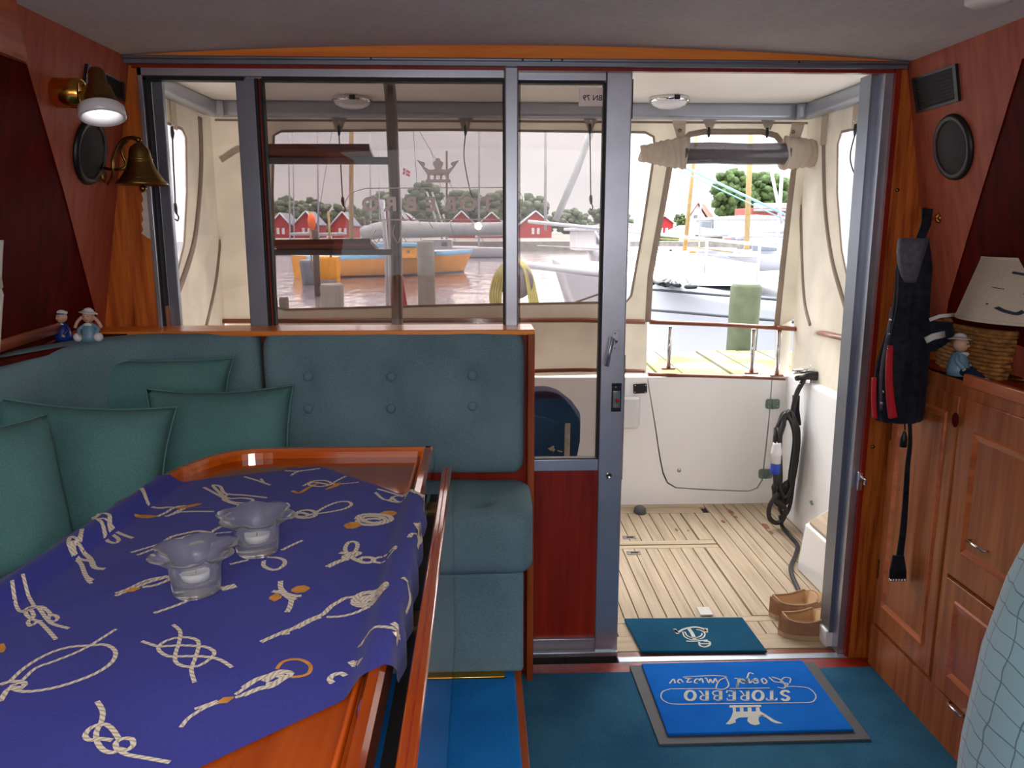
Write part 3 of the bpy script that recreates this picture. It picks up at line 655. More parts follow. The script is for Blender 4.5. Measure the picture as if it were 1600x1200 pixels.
def pillow(name, c, w, h, th, R, label, puff=1.0, m='teal2', seed=0):
    n = 22; mb = MB(); c = V(c); top = {}; bot = {}
    for i in range(n+1):
        for j in range(n+1):
            u, v_ = 2*i/n-1, 2*j/n-1
            e = max(0, (1-abs(u)**2.4))*max(0, (1-abs(v_)**2.4)); z = th/2*e**.42
            pin = 1-.10*(1-abs(v_)**2)*abs(u)**3 if True else 1
            pin2 = 1-.10*(1-abs(u)**2)*abs(v_)**3
            x, y = w/2*u*pin, h/2*v_*pin2
            wz = .008*noise.noise(V((u*2.2+seed, v_*2.2, seed)))
            q = V((x, y, 0))
            top[i, j] = mb.v(c+R @ V((x, y, z+wz)))
            bot[i, j] = top[i, j] if i in (0, n) or j in (0, n) else mb.v(c+R @ V((x, y, -z+wz)))
    for i in range(n):
        for j in range(n):
            mb.f([top[i, j], top[i+1, j], top[i+1, j+1], top[i, j+1]], 0, True)
            mb.f([bot[i, j+1], bot[i+1, j+1], bot[i+1, j], bot[i, j]], 0, True)
    edge = [top[i, 0].co.copy() for i in range(n)]+[top[n, j].co.copy() for j in range(n)]+[top[i, n].co.copy() for i in range(n, 0, -1)]+[top[0, j].co.copy() for j in range(n, 0, -1)]
    o = mb.build(name, m); tag(o, label, 'cushion', None)
    mb = MB(); mb.tube(edge, .0035, 0, 6, closed=True); mb.build('piping', m, o)
    return o
def RM(rx, ry, rz): return (Matrix.Rotation(math.radians(rz), 3, 'Z') @ Matrix.Rotation(math.radians(ry), 3, 'Y') @ Matrix.Rotation(math.radians(rx), 3, 'X'))
pillow('throw_cushion', aY(225, 632, 2.13), .46, .26, .09, RM(84, 3, 10), 'flat rear teal cushion standing behind two others in the sofa corner', seed=3)
pillow('throw_cushion', aY(345, 706, 2.02), .37, .34, .15, RM(72, 0, 6), 'teal throw cushion leaning beside the far table rim', seed=5)
pillow('throw_cushion', aY(128, 740, 1.80), .38, .33, .16, RM(74, 7, 14), 'large teal throw cushion in the middle of the sofa corner', seed=8)
pillow('throw_cushion', aY(-18, 790, 1.50), .30, .32, .15, RM(74, 4, 60), 'teal throw cushion cut off by the left edge of the photo', seed=11)

# ================================================================ TABLE
TZ = .86
tb = thing('saloon_table', 'varnished orange wooden table with raised rim beside the teal sofa', 'table', (-.4, 1.1, .17))
XR = -.115
left_edge = smooth([(-.44, 1.84, 0), (-.54, 1.835, 0), (-.605, 1.80, 0), (-.645, 1.73, 0), (-.672, 1.63, 0), (-.69, 1.4, 0), (-.70, 1.1, 0), (-.705, .30, 0)], 5)
outl = [V((XR, .30, 0)), V((XR, 1.84, 0)), V((-.30, 1.842, 0))]+[V(p) for p in left_edge]
mb = MB(); mb.slab([(p.x, p.y, TZ-.028) for p in outl], (0, 0, .028)); mb.build('table_top', 'table', tb)
rp = [(-.014, -.006), (.014, -.006), (.014, .014), (.009, .022), (-.003, .022), (-.009, .014), (-.014, .004)]
rimc = [V((XR-.014, .30, TZ)), V((XR-.014, 1.826, TZ))]
mb = MB(); mb.sweep(rp, rimc, 0, up=(0, 0, 1), sm=False)
mb.sweep([(a*.35, b*.35+.004) for a, b in circ(.01, 8)], [V((XR-.033, .30, TZ)), V((XR-.033, 1.80, TZ))], 0)
mb.build('side_rim', 'table', tb)
inner = [V((XR, 1.826, TZ)), V((-.30, 1.828, TZ))]+[V((p.x+.012, p.y-.012, TZ)) for p in left_edge]
mb = MB(); mb.sweep([(-a, b) for a, b in rp], inner, 0, up=(0, 0, 1), sm=False); mb.build('curved_rim', 'tableX', tb)
mb = MB(); mb.box((-.089, .30, .44), (-.067, 1.73, TZ), 0, .004); mb.box((-.079, .3, TZ-.0005), (-.077, 1.72, TZ+.0012), 1)
lf = mb.build('drop_leaf', ['table', 'mahog_red'], tb)
box_part('pedestal', (-.47, .8, .171), (-.35, 1.5, TZ-.028), 'table', tb, .01)
box_part('gap_strip', (XR, .30, .79), (-.089, 1.72, .80), 'gasket', tb)
for y in (.55, 1.1, 1.6): box_part('hinge', (-.118, y, TZ-.06), (-.088, y+.05, TZ-.054), 'brass_old', tb)

# ---- tablecloth
RT = TZ+.024
def sst(a, b, x): t = min(1, max(0, (x-a)/(b-a))); return t*t*(3-2*t)
def xleft(y): return -.672-.03*sst(1.65, 1.0, y) if y < 1.65 else -.672+.35*(y-1.65)
XD = XR+.002
def cloth(x, y, lift=0.):
    base = TZ+.003
    hr = base+(RT-base)*sst(XR-.045, XR-.022, x)
    xl = xleft(y); hl = base+(RT-base)*sst(xl+.045, xl+.02, x)
    z = max(hr, hl)+.0016*noise.noise(V((x*7, y*7, 0)))+.0018*math.exp(-((x*.707+y*.707-.62)/.008)**2)+.0014*math.exp(-((x*.707-y*.707+1.19)/.008)**2)
    if x > XD: return V((XD+.003+.006*sst(0, .03, x-XD)*(1+.6*math.sin(y*60)), y, RT-(x-XD)*.92))+V((lift, 0, lift*.3))
    if x < xl: return V((xl-.003+.003*math.sin(y*26), y, RT-(xl-x)))+V((-lift, 0, lift*.3))
    return V((x, y, z+lift))
def tp(px, py): p = aZ(px, py, TZ+.006); return (p.x, p.y)
poly = [(-.367, 1.738), tp(330, 745), (-.70, 1.60), (-.90, 1.40), (-.90, .75), (-.62, .41), (-.311, .719), tp(400, 1130), tp(520, 1070), tp(575, 1041), (-.045, .925), (-.04, 1.10), (-.07, 1.36), tp(667, 799), tp(646, 777), tp(590, 757), tp(530, 737)]
mb = MB(); N1, N2 = 88, 130; gx0, gx1, gy0, gy1 = -.92, .0, .40, 1.76; G = {}
for i in range(N1+1):
    for j in range(N2+1): G[i, j] = mb.v((gx0+(gx1-gx0)*i/N1, gy0+(gy1-gy0)*j/N2, 0))
for i in range(N1):
    for j in range(N2): mb.f([G[i, j], G[i+1, j], G[i+1, j+1], G[i, j+1]], 0, True)
ctr = V((sum(p[0] for p in poly)/len(poly), sum(p[1] for p in poly)/len(poly), 0))
import itertools
def hull2(P):
    P = sorted(P); 
    def half(Q):
        h = []
        for p in Q:
            while len(h) > 1 and (h[-1][0]-h[-2][0])*(p[1]-h[-2][1])-(h[-1][1]-h[-2][1])*(p[0]-h[-2][0]) <= 0: h.pop()
            h.append(p)
        return h
    a, b = half(P), half(P[::-1]); return a[:-1]+b[:-1]
hp = hull2(poly)
for i in range(len(hp)):
    a, b = V((*hp[i], 0)), V((*hp[(i+1) % len(hp)], 0)); d = b-a; n_ = V((d.y, -d.x, 0)).normalized()
    bmesh.ops.bisect_plane(mb.bm, geom=mb.bm.verts[:]+mb.bm.edges[:]+mb.bm.faces[:], plane_co=a, plane_no=n_, clear_outer=True)
for v_ in mb.bm.verts: v_.co = cloth(v_.co.x, v_.co.y)
# printed knots, traced as ribbons in the cloth's own surface
def zf(x0, y0, k): return lambda pts: [(x0+x*k, y0+y*k) for x, y in pts]
A_ = zf(180, 720, 520/1600.); B_ = zf(0, 900, .25); C_ = zf(380, 900, .25); D_ = zf(0, 600, .25); E_ = zf(500, 680, 220/1200.)
MOT = []   # (points in photo pixels, width m)
def R(fn, pts, w=.0058, o=0): MOT.append((fn(pts), w, o))
# A zone
R(A_, [(130, 175), (160, 210), (230, 222), (330, 215)], .008); R(A_, [(240, 262), (340, 240), (475, 238)], .008); R(A_, [(95, 258), (140, 262), (200, 262)], .016, 1); R(A_, [(290, 225), (350, 215), (415, 200)], .015, 1)
R(A_, [(200, 262), (250, 240), (300, 215), (340, 215), (290, 245), (240, 262)], .009)
R(A_, [(425, 122), (500, 160), (560, 190), (640, 195), (660, 180), (610, 172), (540, 172), (495, 140), (470, 112), (505, 118), (530, 150), (620, 158), (730, 172)], .0075)
R(A_, [(545, 150), (520, 180), (600, 205), (655, 188)], .007)
R(A_, [(620, 70), (680, 88), (745, 112)], .007); R(A_, [(700, 80), (715, 100)], .006)
R(A_, [(815, 42), (870, 45), (960, 38)], .007); R(A_, [(845, 66), (880, 48), (985, 33)], .007)
R(A_, [(850, 140), (885, 150), (930, 125), (975, 105), (1020, 108)], .009, 1); R(A_, [(1010, 135), (1060, 115), (1080, 100)], .012, 1)
R(A_, [(905, 118), (950, 95), (1010, 92), (1040, 108), (985, 120), (930, 112), (960, 100), (1030, 112)], .007); R(A_, [(1035, 110), (1075, 85), (1110, 68)], .006); R(A_, [(1030, 108), (1100, 105), (1170, 98)], .006)
R(A_, [(835, 275), (870, 262), (910, 262), (960, 245), (1010, 215), (1070, 192), (1120, 190), (1135, 205), (1100, 225), (1030, 240), (960, 250)], .0075)
R(A_, [(865, 250), (895, 235), (935, 232), (965, 245), (955, 262), (920, 270), (880, 268), (865, 252), (900, 245), (940, 258)], .0095)
R(A_, [(1100, 305), (1180, 305)], .034, 1); R(A_, [(1270, 250), (1355, 245)], .032, 1)
R(A_, [(1160, 275), (1180, 255), (1240, 250), (1310, 258), (1325, 280), (1260, 300), (1190, 300), (1165, 285), (1200, 262), (1270, 262), (1300, 280), (1240, 292), (1190, 280), (1240, 272), (1280, 275)], .011)
R(A_, [(75, 435), (160, 410), (230, 390)], .007); R(A_, [(105, 448), (180, 420), (240, 395)], .007)
R(A_, [(460, 345), (500, 315), (560, 290)], .007); R(A_, [(460, 352), (520, 340), (560, 335)], .006)
R(A_, [(230, 390), (270, 360), (340, 342), (400, 332), (455, 345), (450, 370), (380, 388), (300, 400), (240, 398), (270, 375), (350, 365), (420, 358), (440, 345), (370, 350), (300, 372)], .009)
R(A_, [(570, 380), (545, 375), (535, 388), (560, 408), (590, 405)], .007); R(A_, [(550, 492), (600, 480), (640, 470)], .007); R(A_, [(800, 425), (850, 400), (900, 378)], .007)
R(A_, [(715, 475), (715, 500), (760, 518), (805, 505), (815, 475), (780, 460), (730, 462)], .0075)
R(A_, [(0, 640), (60, 615), (160, 575), (250, 550)], .0075); R(A_, [(0, 628), (60, 606), (150, 565), (250, 545)], .006); R(A_, [(45, 620), (120, 602)], .015, 1); R(A_, [(120, 590), (200, 560), (255, 548), (260, 562), (190, 590), (130, 598)], .008)
R(A_, [(185, 725), (300, 685), (420, 635), (520, 600)], .007); R(A_, [(510, 610), (550, 600), (580, 592)], .016)
R(A_, [(1020, 505), (1070, 480), (1120, 465)], .012); R(A_, [(1125, 450), (1105, 420), (1120, 388), (1150, 383), (1165, 400), (1150, 435), (1120, 450)], .008)
R(A_, [(1080, 435), (1110, 440), (1160, 435), (1175, 440), (1130, 460), (1100, 465), (1110, 448), (1155, 470), (1200, 485), (1240, 478), (1235, 462), (1190, 460), (1170, 475)], .0095)
R(A_, [(1240, 465), (1290, 455), (1340, 460), (1345, 475), (1300, 485), (1240, 480)], .0075)
R(A_, [(795, 570), (795, 600), (815, 625), (845, 650), (840, 690), (825, 718)], .0085); R(A_, [(755, 618), (800, 625), (860, 640), (895, 640)], .0085); R(A_, [(740, 650), (800, 645)], .028, 1); R(A_, [(845, 615), (935, 605)], .024, 1); R(A_, [(790, 610), (830, 640), (860, 660)], .012)
R(A_, [(1380, 620), (1420, 635), (1450, 670), (1460, 718)], .0075)
R(A_, [(1415, 420), (1430, 400), (1470, 400), (1490, 380)], .009); R(A_, [(1445, 345), (1475, 400), (1485, 425)], .009); R(A_, [(1460, 370), (1470, 335), (1495, 330), (1500, 370), (1480, 410)], .008)
R(A_, [(1250, 145), (1290, 178), (1340, 190), (1400, 195)], .007); R(A_, [(1260, 130), (1340, 152), (1420, 180), (1480, 215), (1500, 262)], .007); R(A_, [(1320, 185), (1345, 165), (1390, 170), (1400, 192), (1360, 190), (1330, 170), (1380, 165), (1450, 200)], .0075)
# C zone
R(C_, [(110, 405), (230, 350), (330, 310), (430, 255), (500, 225), (560, 170), (650, 130), (700, 120)], .0085); R(C_, [(520, 245), (620, 240), (720, 215), (790, 190)], .0065)
R(C_, [(240, 345), (290, 338)], .014); R(C_, [(330, 312), (420, 262), (480, 240)], .012)
R(C_, [(690, 150), (730, 105), (800, 92), (870, 110), (890, 135), (840, 175), (750, 185), (690, 160), (740, 130), (820, 115), (860, 140), (800, 165), (730, 160), (780, 140), (830, 140)], .012)
R(C_, [(725, 445), (770, 415), (850, 403), (930, 410), (1000, 425)], .0075); R(C_, [(935, 378), (975, 410), (985, 465)], .009); R(C_, [(1020, 405), (980, 420), (950, 440)], .009)
R(C_, [(670, 525), (700, 555), (735, 585)], .009); R(C_, [(560, 660), (540, 640), (560, 612), (610, 600), (640, 615)], .008)
R(C_, [(210, 575), (240, 535), (300, 515), (370, 520), (420, 555), (410, 600), (360, 620), (300, 625)], .0055, 1)
R(C_, [(0, 690), (80, 640), (160, 615), (230, 590), (300, 605), (240, 640), (180, 680), (100, 695), (0, 735)], .009); R(C_, [(130, 650), (200, 610), (250, 625), (200, 660), (140, 670)], .011)
# B zone
R(B_, [(150, 60), (180, 120), (215, 180)], .0055); R(B_, [(85, 100), (95, 160), (120, 205), (160, 220)], .0055)
R(B_, [(140, 210), (190, 180), (260, 185), (310, 220), (300, 260), (330, 290), (430, 320)], .006); R(B_, [(350, 390), (290, 320), (240, 275), (190, 300), (175, 270), (210, 240), (190, 200)], .006); R(B_, [(310, 225), (355, 240), (350, 265), (300, 265), (240, 190), (180, 200), (160, 225), (210, 260), (260, 270)], .006)
R(B_, [(725, 325), (640, 380), (560, 430), (460, 480), (330, 530), (220, 570), (130, 650), (60, 680)], .0055); R(B_, [(60, 650), (160, 560), (300, 480), (430, 440), (560, 430), (660, 425), (720, 465), (700, 530), (600, 600), (450, 660), (300, 700), (150, 715), (60, 690)], .006)
R(B_, [(0, 670), (70, 650), (150, 660), (140, 690), (60, 690), (20, 740), (0, 775)], .0075)
R(B_, [(1080, 295), (1125, 335), (1120, 400), (1095, 480), (1100, 530), (1160, 555), (1240, 550), (1310, 510), (1340, 470), (1300, 440), (1240, 430), (1130, 425), (1040, 430), (980, 430), (930, 415), (885, 400)], .0056)
R(B_, [(1450, 560), (1390, 520), (1330, 500), (1240, 490), (1150, 490), (1050, 490), (990, 450), (1010, 410), (1080, 380), (1160, 372), (1230, 390), (1240, 430), (1220, 500), (1195, 570), (1215, 650)], .0056)
R(B_, [(605, 770), (640, 830), (630, 900), (600, 960), (610, 1030), (660, 1080), (730, 1080), (720, 1030), (760, 1000), (820, 1000), (830, 1040), (790, 1070), (740, 1060)], .0064); R(B_, [(740, 1000), (700, 940), (650, 910), (570, 930), (530, 980), (560, 1010), (620, 1000), (700, 1010)], .0064); R(B_, [(740, 1070), (790, 1100), (900, 1120), (1060, 1150)], .0058)
R(B_, [(1130, 930), (1180, 870), (1280, 810), (1360, 780)], .0056); R(B_, [(1215, 815), (1290, 790), (1360, 765)], .0056); R(B_, [(1355, 780), (1460, 745)], .0135, 1); R(B_, [(1470, 730), (1530, 690), (1600, 645)], .0056); R(B_, [(1470, 750), (1540, 725), (1600, 700)], .0056)
R(B_, [(545, 0), (580, 20)], .006); R(B_, [(0, 410), (15, 440), (0, 465)], .008, 1)
# D zone
R(D_, [(590, 910), (640, 870), (690, 880), (690, 920), (740, 960), (720, 985), (670, 970), (650, 930), (620, 905), (700, 905), (760, 930), (830, 955)], .0075)
R(D_, [(520, 970), (500, 1030), (450, 1020), (440, 1070), (500, 1110), (530, 1180), (560, 1230)], .0075); R(D_, [(655, 1150), (590, 1140), (560, 1080), (500, 1040), (460, 1060), (500, 1090), (570, 1100), (580, 1130)], .009)
R(D_, [(540, 1210), (570, 1240)], .006)
def cl2(x, y): return cloth(x, y, .0007)
lvl = 0
for pts, w, o in MOT:
    wp = [tp(*p) for p in pts]; L = sum(math.dist(wp[i], wp[i+1]) for i in range(len(wp)-1)); lvl = (lvl+1) % 5
    sp = smooth([(x, y, 0) for x, y in wp], max(2, min(10, int(L/len(wp)/.006)+1)))
    wf = (lambda W_: (lambda t: W_*(1-.75*abs(2*t-1)**3)))(w) if o and w > .01 else w*.9
    mb.strip([(p.x, p.y) for p in sp], wf, lambda x, y: cloth(x, y, .0006+.00012*lvl), 2 if o else 1)
cl = mb.build('tablecloth', ['navy_cloth', 'rope', 'rope_o'], fix=False)
tag(cl, 'royal blue tablecloth printed with knotted ropes draped over the table', 'tablecloth')

# ---- two flared glass candle holders
def holder(px, py, label, rot):
    c = aZ(px, py, TZ+.0045)
    def wob(t, r, z): return 1+(.30*abs(math.cos(3*2*PI*t+rot))**.6 -.17)*sst(.044, .062, z)
    mb = MB()
    prof = [(0, 0), (.030, 0), (.034, .004), (.0355, .03), (.037, .046), (.046, .056), (.056, .063), (.0575, .065), (.056, .0665), (.044, .060), (.034, .050), (.032, .040), (.031, .022), (.028, .019), (0, .019)]
    mb.lathe(prof, c, 0, 48, wob=wob)
    o = mb.build('candle_holder', 'cup'); tag(o, label, 'candle holder', 'flared glass candle holders on the blue cloth')
    mb = MB(); z = .0196
    mb.lathe([(0, z), (.0188, z), (.0195, z+.015), (.0188, z+.015), (.018, z+.012), (0, z+.012)], c, 0, 24)
    mb.tube([c+V((0, 0, z+.012)), c+V((.001, 0, z+.018))], .0006, 1, 6)
    tag(mb.build('tealight', ['wax', 'gasket']), 'white tealight inside the '+('nearer' if py > 900 else 'farther')+' glass candle holder', 'candle', 'tealights in the glass holders')
holder(403, 862, 'flared petal glass candle holder, the farther of two on the blue cloth', .3)
holder(308, 924, 'flared petal glass candle holder, the nearer of two on the blue cloth', 1.2)

# ================================================================ RIGHT CABINET
cb = thing('wall_cabinet', 'mahogany cabinet with panelled doors along the starboard side', 'cabinet', (1.4, 1.2, 0))
CX_ = 1.25; CT = .995
mb = MB(); mb.box((CX_+.022, -1.2, .0), (1.46, 2.335, CT-.02), 0); mb.box((CX_, -1.2, 0), (CX_+.03, 2.335, .14), 0)
mb.box((CX_+.003, -1.2, .955), (CX_+.03, 2.335, CT), 0); mb.box((CX_+.003, 1.972, .14), (CX_+.03, 1.995, .955), 0); mb.box((CX_+.003, 2.32, .0), (CX_+.03, 2.335, .96), 0)
mb.build('carcass', 'cab', cb)
box_part('counter_top', (CX_+.01, -1.2, CT-.02), (1.397, 2.335, CT), 'mahog_red', cb)
mb = MB(); mb.box((CX_-.006, -1.2, CT-.01), (CX_+.012, aX(1508, 588, 1.25).y, CT+.022), 0, .004); mb.build('fiddle_rail', 'cabY', cb)
def pdoor(name, y0, y1, z0, z1, iy0, iy1, iz0, iz1):
    d = box_part(name, (CX_-.002, y0, z0), (CX_+.02, y1, z1), 'cab', cb, .003)
    bpy.context.view_layer.update()
    mb = MB(); X0 = CX_-.003; X1 = CX_+.0035; b_ = .016
    o_ = [(iy0, iz0), (iy1, iz0), (iy1, iz1), (iy0, iz1)]; i_ = [(iy0+b_, iz0+b_), (iy1-b_, iz0+b_), (iy1-b_, iz1-b_), (iy0+b_, iz1-b_)]
    p = [mb.v((X0-.004, y, z)) for y, z in o_]; q = [mb.v((X1-.0035-.002, y, z)) for y, z in i_]
    s_ = [mb.v((X0+.001, y, z)) for y, z in [(iy0-.004, iz0-.004), (iy1+.004, iz0-.004), (iy1+.004, iz1+.004), (iy0-.004, iz1+.004)]]
    for k in range(4): mb.f([p[k], p[(k+1) % 4], q[(k+1) % 4], q[k]], 0); mb.f([s_[k], s_[(k+1) % 4], p[(k+1) % 4], p[k]], 0)
    mb.build('moulding', 'cabY', d)
    return d
def dkhole(d, px, py, r):
    c = aX(px, py, CX_-.002); mb = MB(); mb.lathe([(0, .0006), (r*.9, .0006), (r, .0015), (r*1.08, .0004)], c, 0, 20, (-1, 0, 0), sx=1.35); mb.build('finger_pull', 'mahog_shaded', d)
D1 = pdoor('door', 1.999, 2.318, .15, .955, 2.045, 2.275, .225, .90)
D2 = pdoor('door', 1.30, 1.968, .475, .955, 1.40, 1.915, .555, .875)
D3 = pdoor('door', 1.30, 1.968, .145, .465, 1.40, 1.915, .205, .415)
pdoor('door', .5, 1.27, .145, .955, .6, 1.17, .22, .875)
dkhole(D1, 1493, 656, .014)
for d, a, b in ((D2, (1509, 845), (1537, 861)), (D3, (1479, 1098), (1500, 1119))):
    a, b = aX(*a, CX_-.014), aX(*b, CX_-.014); a.z = b.z = (a.z+b.z)/2
    mb = MB(); mb.tube([a+V((.014, 0, 0)), a, b, b+V((.014, 0, 0))], .0035, 0, 8); mb.build('handle', 'chrome', d)
for z in (.33, .78): mb = MB(); mb.box((CX_-.004, 2.317, z-.03), (CX_-.001, 2.325, z+.03)); mb.build('hinge', 'brass_old', D1)

# ================================================================ DOORMATS
def mat_fn(p00, p10, p11, p01, z):
    def f_(u, v_):
        a = V(p00).lerp(V(p10), u); b = V(p01).lerp(V(p11), u); q = a.lerp(b, v_); return V((q.x, q.y, z))
    return f_
# stroke letters on a 0..1 x 0..1 box
SER = {
 'S': [[(.82, .80), (.62, .96), (.32, .94), (.18, .74), (.35, .56), (.65, .46), (.84, .26), (.68, .05), (.35, .03), (.14, .20)]],
 'T': [[(.5, 0), (.5, .97)], [(.05, .95), (.95, .95)], [(.33, 0.02), (.67, .02)], [(.06, .95), (.04, .76)], [(.94, .95), (.96, .76)]],
 'O': [[(.5, .98), (.2, .86), (.05, .5), (.2, .14), (.5, .02), (.8, .14), (.95, .5), (.8, .86), (.5, .98)]],
 'R': [[(.2, 0), (.2, .97)], [(.05, .02), (.38, .02)], [(.05, .96), (.55, .96), (.8, .84), (.78, .6), (.55, .5), (.22, .5)], [(.5, .5), (.82, .06), (.97, .03)]],
 'E': [[(.2, 0), (.2, .97)], [(.05, .03), (.85, .03), (.9, .22)], [(.05, .96), (.82, .96), (.85, .78)], [(.2, .5), (.65, .5)], [(.65, .60), (.65, .40)]],
 'B': [[(.2, 0), (.2, .97)], [(.05, .03), (.6, .03), (.9, .15), (.88, .38), (.62, .5), (.2, .5)], [(.05, .96), (.55, .96), (.8, .86), (.78, .62), (.58, .5)]]}
t = thing('doormat', 'bright blue doormat with upside-down lettering and crown on the saloon floor', 'doormat', (.77, 2.14, 0))
mb = MB(); mb.hexa([(.478, 1.935, .001), (1.064, 1.935, .001), (1.072, 2.335, .001), (.470, 2.335, .001), (.478, 1.935, .006), (1.064, 1.935, .006), (1.072, 2.335, .006), (.470, 2.335, .006)]); mb.build('rubber_border', 'rubber', t)
m0 = aZ(1035, 1154, .014); m1 = aZ(1345, 1147, .014)
mb = MB(); x0, x1, y0, y1 = .508, 1.032, 1.967, 2.333
gn = 30
mb.box((x0, y0, .006), (x1, y1, .014), 0, .003); mb.build('carpet_field', 'mat_blue', t)
MZ = .0150
def mfn(px, py): p = aZ(px, py, MZ); return V((p.x, p.y, MZ))
mb = MB(); Zm = lambda x, y: (960+x*.25, 900+y*.25)
def row(word, x_left, x_right, y_top, y_bot, w):
    # upside-down word: first letter at the right, letter tops point towards the camera
    n = len(word); s_ = (x_right-x_left)/n
    for i, ch in enumerate(word):
        for st in SER[ch]:
            pts = smooth([(u, v_, 0) for u, v_ in st], 4) if len(st) > 5 else [V((u, v_, 0)) for u, v_ in st]
            pp = [Zm(x_right-(i+.1+p.x*.8)*s_, y_bot+(y_top-y_bot)*(p.y)) for p in pts]
            q = [aZ(*p, MZ) for p in pp]; vert = len(st) == 2 and abs(st[0][0]-st[1][0]) < .05 and abs(st[0][1]-st[1][1]) > .5
            mb.strip([(a.x, a.y) for a in q], w*(1.5 if vert or ch in 'OS' else .75), lambda x, y: V((x, y, MZ)), 0)
row('STOREBRO', 432, 1110, 778, 716, .0065)
def ms(pts, w=.004, sm_=5): 
    q = [aZ(*Zm(*p), MZ) for p in pts]; sp = smooth([(a.x, a.y, 0) for a in q], sm_) if sm_ else q
    mb.strip([(a.x, a.y) for a in sp], w, lambda x, y: V((x, y, MZ+.0001)), 0)
ms([(640, 703), (350, 705)], .0035, 0); ms([(350, 705), (300, 725), (295, 765), (340, 795), (400, 801)], .0035); ms([(400, 801), (1170, 792)], .0035, 0); ms([(1170, 792), (1240, 785), (1258, 745), (1210, 700), (1120, 690)], .0035); ms([(1120, 690), (1060, 692)], .0035, 0); ms([(970, 700), (720, 703)], .0035, 0)
# script, upside down, reads from right to left
ms([(1075, 690), (1040, 650), (985, 632)], .006); ms([(1095, 668), (1100, 640), (1060, 635), (1040, 665), (1085, 672), (1060, 700), (1020, 695)], .004); ms([(1040, 665), (1000, 660), (975, 640), (965, 632)], .005)
ms([(955, 660), (935, 640), (920, 650), (935, 672), (955, 662)], .005); ms([(900, 662), (885, 640), (865, 655), (880, 670), (900, 662), (870, 650), (850, 668)], .005)
ms([(845, 670), (838, 640), (825, 650), (822, 668), (835, 620), (845, 605), (870, 612)], .0045); ms([(815, 665), (800, 642), (785, 655), (800, 670), (815, 664), (785, 640), (778, 660), (765, 700), (775, 640)], .0045); ms([(775, 640), (750, 640)], .005)
ms([(700, 640), (715, 680), (690, 705), (640, 705), (640, 680), (660, 650), (700, 630), (620, 622), (500, 628), (430, 632)], .004)
ms([(640, 662), (630, 640), (615, 668), (600, 645), (590, 668), (575, 640), (565, 640)], .0048); ms([(555, 668), (545, 640), (530, 655)], .0048); ms([(520, 670), (500, 665), (510, 645), (530, 645)], .0048); ms([(485, 660), (455, 665), (465, 645), (485, 640), (440, 640)], .0048); ms([(430, 665), (410, 645), (395, 660), (410, 670)], .0048); ms([(380, 670), (370, 645), (350, 665), (345, 672)], .0048)
def mp_(pts): mb.f([mb.v(mfn(*Zm(*p))) for p in pts], 0)
mp_([(720, 808), (915, 805), (918, 818), (718, 822)]); mp_([(738, 822), (758, 822), (760, 848), (742, 848)]); mp_([(784, 822), (806, 822), (808, 848), (786, 848)]); mp_([(832, 822), (856, 822), (858, 848), (834, 848)]); mp_([(884, 822), (905, 820), (912, 846), (886, 848)])
mp_([(742, 848), (912, 846), (950, 868), (905, 880), (840, 882), (780, 885), (730, 882)]); mp_([(780, 885), (730, 882), (715, 905), (695, 925), (720, 928), (760, 915), (755, 898)]); mp_([(835, 882), (905, 878), (900, 900), (910, 925), (880, 933), (850, 925), (830, 905)]); mp_([(905, 868), (950, 868), (1000, 900), (1055, 922), (1010, 920), (980, 908), (950, 885)])
mb.build('woven_logo', 'mat_cream', t, fix=False)

t = thing('doormat', 'petrol blue doormat with a white anchor outside on the teak deck', 'doormat', (.74, 2.55, 0))
c4 = [aZ(*p, .008) for p in ((1002, 1019), (1199, 1018), (1160, 965), (975, 967))]
mb = MB(); mb.hexa([V((p.x, p.y, .001)) for p in c4]+[V((p.x, p.y, .011)) for p in c4], 0, .004); mb.build('pile', 'mat_teal', t)
mb = MB(); Z6 = lambda x, y: (980+x*.225, 780+y*.225)
def ma(pts, w=.005, s_=5):
    q = [aZ(*Z6(*p), .0118) for p in pts]; sp = smooth([(a.x, a.y, 0) for a in q], s_); mb.strip([(a.x, a.y) for a in sp], w, lambda x, y: V((x, y, .0118)), 0)
ma([(330, 905), (350, 925), (385, 905), (430, 892), (480, 888), (530, 900), (548, 918)], .009); ma([(328, 900), (352, 935)], .011); ma([(548, 895), (548, 925)], .012); ma([(425, 895), (450, 930), (470, 975)], .013)
ma([(385, 920), (400, 955), (450, 975), (520, 965), (540, 935), (515, 912), (480, 905)], .005); ma([(400, 920), (420, 950), (465, 962), (510, 950), (520, 930)], .005); ma([(410, 985), (470, 985), (560, 978)], .007); ma([(500, 990), (505, 1015), (540, 1025), (572, 1012), (570, 990), (530, 985)], .007); ma([(505, 1003), (570, 1003)], .006)
mb.build('anchor_print', 'mat_cream', t, fix=False)
tag(box_part('paper_tag', aZ(1095, 962, .002), aZ(1107, 948, .006), 'white_matt'), 'small white scrap of paper behind the petrol blue doormat', 'paper')

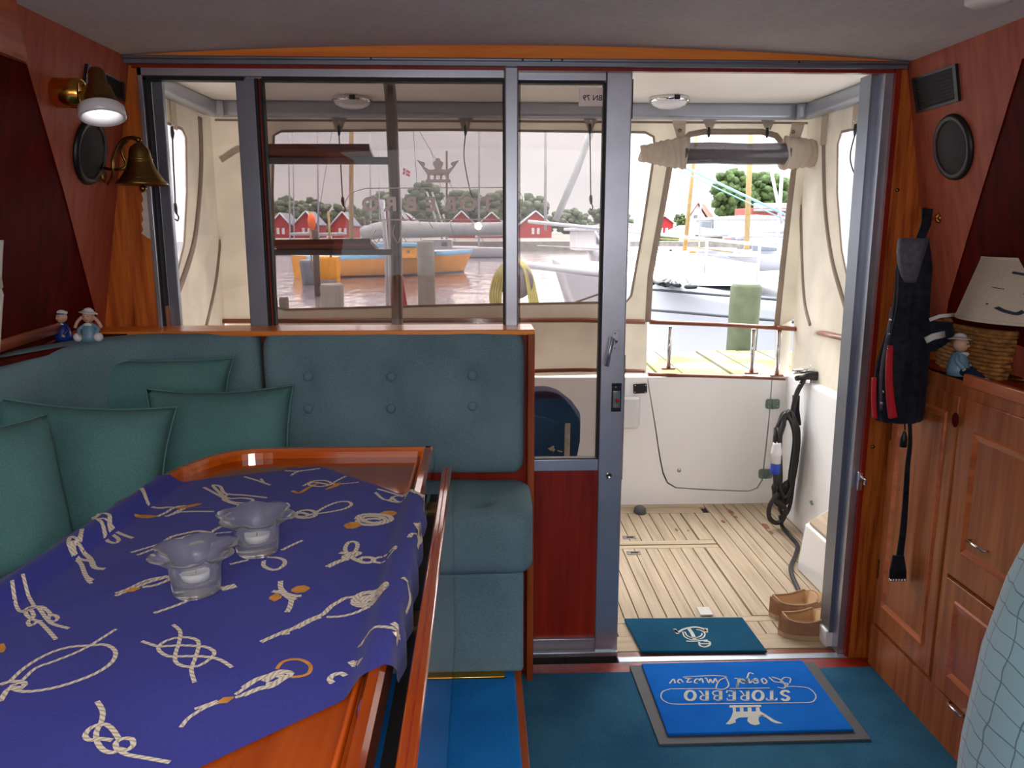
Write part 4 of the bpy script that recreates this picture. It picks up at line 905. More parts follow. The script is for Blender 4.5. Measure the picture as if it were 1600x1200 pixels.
# ================================================================ LEFT WALL : lamp, speaker, vent, bell
nl = V(WL_N).normalized(); nr = -V(WR_N).normalized()
def basis(n):
    u = V((0, 1, 0)); u = (u-n*u.dot(n)).normalized(); w = n.cross(u); 
    return (u, w if w.z > 0 else -w)
def speaker(name, c, n, r, label):
    t = thing(name, label, 'speaker', c); 
    q = lambda pr: pr
    mb = MB(); mb.lathe([(r*.80, .0), (r, .0), (r, .004), (r*.97, .010), (r*.88, .013), (r*.80, .010)], c, 0, 40, n); mb.build('rim', 'black', t)
    mb = MB(); mb.lathe([(r*.82, .006), (r*.6, .013), (r*.3, .017), (r*.1, .019), (0, .019)], c, 0, 40, n); mb.build('grille', 'grille', t)
c = wl(139, 237); speaker('round_speaker', c, nl, abs((wl(139, 185)-wl(139, 289)).length)/2, 'round black loudspeaker on the port wall behind the brass bell')
c = wr(1491, 230); speaker('round_speaker', c, nr, (wr(1491, 178)-wr(1491, 282)).length/2, 'round dark loudspeaker on the starboard wall below the vent')
def vent(quad, n, label):
    c = sum(quad, V((0, 0, 0)))/4; t = thing('air_vent', label, 'vent', c)
    i_ = [p.lerp(c, .14) for p in quad]
    mb = MB(); mb.slab(quad, n*.008, 0, holes=[i_]); mb.build('frame', 'black', t)
    mb = MB(); mb.slab(i_, n*.001, 0); mb.build('backing', 'gasket', t)
    mb = MB(); k = 9
    for j in range(k):
        a = i_[0].lerp(i_[3], (j+.2)/k); b = i_[1].lerp(i_[2], (j+.2)/k); d = i_[0].lerp(i_[3], (j+.8)/k); e = i_[1].lerp(i_[2], (j+.8)/k)
        mb.hexa([a+n*.001, b+n*.001, e+n*.001, d+n*.001, a+n*.006, b+n*.006, e+n*.003, d+n*.003])
    mb.build('slats', 'grille', t)
vent([wl(133, 99), wl(190, 128), wl(192, 158), wl(128, 132)], nl, 'small dark louvred air vent behind the brass reading lamp')
vent([wr(1428, 122), wr(1497, 99), wr(1502, 157), wr(1436, 176)], nr, 'dark louvred air vent high on the starboard wall')
# reading lamp
c0 = wl(84, 145); t = thing('reading_lamp', 'brass reading lamp with conical shade and white lens on the port wall', 'wall lamp', c0)
mb = MB(); ax_ = V((1, .10, 0)).normalized(); s1 = c0.y/1250.
mb.lathe([(0, 0), (.030, 0), (.034, .004), (.034, .062), (.031, .066), (.029, .064), (.029, .055), (0, .055)], c0, 0, 30, ax_); mb.build('wall_base', 'brass', t)
e = aY(147, 128, c0.y-.01)
mb = MB(); mb.tube([c0+ax_*.055, c0+ax_*.075+V((0, 0, .004)), e], .0045, 0, 10); mb.ball(e, .008, 0); mb.build('arm', 'brass', t)
top = aY(150, 108, c0.y-.01); botc = aY(168, 180, c0.y-.01); dn = (botc-top).normalized(); Ls = (botc-top).length
dn = (dn+V((0, -.26, 0))).normalized()
mb = MB(); mb.lathe([(0, 0), (.014, 0), (.019, .008), (.021, Ls*.38), (.027, Ls*.42), (.038, Ls*.78), (.046, Ls*.93), (.0475, Ls*.94), (.044, Ls*.93), (.026, Ls*.4)], top, 0, 36, dn); mb.build('shade', 'brass_old', t)
mb = MB(); mb.lathe([(.0455, Ls*.86), (.050, Ls*.90), (.0515, Ls*1.12), (.047, Ls*1.15), (.036, Ls*.98), (.026, Ls*.86), (.018, Ls*.8)], top, 0, 36, dn); mb.build('lens_ring', 'white', t)
mb = MB(); mb.ball(top+dn*Ls*.86, .015, 0, n=16); mb.build('bulb', 'bulb', t)
l_ = lamp('reading_lamp_light', 'POINT', top+dn*(Ls*1.0), .06, (1, .93, .9), shadow_soft_size=.015)
# ship's bell
bc = aY(217, 226, 2.22); t = thing('ships_bell', 'tarnished brass ship bell on a scrolled bracket beside the left window', 'bell', wl(170, 262))
s2 = 2.22/1250
mb = MB(); mb.lathe([(0, .004), (.010, .003), (.016, -.002), (.022, -.006), (.026, -.016), (.028, -.03), (.031, -.045), (.037, -.060), (.045, -.074), (.054, -.088), (.064, -.098), (.066, -.103), (.063, -.103), (.052, -.09), (.040, -.07), (.029, -.045), (.024, -.02), (.0, -.008)], bc, 0, 40)
for z_ in (-.035, -.041, -.083): mb.lathe([(.0295-.0-z_*.0+(.0 if z_ > -.05 else .0215), z_), (.0312+(.0 if z_ > -.05 else .0215), z_-.002), (.0305+(.0 if z_ > -.05 else .0225), z_-.004)], bc, 0, 36)
mb.build('bell', 'brass_old', t)
mb = MB(); mb.ball(bc+V((0, 0, .012)), .008, 0); mb.tube(smooth([bc+V((.0, 0, .012)), bc+V((-.02, .004, .018)), bc+V((-.05, .012, .008)), bc+V((-.078, .02, -.035)), bc+V((-.088, .03, -.075)), wl(166, 288)+V((.004, 0, 0))], 6), .0055, 0, 8, scale=lambda t: 1-.35*t)
mb.tube(smooth([bc+V((-.03, .01, .014)), bc+V((-.055, .02, -.01)), bc+V((-.05, .03, -.05)), bc+V((-.075, .03, -.062)), wl(158, 262)], 6), .004, 0, 8); mb.build('bracket', 'brass_old', t)
mb = MB(); mb.ball(wl(160, 268)+V((.002, 0, 0)), .03, 0, rx=.12, ry=.7, rz=1, n=14); mb.build('wall_plate', 'brass_old', t)
mb = MB(); mb.tube([bc+V((0, 0, -.02)), bc+V((.001, 0, -.108))], .0025, 0, 8); mb.ball(bc+V((.001, 0, -.112)), .009, 0); mb.build('clapper', 'brass_old', t)
# torn seal strip beside the window frame
mb = MB(); jag = [(221+1.5*((i*7) % 3), 302+i*5.2) for i in range(13)]
mb.slab([aY(x, y, BY-.002) for x, y in jag+[(231, 372), (243, 376), (236, 330), (233, 296)]], (0, .0015, 0)); tag(mb.build('sealing_strip', 'white_matt'), 'ragged white strip of old sealing tape beside the left window frame', 'tape')
# shelf ledge and curtain on the left
mb = MB(); mb.slab([wlp(.2, 1.095, .0), wlp(2.33, 1.095, .0), V((-.98, 2.33, 1.095)), V((-1.06, 1.9, 1.095)), V((-1.10, 1.5, 1.095)), V((-1.11, .2, 1.095))], (0, 0, -.012), 0)
struct(mb.build('trim_9', 'mahog_shaded'), 'dark shelf behind the sofa backrest on the port side')
mb = MB(); mb.sweep([(-.006, -.012), (.006, -.012), (.006, .014), (-.006, .014)], [wlp(.3, 1.11, .006), wlp(1.6, 1.11, .006), wl(92, 512, .006)], 0, up=(0, 0, 1)); struct(mb.build('trim_10', 'mahogY'), 'mahogany sill strip below the port window')
ct = aP(2, 470, V(WL_P)+V((.02, 0, 0)), WL_N); mb = MB()
cp = []
for i in range(40):
    a = i/39; cp.append((ct.y-.16+.165*a, .010*math.sin(a*34)))
rows = []
zt, zb = wl(2, 375).z, wl(2, 562).z
for k in range(17):
    f_ = k/16; z = zt+(zb-zt)*f_; pinch = 1-.45*math.exp(-((f_-.35)/.13)**2)
    rows.append([mb.v(wlp(ct.y+.005-(ct.y+.005-y)*pinch-.012*(f_ < .4), z, .014+dx)) for y, dx in cp])
for a, b in zip(rows, rows[1:]):
    for i in range(39): mb.f([a[i], a[i+1], b[i+1], b[i]], 0, True)
cu = mb.build('curtain', 'white_matt'); tag(cu, 'pale gathered curtain at the left edge of the photo', 'curtain')
mb = MB(); z_ = zt+(zb-zt)*.35; mb.sweep(rrect(.028, .012, .004), [wlp(ct.y-.10, z_, .018), wlp(ct.y-.01, z_+.005, .02)], 0, up=(1, 0, 0)); mb.build('tie_band', 'white_matt', cu)

# ================================================================ FIGURINES
def doll(c, s, R, label, body, hat, skirt=None, legs=None, grp=None, stripe=False):
    t = thing('sailor_figurine', label, 'figurine', c, grp)
    X = lambda x, y, z: c+R @ V((x, y, z))*s
    mb = MB()
    mb.sweep(circ(1, 14), [X(0, 0, 0), X(0, 0, .15), X(0, 0, .35), X(0, 0, .5), X(0, 0, .56)], 0, scale=lambda t_: s*(.24, .25, .21, .14, .07)[min(4, int(t_*4+.01))])
    for sg in (-1, 1): mb.tube(smooth([X(sg*.12, 0, .48), X(sg*.27, -.06, .36), X(sg*.22, -.2, .2)], 4), .055*s, 0, 8)
    if stripe:
        for z_ in (.2, .3, .4): mb.lathe([(.235*s*(1-(z_-.2)*.9), 0), (.245*s*(1-(z_-.2)*.9), .02*s), (.235*s*(1-(z_-.2)*.9), .04*s)], X(0, 0, z_), 1, 16)
    mb.build('body', [body, 'blue_gl'], t)
    mb = MB(); mb.ball(X(0, -.01, .72), .17*s, 0, n=16)
    mb.ball(X(0, -.18, .70), .03*s, 0, n=8)
    mb.build('head', 'skin', t)
    for sg in (-1, 1): m2 = MB(); m2.ball(X(sg*.22, -.2, .18), .05*s, 0, n=8); m2.build('hand', 'skin', t)
    mb = MB()
    for sg in (-1, 1): mb.ball(X(sg*.06, -.165, .75), .018*s, 0, n=6)
    mb.tube(smooth([X(-.05, -.165, .65), X(0, -.18, .635), X(.05, -.165, .65)], 3), .008*s, 1, 6); mb.build('face', ['gasket', 'red'], t)
    mb = MB(); mb.lathe([(.13*s, -.02*s), (.17*s, .02*s), (.16*s, .06*s), (.05*s, .10*s), (0, .10*s)] if hat != 'brim' else [(.15*s, .06*s), (.26*s, -.01*s), (.27*s, .0), (.15*s, .03*s), (.13*s, .10*s), (.05*s, .15*s), (0, .15*s)], X(.0, .02, .84), 0, 20, R @ V((.16, .05, 1)))
    mb.build('hat', 'white', t)
    if hat == 'cap': mb = MB(); mb.lathe([(.15*s, 0), (.165*s, .03*s), (.15*s, .05*s)], X(0, 0, .815), 0, 18); mb.build('hat_band', 'blue_gl', t)
    mb = MB(); mb.ball(X(0, -.10, .5), .10*s, 0, rx=1.3, ry=.5, rz=.6, n=10); mb.build('collar', 'white', t)
    if legs:
        for sg in (-1, 1):
            mb = MB(); mb.tube(smooth([X(sg*.1, -.05, .1), X(sg*.22, -.38, .12), X(sg*.30, -.62, .02)], 4), .095*s, 0, 10)
            lg = mb.build('leg', legs, t); mb = MB(); mb.ball(X(sg*.31, -.70, .0), .085*s, 0, rx=.9, ry=1.4, rz=.7, n=10); mb.build('shoe', 'white', lg)
    return t
sz = .105
z_sh = 1.096
doll(aZ(100, 532, z_sh), .085, RM(0, 0, -20), 'small blue glazed sailor figurine with a white cap on the port shelf', 'blue_gl', 'cap')
dg = doll(aZ(142, 533, z_sh), .088, RM(0, 0, 0), 'small figurine with a wide hat and braids on the port shelf', 'blue_lt', 'brim')
for sg in (-1, 1):
    mb = MB(); c = dg.location; mb.tube(smooth([c+V((sg*.014, -.004, .064)), c+V((sg*.026, -.006, .052)), c+V((sg*.034, -.006, .036))], 4), .0042, 0, 8); mb.build('braid', 'skin', dg)
    mb = MB(); mb.ball(c+V((sg*.026, -.012, .012)), .012, 0, n=10); mb.build('boot', 'white', dg)
e1 = aZ(1497, 588, CT+.002)
doll(e1+V((.01, .02, 0)), .115, RM(0, 0, 40), 'seated sailor figurine with navy legs dangling over the cabinet edge', 'blue_lt', 'brim', legs='navy', stripe=False)
doll(aZ(1527, 582, CT+.002), .105, RM(0, 0, 10), 'sailor figurine in a striped shirt beside the lamp foot', 'white', 'cap', legs='navy', stripe=True)

# ================================================================ RIGHT COUNTER : lamp, basket, picture, coat
lc = aZ(1612, 590, CT); s3 = lc.y/1250.*1.02
t = thing('table_lamp', 'brass table lamp with cream shade printed with dark blue marks', 'table lamp', lc)
zs0 = aY(1500, 500, lc.y).z; zs1 = aY(1540, 402, lc.y).z; rb, rt_ = 117*s3, 88*s3
mb = MB(); mb.lathe([(0, 0), (.095, 0), (.096, .006), (.088, .012), (0, .012)], lc, 0, 36); mb.build('base', 'brass_old', t)
mb = MB()
for sg in (-1, 1): mb.tube([lc+V((sg*48*s3, 0, .01)), lc+V((sg*48*s3, 0, zs0-lc.z+.05))], .0085, 0, 14)
mb.sweep(circ(.006, 8), [lc+V((-48*s3, 0, zs0-lc.z+.05)), lc+V((48*s3, 0, zs0-lc.z+.05))], 0); mb.build('posts', 'brass_old', t)
c2 = lc+V((-.022, -.05, .01)); mb = MB(); mb.lathe([(0, .0), (.012, .0), (.011, .03), (.024, .032), (.024, .036), (0, .038)], c2, 0, 20); mb.build('switch_knob', 'brass_old', t)
mb = MB(); mb.lathe([(rb, zs0-lc.z), (rt_, zs1-lc.z), (rt_-.003, zs1-lc.z), (rb-.003, zs0-lc.z+.001), (rb, zs0-lc.z)], lc, 0, 64)
mb.lathe([(rb+.001, zs0-lc.z-.001), (rb+.0015, zs0-lc.z+.006), (rb-.001, zs0-lc.z+.007)], lc, 0, 64); mb.lathe([(rt_+.001, zs1-lc.z+.001), (rt_+.0025, zs1-lc.z-.006), (rt_, zs1-lc.z-.007)], lc, 0, 64)
def shf(px, py):
    yy = lc.y
    for _ in range(6):
        p = aY(px, py, yy); z = p.z; k = (z-zs0)/(zs1-zs0); r = rb+(rt_-rb)*k+.0012; dx = p.x-lc.x; dx = max(-r*.97, min(r*.97, dx)); yy = lc.y-math.sqrt(r*r-dx*dx)
    return V((lc.x+dx, lc.y-math.sqrt(r*r-dx*dx), z))
K5 = 260/1040.
def z5(x, y): return (1340+x*K5, 320+y*K5)
for pts, w in ([(740, 525), (760, 480), (800, 445), (850, 425), (872, 400)], 2.2), ([(860, 385), (880, 420)], 2), ([(895, 470), (930, 465), (965, 475)], 7), ([(905, 485), (955, 480)], 4), ([(810, 540), (835, 560), (860, 545)], 4), ([(820, 555), (855, 570)], 5), ([(712, 580), (755, 572)], 2.6), ([(725, 445), (730, 450)], 2.4), ([(880, 515), (920, 525), (980, 530), (1030, 540)], 1.2), ([(940, 620), (960, 640), (985, 645)], 2.2), ([(1000, 660), (1020, 680), (1050, 690), (1075, 670)], 5), ([(1060, 430), (1100, 440), (1140, 420)], 4), ([(1080, 560), (1120, 570)], 4):
    mb.strip(smooth([z5(*p) for p in [(a, b) for a, b in pts]] and [(q[0], q[1], 0) for q in [z5(*p) for p in pts]], 4) and [(q.x, q.y) for q in smooth([(z5(*p)[0], z5(*p)[1], 0) for p in pts], 4)], w, shf, 1)
mb.build('lamp_shade', ['shade', 'ink'], t, fix=False)
# wicker basket
t0 = aZ(1505, 560, CT); bx, byy = 1.36, 2.14
t = thing('wicker_basket', 'brown woven wicker basket on the cabinet behind the figurines', 'basket', (bx, byy, CT))
mb = MB(); oval = lambda sc, z: [V((bx+.048*sc*math.cos(a*PI/20), byy+.15*sc*math.sin(a*PI/20), z)) for a in range(40)]
for k in range(11):
    pa = oval(.92+.012*k, CT+.005+k*.011)
    pa = [p+V(((p.x-bx)*.06*math.sin(i*PI/2+k*PI), (p.y-byy)*.04*math.sin(i*PI/2+k*PI), 0)) for i, p in enumerate(pa)]
    mb.tube(pa, .0062, 0, 6, closed=True)
mb.slab(oval(.9, CT), (0, 0, .004)); mb.build('body', 'wicker', t)
mb = MB(); mb.tube(oval(1.06, CT+.125), .008, 0, 8, closed=True); mb.build('rim', 'wicker', t)
# dark framed picture on the starboard panel
pq = [wr(1528, 362, -.028), wr(1590, 350, -.028), wr(1568, 445, -.028), wr(1503, 445, -.028)]; c = sum(pq, V((0, 0, 0)))/4
t = thing('picture_frame', 'dark framed picture on the dark starboard panel behind the table lamp', 'picture', c)
mb = MB(); mb.slab(pq, V((-.012, 0, 0)), 0, holes=[[p.lerp(c, .12) for p in pq]]); mb.build('frame', 'black', t); mb = MB(); mb.slab([p.lerp(c, .12) for p in pq], V((-.004, 0, 0))); mb.build('picture', 'darkscr', t)
# coat hooks
for i, (x, y, l) in enumerate(((1466, 341, 'upper brass coat hook beside the hanging strap of the jacket'), (1450, 440, 'lower brass coat hook half hidden behind the jacket'))):
    p = wr(x, y); mb = MB(); mb.lathe([(0, 0), (.016, 0), (.014, .004), (.005, .008)], p, 0, 18, nr); mb.tube(smooth([p, p+V((-.03, 0, 0)), p+V((-.045, -.006, .006)), p+V((-.046, -.01, .022))], 4), .0045, 0, 8); mb.ball(p+V((-.046, -.01, .025)), .007, 0)
    tag(mb.build('coat_hook', 'brass'), l, 'hook')
# jacket
YJ = 2.16; sj = YJ/1250
t = thing('jacket', 'black and grey hooded jacket with red lining hanging by the doorway', 'jacket', aY(1408, 655, YJ))
def loft(mb, secs, mi=0, n=22, fold=.10, seed=0, k=7, sy=.55):
    rings = []
    for x0, x1, y in secs:
        c = aY((x0+x1)/2, y, YJ); w = (x1-x0)/2*sj; rg = []
        for i in range(n):
            a = 2*PI*i/n; r_ = 1+fold*math.sin(k*a+seed+c.z*6)+.05*noise.noise(V((math.cos(a)*2, math.sin(a)*2, c.z*9+seed)))
            rg.append(mb.v(c+V((w*math.cos(a)*r_, max(w*sy, .012)*math.sin(a)*r_, 0))))
        rings.append(rg)
    for a, b in zip(rings, rings[1:]):
        for i in range(n): j = (i+1) % n; mb.f([a[i], a[j], b[j], b[i]], mi, True)
    mb.f(rings[0], mi); mb.f(rings[-1][::-1], mi)
mb = MB(); loft(mb, [(1418, 1450, 372), (1408, 1454, 392), (1400, 1456, 420), (1399, 1454, 450), (1396, 1452, 480), (1388, 1452, 510), (1380, 1452, 540), (1372, 1450, 565), (1367, 1449, 590), (1364, 1446, 615), (1362, 1444, 640), (1366, 1440, 655), (1372, 1436, 658)], 0, 44, .06, sy=.62, k=9)
mb.build('body', 'coat', t)
mb = MB(); loft(mb, [(1395, 1440, 372), (1392, 1434, 392), (1393, 1428, 412), (1398, 1424, 430), (1404, 1420, 440)], 0, 24, .05, k=5, sy=.8)
for v_ in mb.bm.verts: v_.co.y -= .035
mb.build('hood', 'coat_grey', t)
def cj(x, y, d): return aY(x, y, YJ-d)
mb = MB(); mb.sweep(rrect(.022, .004, .001), [cj(1449, 326, .02), cj(1447, 350, .03), cj(1436, 378, .045)], 0, up=(0, 1, 0), scale=lambda t_: 1.4-.4*t_); mb.build('hanging_strap', 'coat', t)
mb = MB(); mb.sweep(rrect(.020, .014, .005), smooth([cj(1391, 540, .052), cj(1389, 580, .057), cj(1391, 620, .056), cj(1395, 652, .052)], 5), 0, up=(0, 1, 0), scale=lambda t_: .75+.4*t_)
mb.sweep(rrect(.012, .012, .004), smooth([cj(1366, 590, .03), cj(1365, 625, .036), cj(1367, 654, .036)], 4), 0, up=(0, 1, 0)); mb.build('red_lining', 'red', t)
mb = MB(); mb.tube(smooth([cj(1394, 480, .05), cj(1388, 520, .055), cj(1380, 560, .057), cj(1376, 600, .056), cj(1377, 640, .052)], 6), .004, 0, 6)
for y in (500, 522, 545, 612, 630): mb.ball(cj(1392-(y-500)*.11, y, .058), .005, 1, n=8)
mb.build('zip', ['coat_grey', 'steel'], t)
mb = MB(); loft(mb, [(1436, 1450, 500), (1440, 1490, 500+4), (1442, 1494, 520), (1440, 1490, 512+18), (1436, 1462, 548)], 0, 16, .02, sy=.5)
mb.build('cuff', 'coat', t)
mb = MB(); mb.sweep(rrect(.010, .004, .001), [cj(1452, 500, .02), cj(1468, 494, .03), cj(1491, 492, .02)], 0, up=(0, 1, 0)); mb.sweep(rrect(.018, .004, .001), [cj(1446, 532, .03), cj(1458, 526, .035), cj(1476, 522, .03)], 0, up=(0, 1, 0)); mb.build('reflective_strip', 'white_matt', t)
mb = MB(); mb.tube([cj(1413, 655, .02), cj(1414, 672, .02)], .002, 0, 6); mb.lathe([(.004, 0), (.008, -.012), (.010, -.022), (.010, -.045), (0, -.046)], cj(1413, 674, .02), 0, 14); mb.build('toggle', 'black', t)
tp_ = smooth([aY(1421, 655, 2.15), aY(1422, 690, 2.15), aY(1418, 730, 2.16), aY(1415, 780, 2.16), aY(1411, 830, 2.16), aY(1405, 875, 2.16), aY(1403, 895, 2.16)], 5)
mb = MB(); mb.sweep(rrect(.018, .008, .003), tp_, 0, up=(0, 1, 0), scale=lambda t_: .55+.75*t_)
for i in range(6):
    a = aY(1392+i*4.4, 893, 2.15); mb.tube([aY(1397+i*2.6, 868, 2.15), a, a+V((0, -.003, -.022))], .0045, 0, 6); mb.lathe([(.005, 0), (.005, .008), (0, .008)], a+V((0, -.003, -.028)), 1, 8)
tag(mb.build('tasselled_cord', ['coat', 'steel']), 'long black strap with metal tipped tassels hanging below the jacket', 'cord')
# snap studs on the pillar
for i, (x, y) in enumerate(((1364, 698), (1402, 297))):
    mb = MB(); mb.lathe([(0, 0), (.006, 0), (.005, .003), (0, .004)], aY(x, y, BY-.016), 0, 14, (0, -1, 0)); tag(mb.build('snap_stud', 'brass_old'), ('lower' if y > 500 else 'upper')+' small round metal stud on the mahogany pillar right of the doorway', 'stud')

# ================================================================ ARMCHAIR (lower right corner)
t = thing('armchair', 'quilted pale teal armchair cut off by the lower right corner', 'armchair', (.92, .72, 0))
mb = MB(); secs = []
for k in range(31):
    f_ = k/30; z = .25+f_*.90
    secs.append(z)
cy_ = .80
def xl_(z):
    # silhouette read from the photo at depth .80
    pts = [(.25, .62), (.55, .585), (.75, .585), (.88, .598), (.98, .622), (1.05, .655), (1.10, .70), (1.14, .76), (1.15, .82)]
    for (a, b), (c, d) in zip(pts, pts[1:]):
        if z <= c: return b+(d-b)*(z-a)/(c-a)
    return pts[-1][1]
rings = []; n = 48
for z in secs:
    x0 = xl_(z); x1 = 1.15; cx = (x0+x1)/2+.12; hw = cx-x0; top = max(0.02, 1-max(0, (z-1.02)/.135)**2.2); hy = .16*math.sqrt(top) if z > 1.02 else .16
    rg = []
    for i in range(n):
        a = 2*PI*i/n; c_, s_ = math.cos(a), math.sin(a)
        x = cx+hw*abs(c_)**.62*(1 if c_ > 0 else -1); y = cy_+hy*abs(s_)**.62*(1 if s_ > 0 else -1)
        rg.append((mb.v((min(x, 1.2), y, z)), i/n*1.5, z))
    rings.append(rg)
for a, b in zip(rings, rings[1:]):
    for i in range(n):
        j = (i+1) % n; u1 = a[j][1] if j else 1.5
        mb.f([a[i][0], a[j][0], b[j][0], b[i][0]], 0, True, [(a[i][1], a[i][2]), (u1, a[i][2]), (u1, b[i][2]), (a[i][1], b[i][2])])
mb.f([q[0] for q in rings[-1]], 0, True); mb.f([q[0] for q in rings[0]][::-1], 0)
mb.build('backrest', 'quilt', t)
box_part('base', (.66, .30, .0), (1.14, .94, .26), 'mahog', t, .02)
mb = MB(); mb.box((.64, .20, .26), (1.16, .66, .46), 0, .05); mb.build('seat', 'quilt', t)

# ================================================================ COCKPIT
YS = 3.90
XP, XSB = -1.235, 1.555          # port / starboard canvas planes
struct_deck = MB(); d = struct_deck
d.box((-1.5, 2.433, -.06), (1.72, 3.95, -.012), 1)
random.seed(3)
def planks(x0, x1, y0, y1, w=.052, mi=0, z=-.0015):
    x = x0
    while x < x1-.004:
        xe = min(x+w, x1); dz = random.uniform(-.0004, .0004)
        d.box((x+.0022, y0, -.012), (xe-.0022, y1, z+dz), mi); x = xe
def cross(x0, x1, y0, y1): d.box((x0+.002, y0+.002, -.012), (x1-.002, y1-.002, -.001), 2)
cross(-1.3, 1.50, 2.434, 2.535)
planks(-1.3, 1.50, 2.535, 2.625); cross(-1.0, 1.30, 2.625, 2.665)
planks(-1.1, .985, 2.665, 3.30); cross(-1.1, 1.05, 3.30, 3.335); cross(-1.1, 1.05, 3.345, 3.39)
planks(-1.1, .985, 3.39, 3.74); cross(-1.1, 1.10, 3.74, 3.82)
d.box((.987, 2.67, -.012), (1.05, 3.30, -.001), 0); d.box((.987, 3.392, -.012), (1.05, 3.74, -.001), 0); d.box((1.056, 2.67, -.012), (1.13, 3.738, -.0012), 0)
planks(1.132, 1.53, 2.67, 3.88, .050); cross(-1.3, 1.13, 3.822, 3.88)
def stain(px, py, r, mi=3):
    p = aZ(px, py, 0); pts = []
    for i in range(14):
        a = 2*PI*i/14; rr = r*(1+.5*noise.noise(V((math.cos(a)*2+px, math.sin(a)*2, py)))); pts.append((p.x+rr*math.cos(a)*.6, p.y+rr*math.sin(a)*1.5, .0002))
    d.slab(pts, (0, 0, .0003), mi)
for q in ((1142, 800, .022), (1130, 815, .016), (1196, 822, .025), (1205, 832, .016), (1057, 828, .012), (1075, 829, .007), (1150, 808, .012)): stain(*q)
dk = struct(d.build('floor_1', ['teak', 'caulk', 'teakX', 'stain']), 'teak planked cockpit deck')
for i, (x, y) in enumerate(((983, 840), (990, 864))):
    p = aZ(x, y, 0); mb = MB(); mb.box(p+V((-.03, -.016, 0)), p+V((.03, .016, .002)), 0, .0008); mb.box(p+V((-.012, -.006, .002)), p+V((.02, .006, .003)), 1)
    tag(mb.build('hatch_pull', ['steel', 'gasket']), ('farther' if i == 0 else 'nearer')+' flush metal hatch pull set in the teak deck by the door', 'hatch pull')
mb = MB(); p = aZ(1003, 800, .0); mb.lathe([(0, 0), (.045, 0), (.04, .02), (.025, .028), (0, .028)], p+V((-.01, 0, 0)), 0, 16, sx=.7); tag(mb.build('drain_cover', 'rubber'), 'small grey rubber foot on the deck below the stern wall', 'cover')
# stern wall with boarding door
ZT = .66
def sy_(x, y, Y=YS-.03): return aY(x, y, Y)
door_px = [(1011, 584), (1014, 610), (1022, 660), (1030, 715), (1035, 740), (1042, 755), (1055, 763), (1100, 766), (1150, 768), (1172, 768), (1184, 763), (1192, 750), (1198, 700), (1203, 650), (1207, 590)]
Ys = YS-.03
dp = [aY(x, y, Ys) for x, y in door_px]; cdp = sum(dp, V((0, 0, 0)))/len(dp)
mb = MB(); zt = ZT
L0, L1 = V((-1.32, Ys, zt)), V((1.60, Ys, zt))
dl, dr = dp[0].copy(), dp[-1].copy(); dl.z = dr.z = zt
out_ = [V((-1.32, Ys, -.01)), V((-1.32, Ys, zt)), dl]+dp[1:-1]+[dr, V((1.60, Ys, zt)), V((1.60, Ys, -.01))]
mb.slab(out_, (0, .10, 0)); mb.box((-1.32, Ys+.085, 0), (1.6, Ys+.12, zt-.01), 0)
struct(mb.build('wall_stern', 'gel'), 'white stern bulkhead of the cockpit')
inn = [p.lerp(cdp, .0) for p in dp]; din = []
for i, p in enumerate([dl]+dp[1:-1]+[dr]):
    v_ = (cdp-p); v_.y = 0; din.append(p+v_.normalized()*(.0075 if 0 < i < len(dp)-1 else .006))
din[0].z = din[-1].z = zt
mb = MB(); mb.slab(din, (0, .06, 0)); bd = struct(mb.build('door_2', 'gel'), 'white boarding door in the stern wall')
mb = MB(); mb.slab([p+V((0, .07, 0)) for p in [dl]+dp[1:-1]+[dr]], (0, .01, 0)); mb.build('dark_gap', 'gasket', bd)
for k, (x, y) in enumerate(((1207, 631), (1196, 740))):
    p = aY(x, y, Ys-.002); mb = MB(); mb.sweep(rrect(.070, .050, .012), [p, p+V((0, -.006, 0))], 0, up=(0, 0, 1)); 
    for dx in (-.022, .022):
        for dz in (-.012, .012): mb.ball(p+V((dx, -.007, dz)), .004, 1, n=8)
    mb.tube([p+V((.0, -.008, -.025)), p+V((0, -.008, .025))], .005, 0, 8); mb.build('hinge', ['greenpl', 'steel'], bd)
mb = MB(); p = aY(1061, 735, Ys-.001); mb.lathe([(0, .004), (.009, .004), (.011, 0)], p, 0, 16, (0, -1, 0)); mb.build('push_button', 'steel', bd)
mb = MB(); p = aY(1000, 607, Ys-.001); mb.sweep(rrect(.068, .048, .006), [p, p+V((0, -.006, 0))], 0, up=(-.05, 0, 1))
for dx in (-.026, .026):
    for dz in (-.017, .017): mb.ball(p+V((dx, -.007, dz)), .004, 1, n=8)
tag(mb.build('latch_plate', ['black', 'steel']), 'black latch plate with four screws beside the boarding door', 'plate')
mb = MB(); p0, p1 = aY(938, 668, Ys-.002), aY(1000, 621, Ys-.05); mb.box(p0, p1, 0, .014); mb.box(p0+V((-.01, 0, .01)), V((p1.x+.012, p0.y-.01, p1.z-.012)), 0, .003)
tag(mb.build('shower_box', 'white'), 'white plastic box mounted on the stern wall behind the door stile', 'box')
